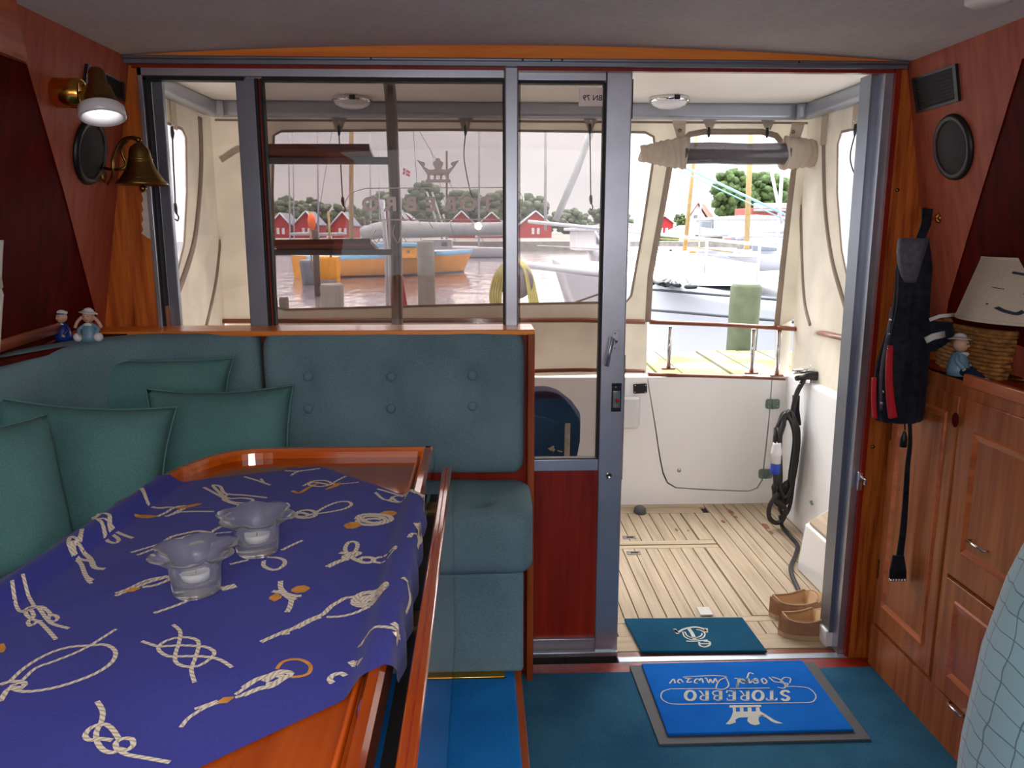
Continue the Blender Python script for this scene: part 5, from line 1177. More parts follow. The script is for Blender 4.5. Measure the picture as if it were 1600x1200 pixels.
# teak strips and rails
def rail(name, pts, r, label, mat='teak_rail', flat=.7):
    mb = MB(); mb.sweep(circ(r, 12, r*flat), pts, 0); return tag(mb.build(name, mat), label, 'rail')
rail('toe_rail', [V((-1.3, YS-.02, ZT+.01)), aY(905, 578, YS-.02), aY(1007, 580, YS-.02)], .014, 'lower teak strip along the stern wall behind the sliding door')
rail('toe_rail', [aY(1012, 585, YS-.02), aY(1120, 588, YS-.02), aY(1226, 592, YS-.02)], .014, 'lower teak strip on top of the boarding door')
rail('hand_rail', [V((-1.28, YS-.02, aY(820, 499, YS).z)), aY(905, 500, YS-.02), aY(1007, 503, YS-.02)], .017, 'upper teak handrail behind the sliding door')
rail('hand_rail', [aY(1015, 503, YS-.02), aY(1120, 507, YS-.02), aY(1213, 512, YS-.02)], .016, 'upper teak handrail across the gap in the canvas')
pr = aX(1340, 534, XSB-.01)
rail('hand_rail', smooth([aY(1213, 512, YS-.02), aY(1258, 515, YS-.03), aY(1266, 516, YS-.07), aX(1300, 524, XSB-.02), pr, V((XSB-.02, 2.5, pr.z))], 4), .017, 'upper teak handrail turning the starboard corner')
def stanchion(x, y0, y1, Y, label, r=.0115):
    a, b = aY(x, y0, Y), aY(x, y1, Y); b.x = a.x
    t = thing('stanchion', label, 'post', b, 'polished stanchions under the stern handrail')
    mb = MB(); mb.tube([b, a], r, 0, 14); mb.build('tube', 'steel', t); mb = MB(); mb.sweep(rrect(.07, .025, .01), [b, b+V((0, 0, .008))], 0, up=(0, 1, 0)); mb.build('foot', 'teak_rail', t)
stanchion(1047, 510, 577, YS-.02, 'polished stanchion at the left of the open gap in the canvas')
stanchion(1178, 514, 584, YS-.02, 'polished stanchion in front of the green mooring pile')
stanchion(1218, 514, 588, YS-.02, 'polished stanchion at the right edge of the open gap')
p = aX(1328, 535, XSB-.02); mb = MB(); mb.tube([V((XSB-.02, p.y, ZT)), p], .012, 0, 14); tag(mb.build('stanchion', 'steel'), 'stanchion nearest the doorway on the starboard side', 'post')
# starboard and port coamings
mb = MB()
mb.hexa([(1.50, Ys+.02, -.02), (2.1, Ys+.02, -.02), (2.1, 2.44, -.02), (1.44, 2.44, -.02), (1.53, Ys+.02, ZT+.02), (2.1, Ys+.02, ZT+.04), (2.1, 2.44, ZT+.04), (1.50, 2.44, ZT+.03)], 0, .02)
mb.build('x', 'gel') if False else None
struct(mb.build('wall_starboard', 'gel'), 'white starboard side of the cockpit')
mb = MB(); mb.hexa([(-1.9, Ys+.02, -.02), (-1.22, Ys+.02, -.02), (-1.18, 2.44, -.02), (-1.9, 2.44, -.02), (-1.9, Ys+.02, ZT+.02), (-1.25, Ys+.02, ZT+.02), (-1.22, 2.44, ZT+.02), (-1.9, 2.44, ZT+.02)], 0, .02)
struct(mb.build('wall_port', 'gel'), 'white port side of the cockpit')
# outside skin of the saloon bulkhead (white) left and right of the openings
struct(box_part('wall_cockpit', (1.20, 2.46, -.05), (2.1, 2.50, 1.95), 'gel'), 'white outer face of the bulkhead on the starboard side')
struct(box_part('wall_cockpit', (-1.9, 2.46, -.05), (-.93, 2.50, 1.95), 'gel'), 'white outer face of the bulkhead on the port side')
struct(box_part('wall_cockpit', (-.93, 2.49, -.05), (.10, 2.53, 1.05), 'gel'), 'white outer face of the bulkhead below the windows')
# step box
t = thing('boarding_step', 'white boarding step with a teak tread against the starboard cockpit side', 'step', (1.38, 2.8, 0))
mb = MB(); mb.hexa([(1.31, 2.46, 0), (1.50, 2.46, 0), (1.50, 3.24, 0), (1.30, 3.06, 0), (1.31, 2.46, .21), (1.50, 2.46, .21), (1.50, 3.22, .21), (1.31, 3.03, .21)], 0, .008); mb.build('box', 'gel', t)
mb = MB(); mb.hexa([(1.322, 2.47, .211), (1.50, 2.47, .211), (1.50, 3.20, .211), (1.322, 3.02, .211), (1.322, 2.47, .225), (1.52, 2.47, .225), (1.52, 3.20, .225), (1.322, 3.02, .225)], 0, .004); mb.build('tread', 'teak', t)
mb = MB(); p = aX(1272, 783, 1.50); mb.ball(p, .012, 0); mb.tube([p, p+V((-.02, -.01, 0)), p+V((-.03, -.05, .004))], .006, 0, 8); tag(mb.build('turn_catch', 'greenpl'), 'small grey turn catch on the cockpit side above the step', 'catch')
mb = MB(); p = aZ(1298, 1012, .0); mb.box(p+V((-.02, -.0, 0)), p+V((.02, .06, .06)), 0, .006); mb.lathe([(0, 0), (.006, 0), (.005, .003), (0, .003)], p+V((0, .03, .06)), 1, 12); mb.ball(p+V((.01, .06, .07)), .014, 1, n=10)
tag(mb.build('door_stop', ['white', 'steel']), 'white plastic door stop on the deck beside the brown shoes', 'door stop')
# hardtop ceiling with gutter
zc0 = 1.955
mb = MB(); mb.box((-1.45, 2.42, zc0), (1.75, 3.95, zc0+.05), 0)
struct(mb.build('ceiling_cockpit', 'roofw'), 'white underside of the cockpit hardtop')
mb = MB(); pr_ = [(-.03, -.012), (.03, -.03), (.034, .02), (.02, .034), (-.03, .034)]
yl, yr = aY(330, 178, YS).z, 0
zr = aY(1100, 174, YS-.04).z
loop = smooth([V((XP+.02, 2.44, zr+.01)), V((XP+.02, 3.70, zr)), V((XP+.06, YS-.05, zr)), V((XP+.2, YS-.04, zr)), V((.1, YS-.03, zr+.004)), V((XSB-.22, YS-.04, zr)), V((XSB-.06, YS-.06, zr)), V((XSB-.02, 3.68, zr)), V((XSB-.02, 2.44, zr+.01))], 5)
mb.sweep(rrect(.05, .075, .02), loop, 0, up=(0, 0, 1)); struct(mb.build('trim_11', 'alu_white'), 'pale gutter rail round the edge of the hardtop')
for i, (x, y, l) in enumerate(((1046, 152, 'round chrome ringed light on the hardtop above the doorway'), (550, 152, 'round light on the hardtop seen through the tinted window'))):
    p = aZ(x, y, zc0); t = thing('cockpit_light', l, 'ceiling light', p); mb = MB(); mb.lathe([(0, 0), (.088, 0), (.088, -.022), (.080, -.024), (.078, -.01)], p, 0, 36); mb.build('rim', 'chrome', t)
    mb = MB(); mb.lathe([(.080, -.020), (.070, -.034), (.045, -.045), (0, -.05)], p, 0, 36); mb.build('diffuser', 'white', t)
    mb = MB(); mb.box(p+V((.002, -.091, -.022)), p+V((.026, -.086, -.004))); mb.build('switch', 'gasket', t)
for i, (x, y) in enumerate(((327, 172), (1262, 171), (240, 152))):
    p = aZ(x, y, zc0); mb = MB(); mb.lathe([(0, .001), (.02, .001), (.02, -.014), (.012, -.02), (0, -.02)], p, 0, 16); tag(mb.build('snap_fitting', 'brass'), 'small bright snap fitting at the '+['port corner', 'starboard corner', 'forward port edge'][i]+' of the hardtop', 'fitting')

# ---- canvas enclosure
ztop = zr
def cp_(x, y): return aY(x, y, YS)
W1 = smooth([cp_(428, 212), cp_(440, 205), cp_(700, 203), cp_(1008, 207), cp_(1021, 214), cp_(1023, 232), cp_(1004, 360), cp_(986, 462), cp_(978, 472), cp_(700, 477), cp_(445, 484), cp_(433, 480), cp_(431, 460), cp_(426, 300)], 1, True)
zrail = aY(905, 500, YS).z
OP = [cp_(1012, 503), cp_(1016, 430), cp_(1034, 330), cp_(1046, 262), cp_(1060, 225), cp_(1078, 210), cp_(1100, 206), cp_(1190, 206), cp_(1212, 212), cp_(1225, 228), cp_(1240, 262), cp_(1232, 330), cp_(1222, 420), cp_(1213, 512)]
t = thing('stern_canvas', 'cream canvas across the stern with a large window and an open gap', 'canvas', (0, YS, ZT))
outer = [V((XP, YS, ztop)), V((XP, YS, zrail))]+OP+[V((XSB, YS, zrail)), V((XSB, YS, ztop))]
mb = MB(); mb.slab([V(p) for p in outer], (0, .004, 0), 0, holes=[W1]); mb.build('panel', 'canvas', t)
mb = MB(); zl = ZT-.02; mb.slab([V((XP, YS+.03, zrail+.02)), V((XP, YS+.03, zl)), cp_(1010, 584), cp_(1011, 500)], (0, .004, 0)); mb.slab([cp_(1216, 505)+V((0, .03, 0)), cp_(1214, 592)+V((0, .03, 0)), V((XSB, YS+.03, zl)), V((XSB, YS+.03, zrail+.02))], (0, .004, 0)); mb.build('lower_panel', 'canvas', t)
mb = MB()
def hem(pts, w, closed=False, off=.004):
    P = pts+[pts[0], pts[1]] if closed else pts
    for i in range(1):
        mb.sweep([(-w/2, -.001), (w/2, -.001), (w/2, .001), (-w/2, .001)], [p+V((0, -off, 0)) for p in (pts if closed else pts)], 0, up=(0, 1, 0), closed=closed, sm=False)
hem(W1, .012, True); hem(OP, .028)
hem([V((XP+.02, YS, ztop-.045)), V((XSB, YS, ztop-.045))], .01)
mb.build('hem', 'hem', t)
mb = MB(); mb.slab([p+V((0, .001, 0)) for p in W1], (0, .0015, 0)); mb.build('window', 'vinyl', t)
# hanging tabs
for x, y0, y1 in ((530, 183, 205), (727, 180, 205), (922, 180, 203), (1108, 183, 203), (1199, 183, 203)):
    mb = MB(); mb.slab([cp_(x-13, y0)+V((0, -.012, 0)), cp_(x+13, y0)+V((0, -.012, 0)), cp_(x+4, y1)+V((0, -.012, 0)), cp_(x-4, y1)+V((0, -.012, 0))], (0, .003, 0)); mb.build('tab', 'strapc', t)
# arched seam of the port corner and starboard corner pieces
mb = MB(); hem(smooth([cp_(345, 250), cp_(375, 232), cp_(410, 228)], 5), .03); mb.build('reinforcement', 'strapc', t)
# side canvases
def side(name, X, outer_px, win_px, seams, label, matw):
    t = thing(name, label, 'canvas', (X, 3.2, ZT)); sgn = 1 if X > 0 else -1
    f_ = lambda x, y: aX(x, y, X)
    wpts = [f_(*p) for p in win_px]
    # bridge to the saloon bulkhead
    o_ = [V((X, YS, ztop)), V((X, 2.5, ztop)), V((X, 2.5, .66)), V((X, YS, .66))]
    mb = MB(); mb.slab(o_, (sgn*.004, 0, 0), 0, holes=[wpts]); mb.build('panel', 'canvas', t)
    mb = MB(); mb.slab([p+V((sgn*.001, 0, 0)) for p in wpts], (sgn*.0015, 0, 0)); mb.build('window', matw, t)
    mb = MB()
    mb.sweep([(-.006, -.001), (.006, -.001), (.006, .001), (-.006, .001)], [p+V((-sgn*.003, 0, 0)) for p in wpts], 0, up=(1, 0, 0), closed=True, sm=False)
    for s_, w in seams: mb.sweep([(-w/2, -.004), (w/2, -.004), (w/2, .004), (-w/2, .004)], [p+V((-sgn*.004, 0, 0)) for p in smooth([f_(*p) for p in s_], 5)], 0, up=(1, 0, 0))
    mb.build('seam', 'hem', t); return t
kS = lambda x, y: (180+x*.1625, 90+y*.1625)
ts = side('side_canvas', XP, None, [(225, 190), (262, 193), (284, 202), (290, 215), (291, 300), (287, 380), (275, 430), (262, 462), (245, 480), (225, 480)],
     [([(311, 183), (313, 260), (305, 360), (290, 420), (262, 492)], .030), ([(334, 187), (341, 230), (346, 290), (344, 360), (336, 440), (320, 514)], .014)], 'cream canvas on the port side with a curved clear window', 'vinyl_milky')
tsb = side('side_canvas', XSB, None, [(1316, 206), (1345, 200), (1400, 190), (1420, 300), (1400, 520), (1360, 505), (1345, 490), (1328, 450), (1316, 390), (1309, 300), (1310, 225)],
     [([(1252, 200), (1252, 300), (1254, 400), (1258, 470), (1267, 508)], .014), ([(1288, 215), (1290, 320), (1300, 400), (1316, 460), (1338, 530)], .020)], 'cream canvas on the starboard side with a cloudy window', 'vinyl_milky')
for X, tt, pts in ((XP, ts, (268, 190)), (XSB, tsb, (1341, 188)), (XSB, tsb, (1291, 205))):
    a = aX(pts[0], pts[1], X); sg = 1 if X > 0 else -1; mb = MB(); mb.box(V((X-sg*.012, a.y-.03, ztop-.03)), V((X-sg*.008, a.y+.03, a.z-.03 if pts[0] != 1291 else a.z-.06))); mb.build('tab', 'strapc', tt)
# bungee fly clips
def bungee(x0, y0, x1, y1, plane, bow, label, grp='elastic cords with hooks hanging from the hardtop edge'):
    f_ = (lambda x, y: aY(x, y, YS-.03)) if plane == 'Y' else (lambda x, y: aX(x, y, plane))
    a, b = f_(x0, y0), f_(x1, y1); t = thing('bungee_cord', label, 'cord', a, grp)
    mb = MB(); mb.lathe([(.010, -.002), (.010, .002)], a+V((0, 0, .012)), 0, 12, (0, 1, 0)); mb.tube(smooth([a+V((0, 0, .014)), a+V((.008, 0, .004)), a+V((.004, 0, -.010))], 4), .003, 0, 6)
    mb.build('ring', 'steel', t)
    mb = MB(); mb.tube([a+V((0, 0, -.004)), a+V((.001, 0, -.03)), a+V((0, 0, -.05))], .0075, 0, 8, scale=lambda q: (.7, 1.1, .6)[int(q*2)]); mb.build('upper_clip', 'cable', t)
    if y1-y0 > 40:
        m1 = a.lerp(b, .4)+V((bow, 0, 0) if plane == 'Y' else (0, bow, 0)); m2 = a.lerp(b, .75)+V((bow*.4, 0, 0))
        mb = MB(); mb.tube(smooth([a+V((0, 0, -.05)), m1, m2, b+V((0, 0, .045))], 6), .0028, 0, 6); mb.build('elastic', 'gasket', t)
        mb = MB(); mb.tube([b+V((0, 0, .05)), b+V((0, 0, .03)), b+V((.003, 0, .008))], .0085, 0, 8, scale=lambda q: (.8, 1, .5)[int(q*2)]); mb.tube(smooth([b+V((.003, 0, .01)), b+V((.010, 0, -.004)), b+V((.004, 0, -.018)), b+V((-.004, 0, -.01))], 4), .003, 0, 6); mb.build('lower_hook', 'cable', t)
bungee(529, 194, 536, 325, 'Y', .0, 'elastic cord hanging behind the ladder steps'); bungee(727, 194, 739, 325, 'Y', -.02, 'elastic cord hanging to the right of the etched crown')
bungee(922, 192, 923, 322, 'Y', 0, 'elastic cord seen through the sliding door glass'); bungee(1108, 197, 1108, 215, 'Y', 0, 'short clip over the left half of the rolled flap'); bungee(1199, 198, 1199, 215, 'Y', 0, 'short clip over the right half of the rolled flap')
bungee(268, 196, 275, 338, XP+.03, 0, 'elastic cord in front of the port side window'); bungee(1337, 192, 1338, 335, XSB-.03, .05, 'elastic cord in front of the starboard side window')
# rolled flap
YR = YS-.10
t = thing('rolled_flap', 'rolled up smoky window flap strapped above the gap in the canvas', 'canvas roll', aY(1145, 258, YR))
def ry_(x, y): return aY(x, y, YR)
a, b = ry_(1066, 240), ry_(1230, 240); r = 20*YR/1250
mb = MB(); mb.sweep(circ(r, 22, r*.8), smooth([a, a.lerp(b, .3)+V((0, 0, .003)), a.lerp(b, .6)+V((0, 0, -.002)), b], 5), 0, cap=False); mb.sweep(circ(r*.72, 18, r*.55), [a+V((0, .01, -.01)), b+V((0, .0, -.015))], 0); mb.build('vinyl_roll', 'vinyl_roll', t)
def gather(x0, x1, ya, yb, yc, yd, name, n=7):
    mb = MB(); prev = None
    for i in range(n*6+1):
        f_ = i/(n*6); x = x0+(x1-x0)*f_; top_ = ya+(yb-ya)*f_; bot = yc+(yd-yc)*f_
        c = ry_(x, (top_+bot)/2); hh = (bot-top_)/2*YR/1250*(1+.045*math.sin(f_*n*2*PI)); rg = []
        for k in range(18):
            a_ = 2*PI*k/18; rg.append(mb.v(c+V((.008*math.sin(a_*2+f_*9), hh*.8*math.sin(a_), hh*math.cos(a_)))))
        if prev:
            for k in range(18): mb.f([prev[k], prev[(k+1) % 18], rg[(k+1) % 18], rg[k]], 0, True)
        else: mb.f(rg[::-1])
        prev = rg
    mb.f(prev); mb.build(name, 'strapc', t)
gather(1001, 1072, 228, 214, 252, 264, 'left_gather'); gather(1224, 1296, 214, 222, 264, 258, 'right_gather')
for x0, x1, x2, x3, y0, y1 in ((1050, 1072, 1058, 1070, 188, 216), (1238, 1258, 1232, 1250, 192, 218)):
    mb = MB(); mb.slab([ry_(x0, y0), ry_(x1, y0), ry_(x3, y1), ry_(x2, y1)], (0, .003, 0)); mb.lathe([(.004, 0), (.008, 0), (.008, .004), (.004, .004)], ry_((x2+x3)/2-2, y1-12)+V((0, -.002, 0)), 1, 14, (0, -1, 0)); mb.build('strap', ['strapc', 'brass_old'], t)

# ---- flybridge ladder
YL = 2.95
t = thing('flybridge_ladder', 'steel ladder with two brown wooden treads behind the tinted window', 'ladder', aY(618, 600, YL))
mb = MB(); mb.tube(smooth([aY(606, 118, YL-.03), aY(610, 150, YL), aY(614, 230, YL), aY(618, 330, YL), aY(620, 420, YL), aY(621, 560, YL), aY(621, 740, YL)], 4), .021, 0, 16); mb.build('pole', 'ladder', t)
mb = MB(); mb.tube(smooth([aY(398, 118, YL-.03), aY(400, 250, YL), aY(402, 400, YL), aY(402, 600, YL), aY(402, 740, YL)], 4), .019, 0, 12); mb.build('pole', 'ladder', t)
for q, bar in ((((411, 224), (577, 224), (587, 247), (424, 247)), (251, 414)), (((424, 374), (578, 372), (592, 386), (440, 388)), (394, 420))):
    a, b = aY(q[0][0], q[0][1], YL-.06), aY(q[1][0], q[1][1], YL-.06); c, d_ = aY(q[2][0], q[2][1], YL+.05), aY(q[3][0], q[3][1], YL+.05)
    mb = MB(); mb.hexa([a, b, c, d_, a+V((0, 0, -.02)), b+V((0, 0, -.02)), c+V((0, 0, -.02)), d_+V((0, 0, -.02))], 0, .004); mb.build('tread', 'teak_rail', t)
    mb = MB(); mb.box(aY(404, bar[0]+5, YL-.01), aY(620, bar[0]-5, YL+.015), 0, .004); mb.build('bracket', 'alu_dark', t)
# ---- covered folding chair seen through the door
YC = 2.95; sc_ = YC/1250
t = thing('folding_chair', 'folded wooden chair under a navy cover seen through the sliding door', 'chair', aY(865, 770, YC)+V((0, 0, 0)))
t.location.z = 0
mb = MB(); prof = [(800, 640), (808, 622), (830, 612), (858, 611), (878, 617), (892, 634), (907, 656), (905, 690), (898, 724), (894, 800), (800, 800)]
pts = [aY(x, y, YC) for x, y in prof]
n = len(pts); fr = [mb.v(p) for p in pts]; bk = [mb.v(p+V((.02 if i > 4 else 0, .16, -.01))) for i, p in enumerate(pts)]
mb.f(fr); mb.f(bk[::-1])
for i in range(n): mb.f([fr[i], fr[(i+1) % n], bk[(i+1) % n], bk[i]], 0)
bmesh.ops.bevel(mb.bm, geom=[e for e in mb.bm.edges], offset=.012, segments=2, affect='EDGES', profile=.5)
for v_ in mb.bm.verts: v_.co += V((noise.noise(v_.co*8), noise.noise(v_.co*8+V((3, 3, 3))), 0))*.006
mb.build('cover', 'navy', t)
mb = MB(); mb.slab([aY(x, y, YC-.02) for x, y in ((800, 655), (835, 650), (860, 655), (874, 664), (870, 800), (800, 800))], (0, .016, 0)); mb.build('front_flap', 'navy', t)
mb = MB(); a, b = aY(887, 662, YC-.012), aY(884, 740, YC-.012); b.z = .0; mb.sweep(rrect(.020, .016, .003), [a, b], 0, up=(0, 1, 0)); mb.build('leg', 'teak', t)
mb = MB()
for pl in ([(856, 701), (862, 698), (868, 702), (866, 705), (860, 704)], [(862, 697), (866, 697), (864, 708)], [(871, 703), (879, 705), (878, 707), (871, 705)]): mb.slab([aY(x, y, YC-.0215) for x, y in pl], (0, .001, 0))
mb.build('emblem', 'straw', t)
# ---- shoes
def shoe(heel, toe, s, label, side_=1):
    h = V(heel); L = (V(toe)-h).length; ax1 = (V(toe)-h).normalized(); ay1 = V((-ax1.y, ax1.x, 0)); t = thing('shoe', label, 'shoe', h+ax1*L/2, 'pair of brown slip-on shoes beside the doorway')
    t.location.z = 0.0
    def wdt(u): return L*(.130+.035*math.sin(min(1, u*1.25)*PI*.9)+.02*math.sin(u*PI))*math.sqrt(max(0, 1-(abs(2*u-1))**5.5))
    def X(u, v_, z): return h+ax1*(L*u)+ay1*(wdt(u)*v_)+V((0, 0, z))
    N = 28; 
    mb = MB(); rows = []
    for i in range(N+1):
        u = i/N; rows.append([mb.v(X(u, v_*1.06, z)) for v_, z in ((-1, 0), (-1.02, .016), (1.02, .016), (1, 0))])
    for a, b in zip(rows, rows[1:]):
        for k in range(4): mb.f([a[k], a[(k+1) % 4], b[(k+1) % 4], b[k]], 0)
    mb.f(rows[0]); mb.f(rows[-1][::-1]); mb.build('sole', 'sole', t)
    def hh(u): return .076-.018*math.sin(min(1, u/.5)*PI)**.8 if u < .5 else .080-.040*sst(.5, 1, u)
    mb = MB(); rows = []
    VO = [-1, -1.03, -1.0, -.93, -.84, -.76, -.68, 0, .68, .76, .84, .93, 1.0, 1.03, 1]
    for i in range(N+1):
        u = i/N; H_ = hh(u); rg = []; op = .05 < u < .5
        for k in range(15):
            if op:
                m_ = min(k, 14-k); v_ = VO[k]; z = (.016, .032, .016+(H_-.016)*.62, .016+(H_-.016)*.86, H_, H_-.004, .034, .026)[m_]
            else:
                a = PI*k/14; v_ = -math.cos(a)*(1+.02*math.sin(a)); z = .016+(H_-.016)*math.sin(a)**.6
            rg.append(mb.v(X(u, v_, z)))
        rows.append(rg)
    for i, (a, b) in enumerate(zip(rows, rows[1:])):
        for k in range(14):
            ins = 5 <= k <= 8 and .03 < i/N < .5
            mb.f([a[k], a[k+1], b[k+1], b[k]], 1 if ins else (2 if i/N >= .5 and 4 <= k <= 9 else 0), True)
    mb.build('upper', ['suede', 'suede_lt', 'suede_lt'], t)
    mb = MB(); rim = []
    for i in range(2, 15): u = .02+.48*i/15; rim.append(X(u, -.84, hh(u)+.001))
    for k in range(7): a = PI*k/6; rim.append(X(.50+.05*math.sin(a), -.80*math.cos(a), .016+(hh(.5)-.016)*max(.55, math.sin(math.acos(min(1, .80*abs(math.cos(a))))))**.6+.002))
    for i in range(14, 1, -1): u = .02+.48*i/15; rim.append(X(u, .84, hh(u)+.001))
    mb.tube(rim, .003, 0, 6, closed=True); mb.build('collar', 'sole', t); return t
shoe(aZ(1215, 990, 0), aZ(1318, 992, 0)+V((.06, .02, 0)), 1, 'nearer brown suede slip-on shoe in front of its pair')
shoe(aZ(1201, 962, 0), aZ(1310, 962, 0)+V((.07, .03, 0)), 1, 'farther brown suede slip-on shoe behind its pair')

# ---- cleat and shore power cable
t = thing('deck_cleat', 'chrome deck cleat wrapped with black rope on the starboard coaming', 'cleat', aY(1275, 600, 3.7))
pc = aY(1275, 592, 3.62); 
mb = MB(); mb.box(pc+V((-.09, -.03, -.02)), pc+V((.10, .05, -.014)), 0, .003); mb.tube([pc+V((-.11, 0, .035)), pc+V((-.03, 0, .04)), pc+V((.04, 0, .03)), pc+V((.12, 0, .022))], .012, 0, 10); mb.tube([pc+V((-.02, 0, -.02)), pc+V((-.02, 0, .035))], .014, 0); mb.tube([pc+V((.04, 0, -.02)), pc+V((.04, 0, .03))], .014, 0); mb.ball(pc+V((0, .05, .05)), .014, 0); mb.build('cleat', 'chrome', t)
mb = MB()
for k in range(4): mb.tube(smooth([pc+V((-.10+.012*k, -.01, .005)), pc+V((-.05, -.035, .012+.006*k)), pc+V((.03, -.035, .004+.008*k)), pc+V((.11-.01*k, -.01, -.004)), pc+V((.05, .03, .012))], 4), .010, 0, 8, closed=True)
mb.tube(smooth([pc+V((.11, -.01, 0)), pc+V((.12, -.03, -.02)), pc+V((.10, -.05, -.03))], 4), .007, 0, 8); mb.build('rope_turns', 'cable', t)
YW = 3.60
def wc(x, y, o=0): return aY(x, y, YW-o)
t = thing('shore_cable', 'coiled black shore power cable hanging on the starboard cockpit side', 'cable', wc(1228, 820))
mb = MB()
mb.tube(smooth([pc+V((-.10, -.01, .005)), wc(1256, 592), wc(1246, 612), wc(1240, 635), wc(1238, 650)], 5), .012, 0, 10)
random.seed(5)
for k in range(7):
    jx = lambda a=5: random.uniform(-a, a); o = .01+.012*k
    top_ = (1231+jx(4), 645+jx(4)); lf = (1208+k*2+jx(3), 690+jx(8)); bt = (1222+jx(8), 800-k*4+jx(6)); rt__ = (1249-k*1.2+jx(2), 690+jx(8))
    mb.tube(smooth([wc(*top_, o), wc(lf[0]+6, 664, o), wc(*lf, o), wc(lf[0]+1, 745, o), wc(bt[0]-8, bt[1]-14, o), wc(*bt, o), wc(bt[0]+9, bt[1]-18, o), wc(rt__[0]-7, 745, o), wc(*rt__, o), wc(rt__[0]-4, 662, o)], 5, True), .0095, 0, 8, closed=True)
mb.tube(smooth([wc(1216, 770, .09), wc(1203, 790, .09), wc(1202, 808, .09), wc(1212, 817, .09), wc(1223, 812, .09), wc(1227, 796, .09), wc(1218, 785, .09), wc(1208, 778, .09)], 5), .011, 0, 8)
mb.build('coil', 'cable', t)
mb = MB(); mb.tube(smooth([wc(1219, 806, .09), wc(1221, 814, .09), aZ(1222, 822, .012), aZ(1235, 838, .010), aZ(1246, 852, .010), aZ(1243, 868, .010), aZ(1236, 885, .010), aZ(1238, 900, .010), aZ(1246, 918, .010), aZ(1254, 932, .010), aZ(1268, 940, .010), aZ(1300, 947, .010), aZ(1330, 950, .010)], 6), .0095, 0, 8); mb.build('tail', 'cable', t)
mb = MB(); mb.lathe([(0, 0), (.020, 0), (.022, .01), (.022, .045), (.018, .05), (0, .05)], wc(1211, 740, .13), 0, 20); mb.build('blue_collar', 'blueplug', t)
mb = MB(); mb.lathe([(0, .0), (.022, 0), (.023, .04), (.026, .045), (.024, .06), (.019, .085), (.018, .095), (0, .095)], wc(1211, 740, .13)+V((0, 0, .05)), 0, 20); mb.build('white_plug', 'white', t)
mb = MB(); mb.tube([wc(1211, 740, .13), wc(1212, 765, .11)], .010, 0, 8)
mb.build('plug_lead', 'cable', t)
for dx in (-.008, .008): mb = MB(); mb.tube([wc(1211, 740, .13)+V((dx, 0, .14)), wc(1213, 668, .10)+V((dx, 0, 0))], .006, 0, 8); mb.build('lead_strand', 'cable', t)
mb = MB(); mb.sweep(rrect(.035, .008, .002), [wc(1244, 618, -.02), wc(1243, 640, -.0), wc(1246, 665, 0)], 0, up=(0, 1, 0)); mb.build('hanging_strap', 'coat', t)

# ================================================================ HARBOUR
ZW = -.75
mb = MB(); mb.f([mb.v(p) for p in ((-260, 4.3, ZW), (300, 4.3, ZW), (300, 78, ZW), (-260, 78, ZW))]); mb.f([mb.v(p) for p in ((-260, -60, ZW), (300, -60, ZW), (300, 4.3, ZW), (-260, 4.3, ZW))])
w_ = mb.build('harbour_water', 'water'); tag(w_, 'grey rippled harbour water behind the boat', 'water', kind='stuff')
mb = MB(); mb.box((-260, 78, -1.5), (300, 330, .15), 0); tag(mb.build('quay', 'quay'), 'stone quay and ground on the far side of the harbour', 'quay')
def pile_(x0, x1, yt, Y, label, m='pile_g', lean=0.0):
    a, b = aY(x0, yt, Y), aY(x1, yt, Y); c = (a+b)/2; r = (b.x-a.x)/2
    mb = MB(); mb.sweep(circ(r, 18), [V((c.x-lean, Y+r, ZW-.4)), V((c.x-lean*.3, Y+r, c.z-.5)), V((c.x, Y+r, c.z-.02)), V((c.x, Y+r, c.z+.01))], 0, scale=lambda t: 1 if t < .9 else .9)
    for v_ in mb.bm.verts: v_.co += V((noise.noise(v_.co*5), noise.noise(v_.co*5+V((2, 2, 2))), 0))*r*.12
    tag(mb.build('mooring_pile', m), label, 'mooring pile')
pile_(1150, 1198, 447, 6.78, 'green algae covered mooring pile standing at the jetty', 'pile', .04)
pile_(497, 533, 446, 10.4, 'short grey mooring pile in the water, lowest in the tinted window')
pile_(650, 678, 378, 13.4, 'tall grey mooring pile in front of the yellow boat')
pile_(486, 496, 360, 26, 'thin dark mooring pile at the stern of the yellow boat', 'bark')
pile_(434, 449, 466, 12, 'dark pile head at the lower left corner of the stern window', 'bark')
# jetty
mb = MB(); x = -1.0; k = 0
random.seed(11)
while x < 5.2:
    w = .178; dz = random.uniform(-.006, .006); mb.hexa([(x, 5.35, .31), (x+w-.014, 5.35, .31), (x+w-.014, 6.74, .31), (x, 6.74, .31), (x-.03, 5.35, .35+dz), (x+w-.044, 5.35, .35+dz), (x+w-.014, 6.74, .35+dz), (x, 6.74, .35+dz)], 0); x += w
mb.box((-1, 5.5, .15), (5.2, 5.62, .31), 1); mb.box((-1, 6.4, .15), (5.2, 6.52, .31), 1)
for xx in (-.8, 2.2, 5): mb.sweep(circ(.09, 10), [V((xx, 5.56, ZW-.3)), V((xx, 5.56, .2))], 1)
tag(mb.build('jetty', ['lichen', 'bark']), 'wooden jetty with yellow lichen covered planks behind the stern rail', 'jetty')
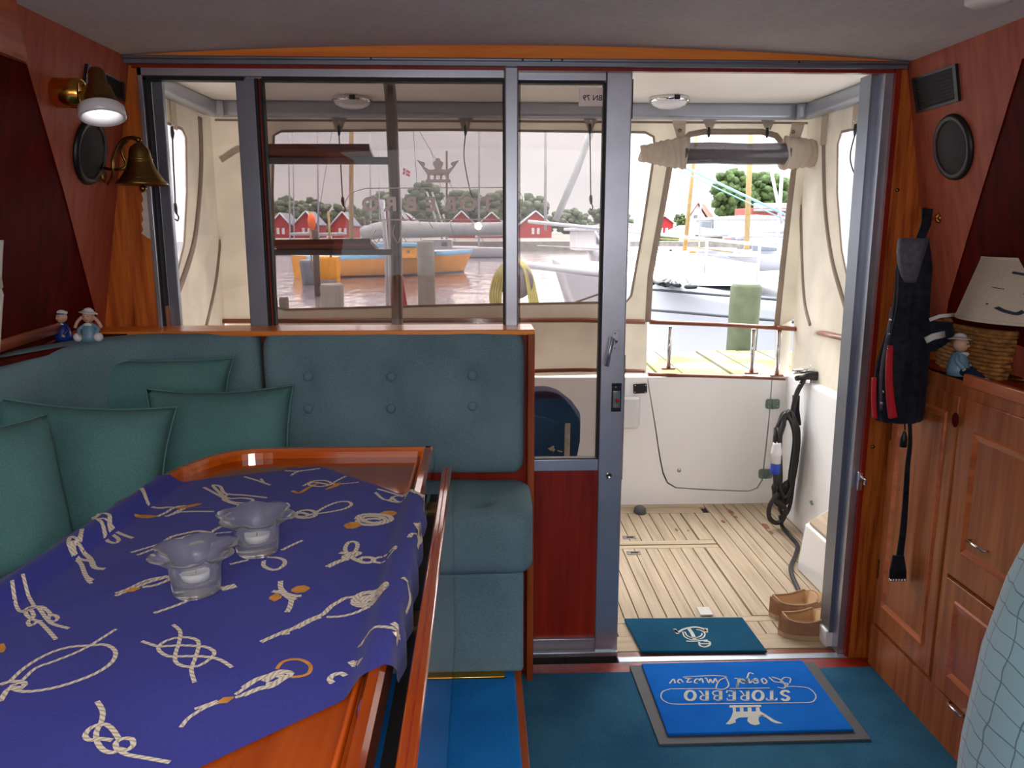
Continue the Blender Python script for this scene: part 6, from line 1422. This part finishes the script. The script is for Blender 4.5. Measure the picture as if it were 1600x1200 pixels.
# hose on a reel
t = thing('hose_reel', 'grey reel with yellow hose draped over it behind the centre mullion', 'hose reel', (.27, 6.0, .35)); c = aY(806, 440, 6.0)
mb = MB(); mb.lathe([(0, -.05), (.125, -.05), (.125, -.035), (.10, -.03), (.10, .05), (.125, .055), (.125, .07), (0, .07)], c, 0, 30, (0, -1, 0)); mb.build('reel', 'drum', t)
box_part('post', (c.x-.03, 6.02, .35), (c.x+.03, 6.08, c.z+.15), 'gel2', t)
for k in range(5):
    o = .008*k; mb = MB(); mb.tube(smooth([aY(770+k*3, 482, 5.97-o), aY(766+k*4, 460, 5.96-o), aY(776+k*3, 425, 5.96-o), aY(800, 404+k, 5.96-o), aY(826-k*2, 420, 5.96-o), aY(838-k*3, 460, 5.96-o), aY(842-k*3, 485, 5.97-o)], 5), .009, 0, 8); mb.build('hose', 'hose', t)

def hull(parent, near_bow, near_stern, Lfac, beam, away, mats, top_h=.12, zwl=ZW, sheer_rise=.0, stern_w=.75, rake=.5, deck='gel2'):
    """hull lofted along a line of sheer points; away = horizontal unit vector from the near side to the far side"""
    a, b = V(near_bow), V(near_stern); away = V(away).normalized(); L = (b-a)*Lfac; N = 24; rows = []; ax_ = V((L.x, L.y, 0)).normalized()
    mb = MB()
    for i in range(N+1):
        t_ = i/N; p = a+L*t_; w = beam/2*math.sin(min(1, .02+t_*1.9)*PI/2)**.8*(1-(1-stern_w)*max(0, t_-.55)/.45)
        zsh = p.z+sheer_rise*(2*t_-1)**2; c = V((p.x, p.y, 0))+away*(beam/2)*(1)
        c = V((a.x, a.y, 0))+away*(beam/2)*min(1, 1)+V((L.x, L.y, 0))*t_
        rk = rake*(1-t_)**3
        row = []
        for s_, (ww, zz_) in enumerate(((1, 0), (.995, top_h), (.99, top_h+.02), (.96, .5), (.80, .93), (.72, 1.0), (.2, 1.25))):
            h_ = zsh-zwl; z = zsh-(zz_ if s_ in (1, 2) else zz_*h_) if s_ else zsh
            row.append((ww*w, z, rk*min(1, (zsh-z)/h_)))
        rows.append([mb.v(c-away*ww+ax_*r_+V((0, 0, z))) for ww, z, r_ in row]+[mb.v(c+away*ww+ax_*r_+V((0, 0, z))) for ww, z, r_ in row[::-1]])
    K = len(rows[0]); mi_ = [1, 0, 0, 0, 2, 2]
    for p, q in zip(rows, rows[1:]):
        for k in range(K):
            j = (k+1) % K; idx = k if k < K//2 else K-2-k
            m_ = 3 if k == K-1 else (0 if k == K//2-1 else mi_[min(idx, 5)] if idx >= 0 else 3)
            mb.f([p[k], p[j], q[j], q[k]], m_, k not in (K-1,))
    mb.f(rows[-1]); mb.f(rows[0][::-1])
    mb.build('hull', mats, parent)
# near white sailing boat behind the jetty
na, nb = aY(772, 408, 10.6), aY(1230, 472, 7.5)
ax1 = V((nb.x-na.x, nb.y-na.y, 0)).normalized(); aw = V((-ax1.y, ax1.x, 0)); aw = aw if aw.y > 0 else -aw
t = thing('sailing_boat', 'large white sailing boat moored just behind the jetty', 'boat', (na.x+2, na.y, ZW))
hull(t, na-aw*0, nb, 2.2, 2.3, aw, ['gel2', 'gel2', 'boot', 'gel2'], rake=.9)
def line_on(p0, p1, r, name, m, n=8): mb = MB(); mb.tube([p0, p1], r, 0, n); return mb.build(name, m, t)
off = -aw*.03
for yy0, yy1 in ((452, 470), (484, 503)): line_on(aY(1012, yy0, 8.75), aY(1300, yy1+5, 7.05), .014, 'hull_stripe', 'stripe')
line_on(aY(808, 346, 10.1)+aw*.2, aY(1010, 366, 8.9)+aw*.2, .022, 'top_rail', 'gel2'); line_on(aY(1010, 366, 8.9)+aw*.2, aY(1300, 396, 7.3)+aw*.2, .016, 'top_rail', 'gel2')
line_on(aY(822, 384, 10.0)+aw*.2, aY(1300, 410, 7.3)+aw*.2, .006, 'guard_wire', 'mastg')
line_on(aY(808, 412, 10.2), aY(960, 430, 9.2), .045, 'rubbing_strake', 'gel2')
line_on(aY(900, 472, 9.4), aY(948, 455, 9.2), .012, 'mooring_line', 'bark')
line_on(aY(912, 362, 9.6)+aw*.2, aY(952, 425, 9.3)+aw*.2, .018, 'pulpit_leg', 'mastg')
for x, y0, y1, Y in ((1105, 374, 428, 8.4), (1187, 383, 442, 7.9)): p, q = aY(x, y0, Y), aY(x-4, y1, Y); mb = MB(); mb.tube([p, q], .014, 0, 8); mb.build('stanchion', 'gel2', t)
mb = MB(); mb.hexa([aY(1080, 446, 8.6), aY(1240, 447, 7.6), aY(1240, 447, 7.6)+aw*1.4, aY(1080, 446, 8.6)+aw*1.0, aY(1100, 430, 8.6)+aw*.1, aY(1240, 424, 7.7)+aw*.1, aY(1240, 424, 7.7)+aw*1.2, aY(1105, 429, 8.6)+aw*.9]); mb.build('coachroof', 'gel2', t)
t2 = thing('rope_coil', 'dark rope dropped in loops on the deck of the near white boat', 'rope', aY(1050, 446, 9))
mb = MB(); Yr = 8.9
mb.tube(smooth([aZ(x, y-1, .80) for x, y in ((1018, 445), (1032, 438), (1045, 444), (1022, 437), (1040, 447), (1052, 440), (1062, 447), (1052, 445), (1056, 438), (1070, 436), (1078, 444), (1072, 449), (1088, 449))], 5), .022, 0, 8)
mb.tube(smooth([aZ(x, y-2, .83) for x, y in ((1020, 440), (1035, 446), (1046, 438), (1030, 443), (1044, 446))], 5), .022, 0, 8); mb.build('rope', 'boot', t2)

# ensign staff with furled flag
t = thing('ensign', 'furled red and white flag on a staff at the stern, seen through the tinted window', 'flag', aY(604, 480, 4.25))
mb = MB(); mb.tube([aY(597, 312, 4.25), aY(604, 390, 4.25), aY(610, 590, 4.02)], .013, 0, 10); mb.build('staff', 'gel2', t)
mb = MB(); mb.slab([aY(599, 322, 4.27), aY(606, 326, 4.27), aY(620, 380, 4.27), aY(640, 500, 4.27), aY(612, 500, 4.27), aY(606, 390, 4.27)], (0, .02, 0)); mb.build('red_cloth', 'redshed', t)
mb = MB(); mb.slab([aY(605, 326, 4.262), aY(611, 340, 4.262), aY(621, 500, 4.262), aY(613, 500, 4.262)], (0, .006, 0)); mb.build('white_cloth', 'tarpw', t)

# yellow boat
ya, yb = aY(762, 390, 40), aY(487, 401, 34.5); ax2 = V((yb.x-ya.x, yb.y-ya.y, 0)).normalized(); aw2 = V((-ax2.y, ax2.x, 0)); aw2 = aw2 if aw2.y > 0 else -aw2
t = thing('wooden_boat', 'ochre yellow wooden boat with a light blue rail and a covered boom', 'boat', V((ya.x, ya.y, ZW)))
hull(t, ya, yb, 1, 2.6, aw2, ['yellow', 'skyblue', 'slate', 'tarp'], top_h=.22, sheer_rise=.0, stern_w=.6, rake=.6)
def bx_px(parent, name, m, x0, y0, x1, y1, Y, dep, mb=None):
    a, b = aY(x0, y1, Y), aY(x1, y0, Y); m_ = MB(); m_.box((a.x, Y, a.z), (b.x, Y+dep, b.z), 0, min(.04, (b.z-a.z)*.2)); return m_.build(name, m, parent)
Y0 = 36.5
bx_px(t, 'cabin', 'yellow', 624, 386, 650, 404, Y0, 1.2); bx_px(t, 'cabin_roof', 'skyblue', 560, 380, 652, 386, Y0-.1, 1.5)
bx_px(t, 'deckhouse', 'gel2', 660, 374, 706, 390, Y0+.8, 1.2)
for x in (670, 690): bx_px(t, 'cabin_window', 'slate', x, 378, x+9, 385, Y0+.75, .1)
bx_px(t, 'porthole', 'slate', 636, 391, 640, 395, Y0-.04, .05)
mb = MB(); mb.sweep(circ(.26, 12, .34), smooth([aY(565, 368, Y0), aY(600, 359, Y0), aY(680, 359, Y0+.3), aY(785, 357, Y0+.8)], 4), 0, scale=lambda q: .5+.6*math.sin(min(1, .2+q)*PI*.8)); mb.build('boom_cover', 'tarp', t)
mb = MB(); mb.tube([aY(549, 380, Y0), aY(549, 60, Y0)], .10, 0, 12); mb.build('mast', 'mastw', t)
for x0, y0, x1, y1 in ((658, 380, 640, 120), (712, 380, 672, 230), (760, 386, 560, 40), (488, 396, 545, 40)): mb = MB(); mb.tube([aY(x0, y0, Y0), aY(x1, y1, Y0)], .012, 0, 5); mb.build('rigging', 'slate', t)
for x in (692, 700): mb = MB(); mb.tube([aY(x, 378, Y0+1.2), aY(x-25, 300, Y0+1.2)], .05, 0, 6); mb.build('gantry_leg', 'mastg', t)
t = thing('dinghy', 'small bright yellow dinghy at the stern of the yellow wooden boat', 'boat', V((aY(490, 420, 33).x, 33, ZW)))
hull(t, aY(484, 400, 33), aY(524, 402, 33), 1, 1.2, (0, 1, 0), ['yellow', 'yellow', 'tarpw', 'yellow'], rake=.15)
mb = MB(); mb.tube([aY(517, 402, 33), aY(513, 330, 33)], .05, 0, 6); mb.build('post', 'mastw', t)
t = thing('work_boat', 'small dark blue grey boat behind the thin dark pile', 'boat', V((aY(470, 420, 31).x, 31, ZW)))
hull(t, aY(462, 407, 31), aY(489, 407, 31), 1, 1.2, (0, 1, 0), ['slate', 'slate', 'slate', 'slate'], rake=.1)
tag_ = MB(); tag_.ball(aY(487, 346, 30), .22, 0, rx=.7, rz=1.4); tag_.tube([aY(484, 330, 30), aY(487, 420, 30)], .03, 1, 6)
tag(tag_.build('marker_buoy', ['orange', 'mastw']), 'orange marker buoy on a pole in front of the red boathouses', 'buoy')
# white cruiser behind the near boat (through the sliding door)
ca, cb_ = aY(866, 384, 20), aY(1030, 408, 17); ax3 = V((cb_.x-ca.x, cb_.y-ca.y, 0)).normalized(); aw3 = V((-ax3.y, ax3.x, 0)); aw3 = aw3 if aw3.y > 0 else -aw3
t = thing('motor_cruiser', 'white motor cruiser seen through the glass of the sliding door', 'boat', V((ca.x, ca.y, ZW)))
hull(t, ca, cb_, 1.3, 2.2, aw3, ['gel2', 'tarpw', 'slate', 'gel2'], rake=.8)
bx_px(t, 'cabin', 'gel', 900, 360, 985, 392, 19.2, 1.4); bx_px(t, 'cabin_roof', 'tarpw', 893, 356, 990, 361, 19.0, 1.8)
for x in (932, 958): bx_px(t, 'cabin_window', 'slate', x, 366, x+14, 382, 19.15, .06)
mb = MB(); mb.tube([aY(925, 200, 20), aY(900, 270, 20), aY(868, 345, 20)], .085, 0, 10); mb.build('furled_sail', 'tarp', t)
mb = MB(); mb.tube([aY(853, 120, 20.5), aY(852, 360, 20.5)], .035, 0, 8); mb.build('mast', 'mastg', t)
# white yacht with yellow mast
t = thing('classic_yacht', 'white classic yacht with a yellow wooden mast beyond the open gap', 'boat', V((aY(1060, 420, 39).x, 39, ZW)))
hull(t, aY(1146, 389, 39), aY(960, 397, 39), 1, 2.6, (0, 1, 0), ['gel2', 'tarpw', 'boot', 'teakX'], rake=1.6, stern_w=.5, top_h=.06)
bx_px(t, 'coachroof', 'gel2', 985, 386, 1070, 396, 39.9, 1.2)
for x in (1028, 1048): mb = MB(); mb.lathe([(0, .0), (.07, 0), (.07, .02), (0, .02)], aY(x, 392, 39.88), 0, 12, (0, -1, 0)); mb.build('porthole', 'gasket', t)
mb = MB(); mb.tube([aY(1069, 400, 39.5), aY(1083, 262, 39.5), aY(1092, 180, 39.5)], .10, 0, 10, scale=lambda q: 1.1-.5*q); mb.build('mast', 'mastw', t)
mb = MB(); mb.tube([aY(1085, 386, 39.2), aY(1145, 394, 39)], .04, 0, 6); mb.tube([aY(1000, 372, 39.2), aY(1140, 378, 39.2)], .02, 0, 5); mb.build('rail', 'mastw', t)
mb = MB(); mb.ball(aY(1082, 395, 38.8), .16, 0); mb.build('fender', 'orange', t)
# right-hand boats
t = thing('open_boat', 'white boat with grey trim at the right of the open gap, beside the canvas', 'boat', V((aY(1190, 410, 34).x, 34, ZW)))
hull(t, aY(1146, 400, 34), aY(1290, 396, 34), 1, 2.2, (0, 1, 0), ['gel2', 'tarp', 'boot', 'tarp'], rake=1.0, zwl=-.45)
bx_px(t, 'windscreen', 'slate', 1176, 380, 1215, 392, 34.8, .1); bx_px(t, 'cabin', 'gel2', 1186, 372, 1240, 398, 35, 1)
t = thing('lying_hull', 'white upturned hull ashore under the big tree', 'boat', V((aY(1200, 370, 60).x, 60, .1)))
mb = MB(); mb.sweep(circ(1.1, 14, .45), smooth([aY(1150, 372, 60), aY(1180, 362, 60), aY(1250, 356, 60)], 5), 0, scale=lambda q: .2+.9*math.sin(min(1, q*1.2)*PI/2)); mb.build('hull', 'gel2', t)
for x in (1190, 1215): mb = MB(); mb.box(aY(x, 364, 60), aY(x+3, 392, 60)+V((0, .2, 0))); mb.build('trestle', 'bark', t)
# distant moored sailing boats : hull + mast + boom
for i, (x, yt, yb_, Y, w, m, lab) in enumerate(((449, 150, 378, 70, .07, 'mastg', 'distant sailing boat whose mast is first from the left in the stern window'), (456, 170, 378, 74, .06, 'mastg', 'distant sailing boat with the second mast from the left in the stern window'),
        (494, 130, 378, 66, .07, 'mastg', 'distant sailing boat whose thin mast rises between the two leftmost boathouses'), (577, 200, 378, 68, .08, 'mastg', 'distant sailing boat with a mast just right of the brown wooden mast'),
        (591, 238, 376, 72, .05, 'mastg', 'distant sailing boat with a short mast left of the ladder pole'), (697, 236, 372, 64, .09, 'bark', 'distant sailing boat with a dark mast rising behind the etched crown'),
        (748, 130, 372, 60, .09, 'mastg', 'distant sailing boat with the mast just left of the centre mullion'), (1097, 250, 400, 58, .07, 'mastg', 'distant sailing boat with a thin grey mast between the two yellow masts'),
        (1173, 180, 400, 52, .18, 'mastw', 'distant sailing boat with the thick orange mast in front of the big tree'), (1222, 250, 400, 50, .11, 'gel2', 'distant sailing boat with a white mast beside the starboard canvas'))):
    t = thing('sailing_boat', lab, 'boat', V((aY(x, 380, Y).x, Y, ZW)), 'distant sailing boats along the far quay')
    c = aY(x, yb_, Y); 
    hull(t, V((c.x-2.6, Y, .05)), V((c.x+2.6, Y, -.02)), 1, 1.8, (0, 1, 0), ['gel2', 'tarpw', 'slate', 'gel2'], rake=.5)
    mb = MB(); mb.tube([V((c.x, Y+.9, -.2)), aY(x+1, yt, Y+.9)], w, 0, 6); mb.build('mast', m, t)
    mb = MB(); mb.sweep(circ(.13, 8), [V((c.x, Y+.9, .9)), V((c.x+2.1, Y+.9, .95))], 0); mb.build('boom', 'tarp', t)
mb = MB(); mb.tube([aY(1050, 252, 30), aY(1232, 338, 30)], .05, 0, 6); mb.tube([aY(1052, 262, 30.2), aY(1232, 346, 30.2)], .025, 0, 6); mb.tube([aY(1204, 262, 30), aY(1222, 350, 30)], .06, 1, 6)
tag(mb.build('furled_headsail', ['cyan', 'gel2']), 'pale cyan furled headsail and stay slanting in front of the big tree', 'sail')
# Danish flag
t = thing('flag', 'small red flag with a white cross on a distant pole left of the etched crown', 'flag', aY(628, 340, 60))
mb = MB(); mb.tube([aY(627, 258, 60), aY(628, 402, 60)], .03, 0, 5); mb.build('pole', 'mastg', t)
a = [aY(630, 262, 60), aY(641, 268, 60), aY(640, 276, 60), aY(629, 272, 60)]; mb = MB(); mb.slab(a, (0, .05, 0)); mb.slab([a[0].lerp(a[1], .32)+V((0, -.02, 0)), a[0].lerp(a[1], .48)+V((0, -.02, 0)), a[3].lerp(a[2], .48)+V((0, -.02, 0)), a[3].lerp(a[2], .32)+V((0, -.02, 0))], (0, .09, 0), 1); mb.slab([a[0].lerp(a[3], .42)+V((0, -.02, 0)), a[1].lerp(a[2], .42)+V((0, -.02, 0)), a[1].lerp(a[2], .6)+V((0, -.02, 0)), a[0].lerp(a[3], .6)+V((0, -.02, 0))], (0, .09, 0), 1); mb.build('cloth', ['redshed', 'tarpw'], t)
# red boathouses
def shed(x0, x1, ypk, yeave, label, Y=108, wall='redshed', roof='slate', trim='tarpw', grp='red boathouses on the far quay'):
    a, b = aY(x0, yeave, Y), aY(x1, yeave, Y); pk = aY((x0+x1)/2, ypk, Y); z0 = .15; D = 6
    t = thing('boathouse', label, 'boathouse', V(((a.x+b.x)/2, Y, z0)), grp)
    mb = MB(); mb.slab([V((a.x, Y, z0)), V((b.x, Y, z0)), V((b.x, Y, b.z)), V((pk.x, Y, pk.z)), V((a.x, Y, a.z))], (0, D, 0)); mb.build('walls', wall, t)
    mb = MB(); th = .12
    for e in (a, b): mb.hexa([V((e.x+(e.x-pk.x)*.12, Y-.25, e.z-.15)), V((pk.x, Y-.25, pk.z+.02)), V((pk.x, Y+D, pk.z+.02)), V((e.x+(e.x-pk.x)*.12, Y+D, e.z-.15)), V((e.x+(e.x-pk.x)*.12, Y-.25, e.z-.15+th)), V((pk.x, Y-.25, pk.z+.02+th)), V((pk.x, Y+D, pk.z+.02+th)), V((e.x+(e.x-pk.x)*.12, Y+D, e.z-.15+th))])
    mb.build('roof', roof, t)
    mb = MB()
    for e in (a, b): mb.tube([V((e.x+(e.x-pk.x)*.12, Y-.3, e.z-.08)), V((pk.x, Y-.3, pk.z+.1))], .10, 0, 5)
    mb.build('barge_board', trim, t)
    for dx in (-.35, .35): 
        cx = (a.x+b.x)/2+dx; mb = MB(); mb.box((cx-.18, Y-.05, z0+.5), (cx+.18, Y, z0+1.3)); mb.build('window', trim, t)
shed(424, 452, 334, 350, 'first red boathouse from the left beside the canvas edge'); shed(460, 496, 331, 351, 'red boathouse behind the orange marker buoy')
shed(518, 552, 332, 352, 'red boathouse left of the brown wooden mast'); shed(606, 638, 328, 350, 'red boathouse behind the ladder pole'); shed(612, 656, 334, 352, 'red boathouse just right of the ladder pole', Y=120)
shed(700, 742, 331, 352, 'red boathouse under the middle of the etched lettering'); shed(746, 790, 333, 353, 'red boathouse left of the centre mullion'); shed(812, 862, 331, 352, 'red boathouse in the sliding door glass')
t_ = shed(925, 985, 350, 354, 'low red boathouse partly behind the door stile'); shed(1024, 1052, 338, 348, 'small red boathouse left of the white house', Y=112)
# house, white shed, tarps
t = thing('house', 'white gabled house with a red tiled roof beyond the open gap', 'house', aY(1095, 372, 118)); Y = 118
a, b, pk = aY(1074, 345, Y), aY(1106, 345, Y), aY(1090, 319, Y)
mb = MB(); mb.slab([V((a.x, Y, .15)), V((b.x, Y, .15)), V((b.x, Y, b.z)), pk, V((a.x, Y, a.z))], (3.5, 9, 0)); mb.build('walls', 'gel2', t)
mb = MB(); mb.hexa([pk+V((0, -.3, .1)), b+V((.3, -.3, -.1)), b+V((3.9, 9, -.1)), pk+V((3.5, 9, .1)), pk+V((0, -.3, .25)), b+V((.3, -.3, .05)), b+V((3.9, 9, .05)), pk+V((3.5, 9, .25))]); mb.hexa([pk+V((0, -.3, .1)), a+V((-.3, -.3, -.1)), a+V((3.3, 9, -.1)), pk+V((3.5, 9, .1)), pk+V((0, -.3, .25)), a+V((-.3, -.3, .05)), a+V((3.3, 9, .05)), pk+V((3.5, 9, .25))]); mb.build('roof', 'redroof', t)
for x, y in ((1084, 336), (1099, 352)): bx_px(t, 'window', 'slate', x, y, x+6, y+7, Y-.1, .1)
t = thing('storage_shed', 'long white storage shed with a tarpaulin roof under the big tree', 'shed', aY(1160, 372, 95)); 
bx_px(t, 'walls', 'tarpw', 1114, 342, 1250, 374, 95, 8); mb = MB(); a, b = aY(1110, 343, 94.8), aY(1255, 343, 94.8); mb.slab([a, b, b+V((0, 0, .2)), (a+b)/2+V((0, 0, .55)), a+V((0, 0, .2))], (0, 8.5, 0)); mb.build('roof', 'tarpw', t); bx_px(t, 'door', 'slate', 1096, 346, 1112, 374, 94.8, 1)
t = thing('tarpaulin_tent', 'low white tarpaulin stretched over a boat left of the white house', 'tarpaulin', aY(1080, 370, 90)); mb = MB(); mb.slab([aY(1048, 374.5, 90), aY(1052, 362, 90), aY(1075, 352, 90), aY(1118, 358, 90), aY(1118, 374.5, 90)], (0, 4, 0)); mb.build('cover', 'tarpw', t)
for i, (x0, y0, x1, y1, m, l) in enumerate(((1010, 366, 1060, 384, 'leaf', 'green hedge on the quay beyond the open gap'), (1082, 366, 1130, 390, 'bark', 'dark stack of timber on the quay below the white house'), (1118, 372, 1142, 392, 'redroof', 'reddish brown crate on the quay beyond the classic yacht'), (1142, 370, 1170, 398, 'slate', 'grey stack of boxes on the quay right of the crate'))):
    a, b = aY(x0, y1, 80+i), aY(x1, y0, 80+i); mb = MB(); a.z = .15
    n = 5
    for k in range(n):
        xa = a.x+(b.x-a.x)*k/n; h = b.z*(.7+.3*((k*37) % 10)/10)
        if m == 'leaf': mb.ball(V((xa+.5, a.y+1, h*.5)), max(.5, h*.6), 0, jit=.3)
        else: mb.box((xa, a.y, a.z), (xa+(b.x-a.x)/n*.92, a.y+1.5, h), 0)
    tag(mb.build(('hedge', 'timber_stack', 'crate_row', 'box_row')[i], m), l, ('hedge', 'timber', 'crates', 'boxes')[i])
# trees
def tree(x0, x1, yt, yb_, Y, label, m='leaf2', n=110, seed=0, grp='distant trees behind the boathouses'):
    random.seed(seed); a, b = aY(x0, yb_, Y), aY(x1, yt, Y); c = (a+b)/2; W_, H_ = (b.x-a.x)/2, (b.z-a.z)/2
    t = thing('tree', label, 'tree', V((c.x, Y+W_*.5, .15)), grp)
    mb = MB()
    for k in range(n):
        th, ph = random.uniform(0, 2*PI), math.acos(random.uniform(-1, 1)); rr = random.uniform(.4, .9)
        p = V((W_*rr*math.sin(ph)*math.cos(th), W_*.7*rr*math.sin(ph)*math.sin(th), H_*rr*math.cos(ph)))
        mb.ball(V((c.x, Y+W_*.5, c.z))+p, min(W_, H_)*random.uniform(.13, .27), 0, n=8, rz=.8, jit=.7)
    mb.build('crown', m, t)
    mb = MB(); mb.tube([V((c.x, Y+W_*.5, .1)), V((c.x, Y+W_*.5, c.z))], max(.15, W_*.06), 0, 8); mb.build('trunk', 'bark', t)
for i, (x0, x1, yt, yb_, l) in enumerate(((410, 470, 305, 372, 'leftmost distant tree beside the port edge of the stern window'), (455, 520, 308, 372, 'distant tree behind the orange marker buoy'), (505, 570, 314, 374, 'distant tree behind the brown wooden mast'), (560, 640, 296, 370, 'distant tree left of the ladder pole'),
        (625, 700, 282, 370, 'tall distant tree right of the ladder pole'), (685, 765, 292, 372, 'distant tree under the etched crown'), (745, 815, 295, 372, 'distant tree behind the centre mullion'), (795, 862, 298, 372, 'distant tree at the left of the sliding door glass'), (850, 930, 322, 374, 'distant low tree in the middle of the sliding door glass'), (910, 1000, 320, 374, 'distant low tree behind the door stile'))):
    tree(x0, x1, yt, yb_, 165+(i % 3)*8, l, seed=i+20)
tree(1112, 1186, 258, 350, 128, 'big green tree behind the white storage shed', 'leaf', 200, 50, None); tree(1165, 1250, 264, 350, 132, 'second big green tree partly behind the starboard canvas', 'leaf', 200, 51, None); tree(1053, 1078, 332, 360, 124, 'small round green tree left of the white house', 'leaf', 70, 52, None)
# slate roof between trees
t = thing('house', 'house with a grey roof in front of the second big tree', 'house', aY(1210, 350, 105)); bx_px(t, 'walls', 'redroof', 1168, 325, 1260, 373, 105, 6); a, b = aY(1190, 318, 104.5), aY(1270, 318, 104.5); mb = MB(); mb.hexa([a+V((-1, 0, -1)), b+V((0, 0, -1)), b+V((0, 3, 0)), a+V((0, 3, 0)), a+V((-1, 0, -.85)), b+V((0, 0, -.85)), b+V((0, 3, .15)), a+V((0, 3, .15))]); mb.build('roof', 'slate', t)
# boat carrying this cabin: dark hull skin below the cockpit
struct(box_part('floor_2', (-1.9, -1.6, -.9), (2.1, 4.02, -.06), 'gel2'), 'white hull of this boat below the floors')
struct(box_part('wall_front', (-1.35, -1.66, 0), (1.5, -1.6, 1.02), 'mahog'), 'mahogany panelling below the windscreen behind the camera')
# folded pennants hanging from the forward ends of the hardtop rail
for X, px, lab in ((XSB-.08, 1369, 'small folded red and white cloth hanging at the starboard end of the hardtop rail'), (XP+.06, 242, 'small folded red and white cloth hanging at the port end of the hardtop rail')):
    p = aX(px, 165, X); t = thing('folded_cloth', lab, 'cloth', V((X, p.y, p.z-.1)))
    mb = MB(); mb.hexa([p+V((-.012, -.05, -.02)), p+V((.012, -.05, -.02)), p+V((.012, .05, -.045)), p+V((-.012, .05, -.045)), p+V((-.012, -.05, .05)), p+V((.012, -.05, .05)), p+V((.012, .05, .02)), p+V((-.012, .05, .02))], 0, .004); mb.build('white_fold', 'white_matt', t)
    mb = MB(); mb.hexa([p+V((-.009, -.045, -.075)), p+V((.009, -.045, -.075)), p+V((.009, .04, -.085)), p+V((-.009, .04, -.085)), p+V((-.009, -.045, -.02)), p+V((.009, -.045, -.02)), p+V((.009, .04, -.04)), p+V((-.009, .04, -.04))], 0, .003); mb.build('red_fold', 'redshed', t)
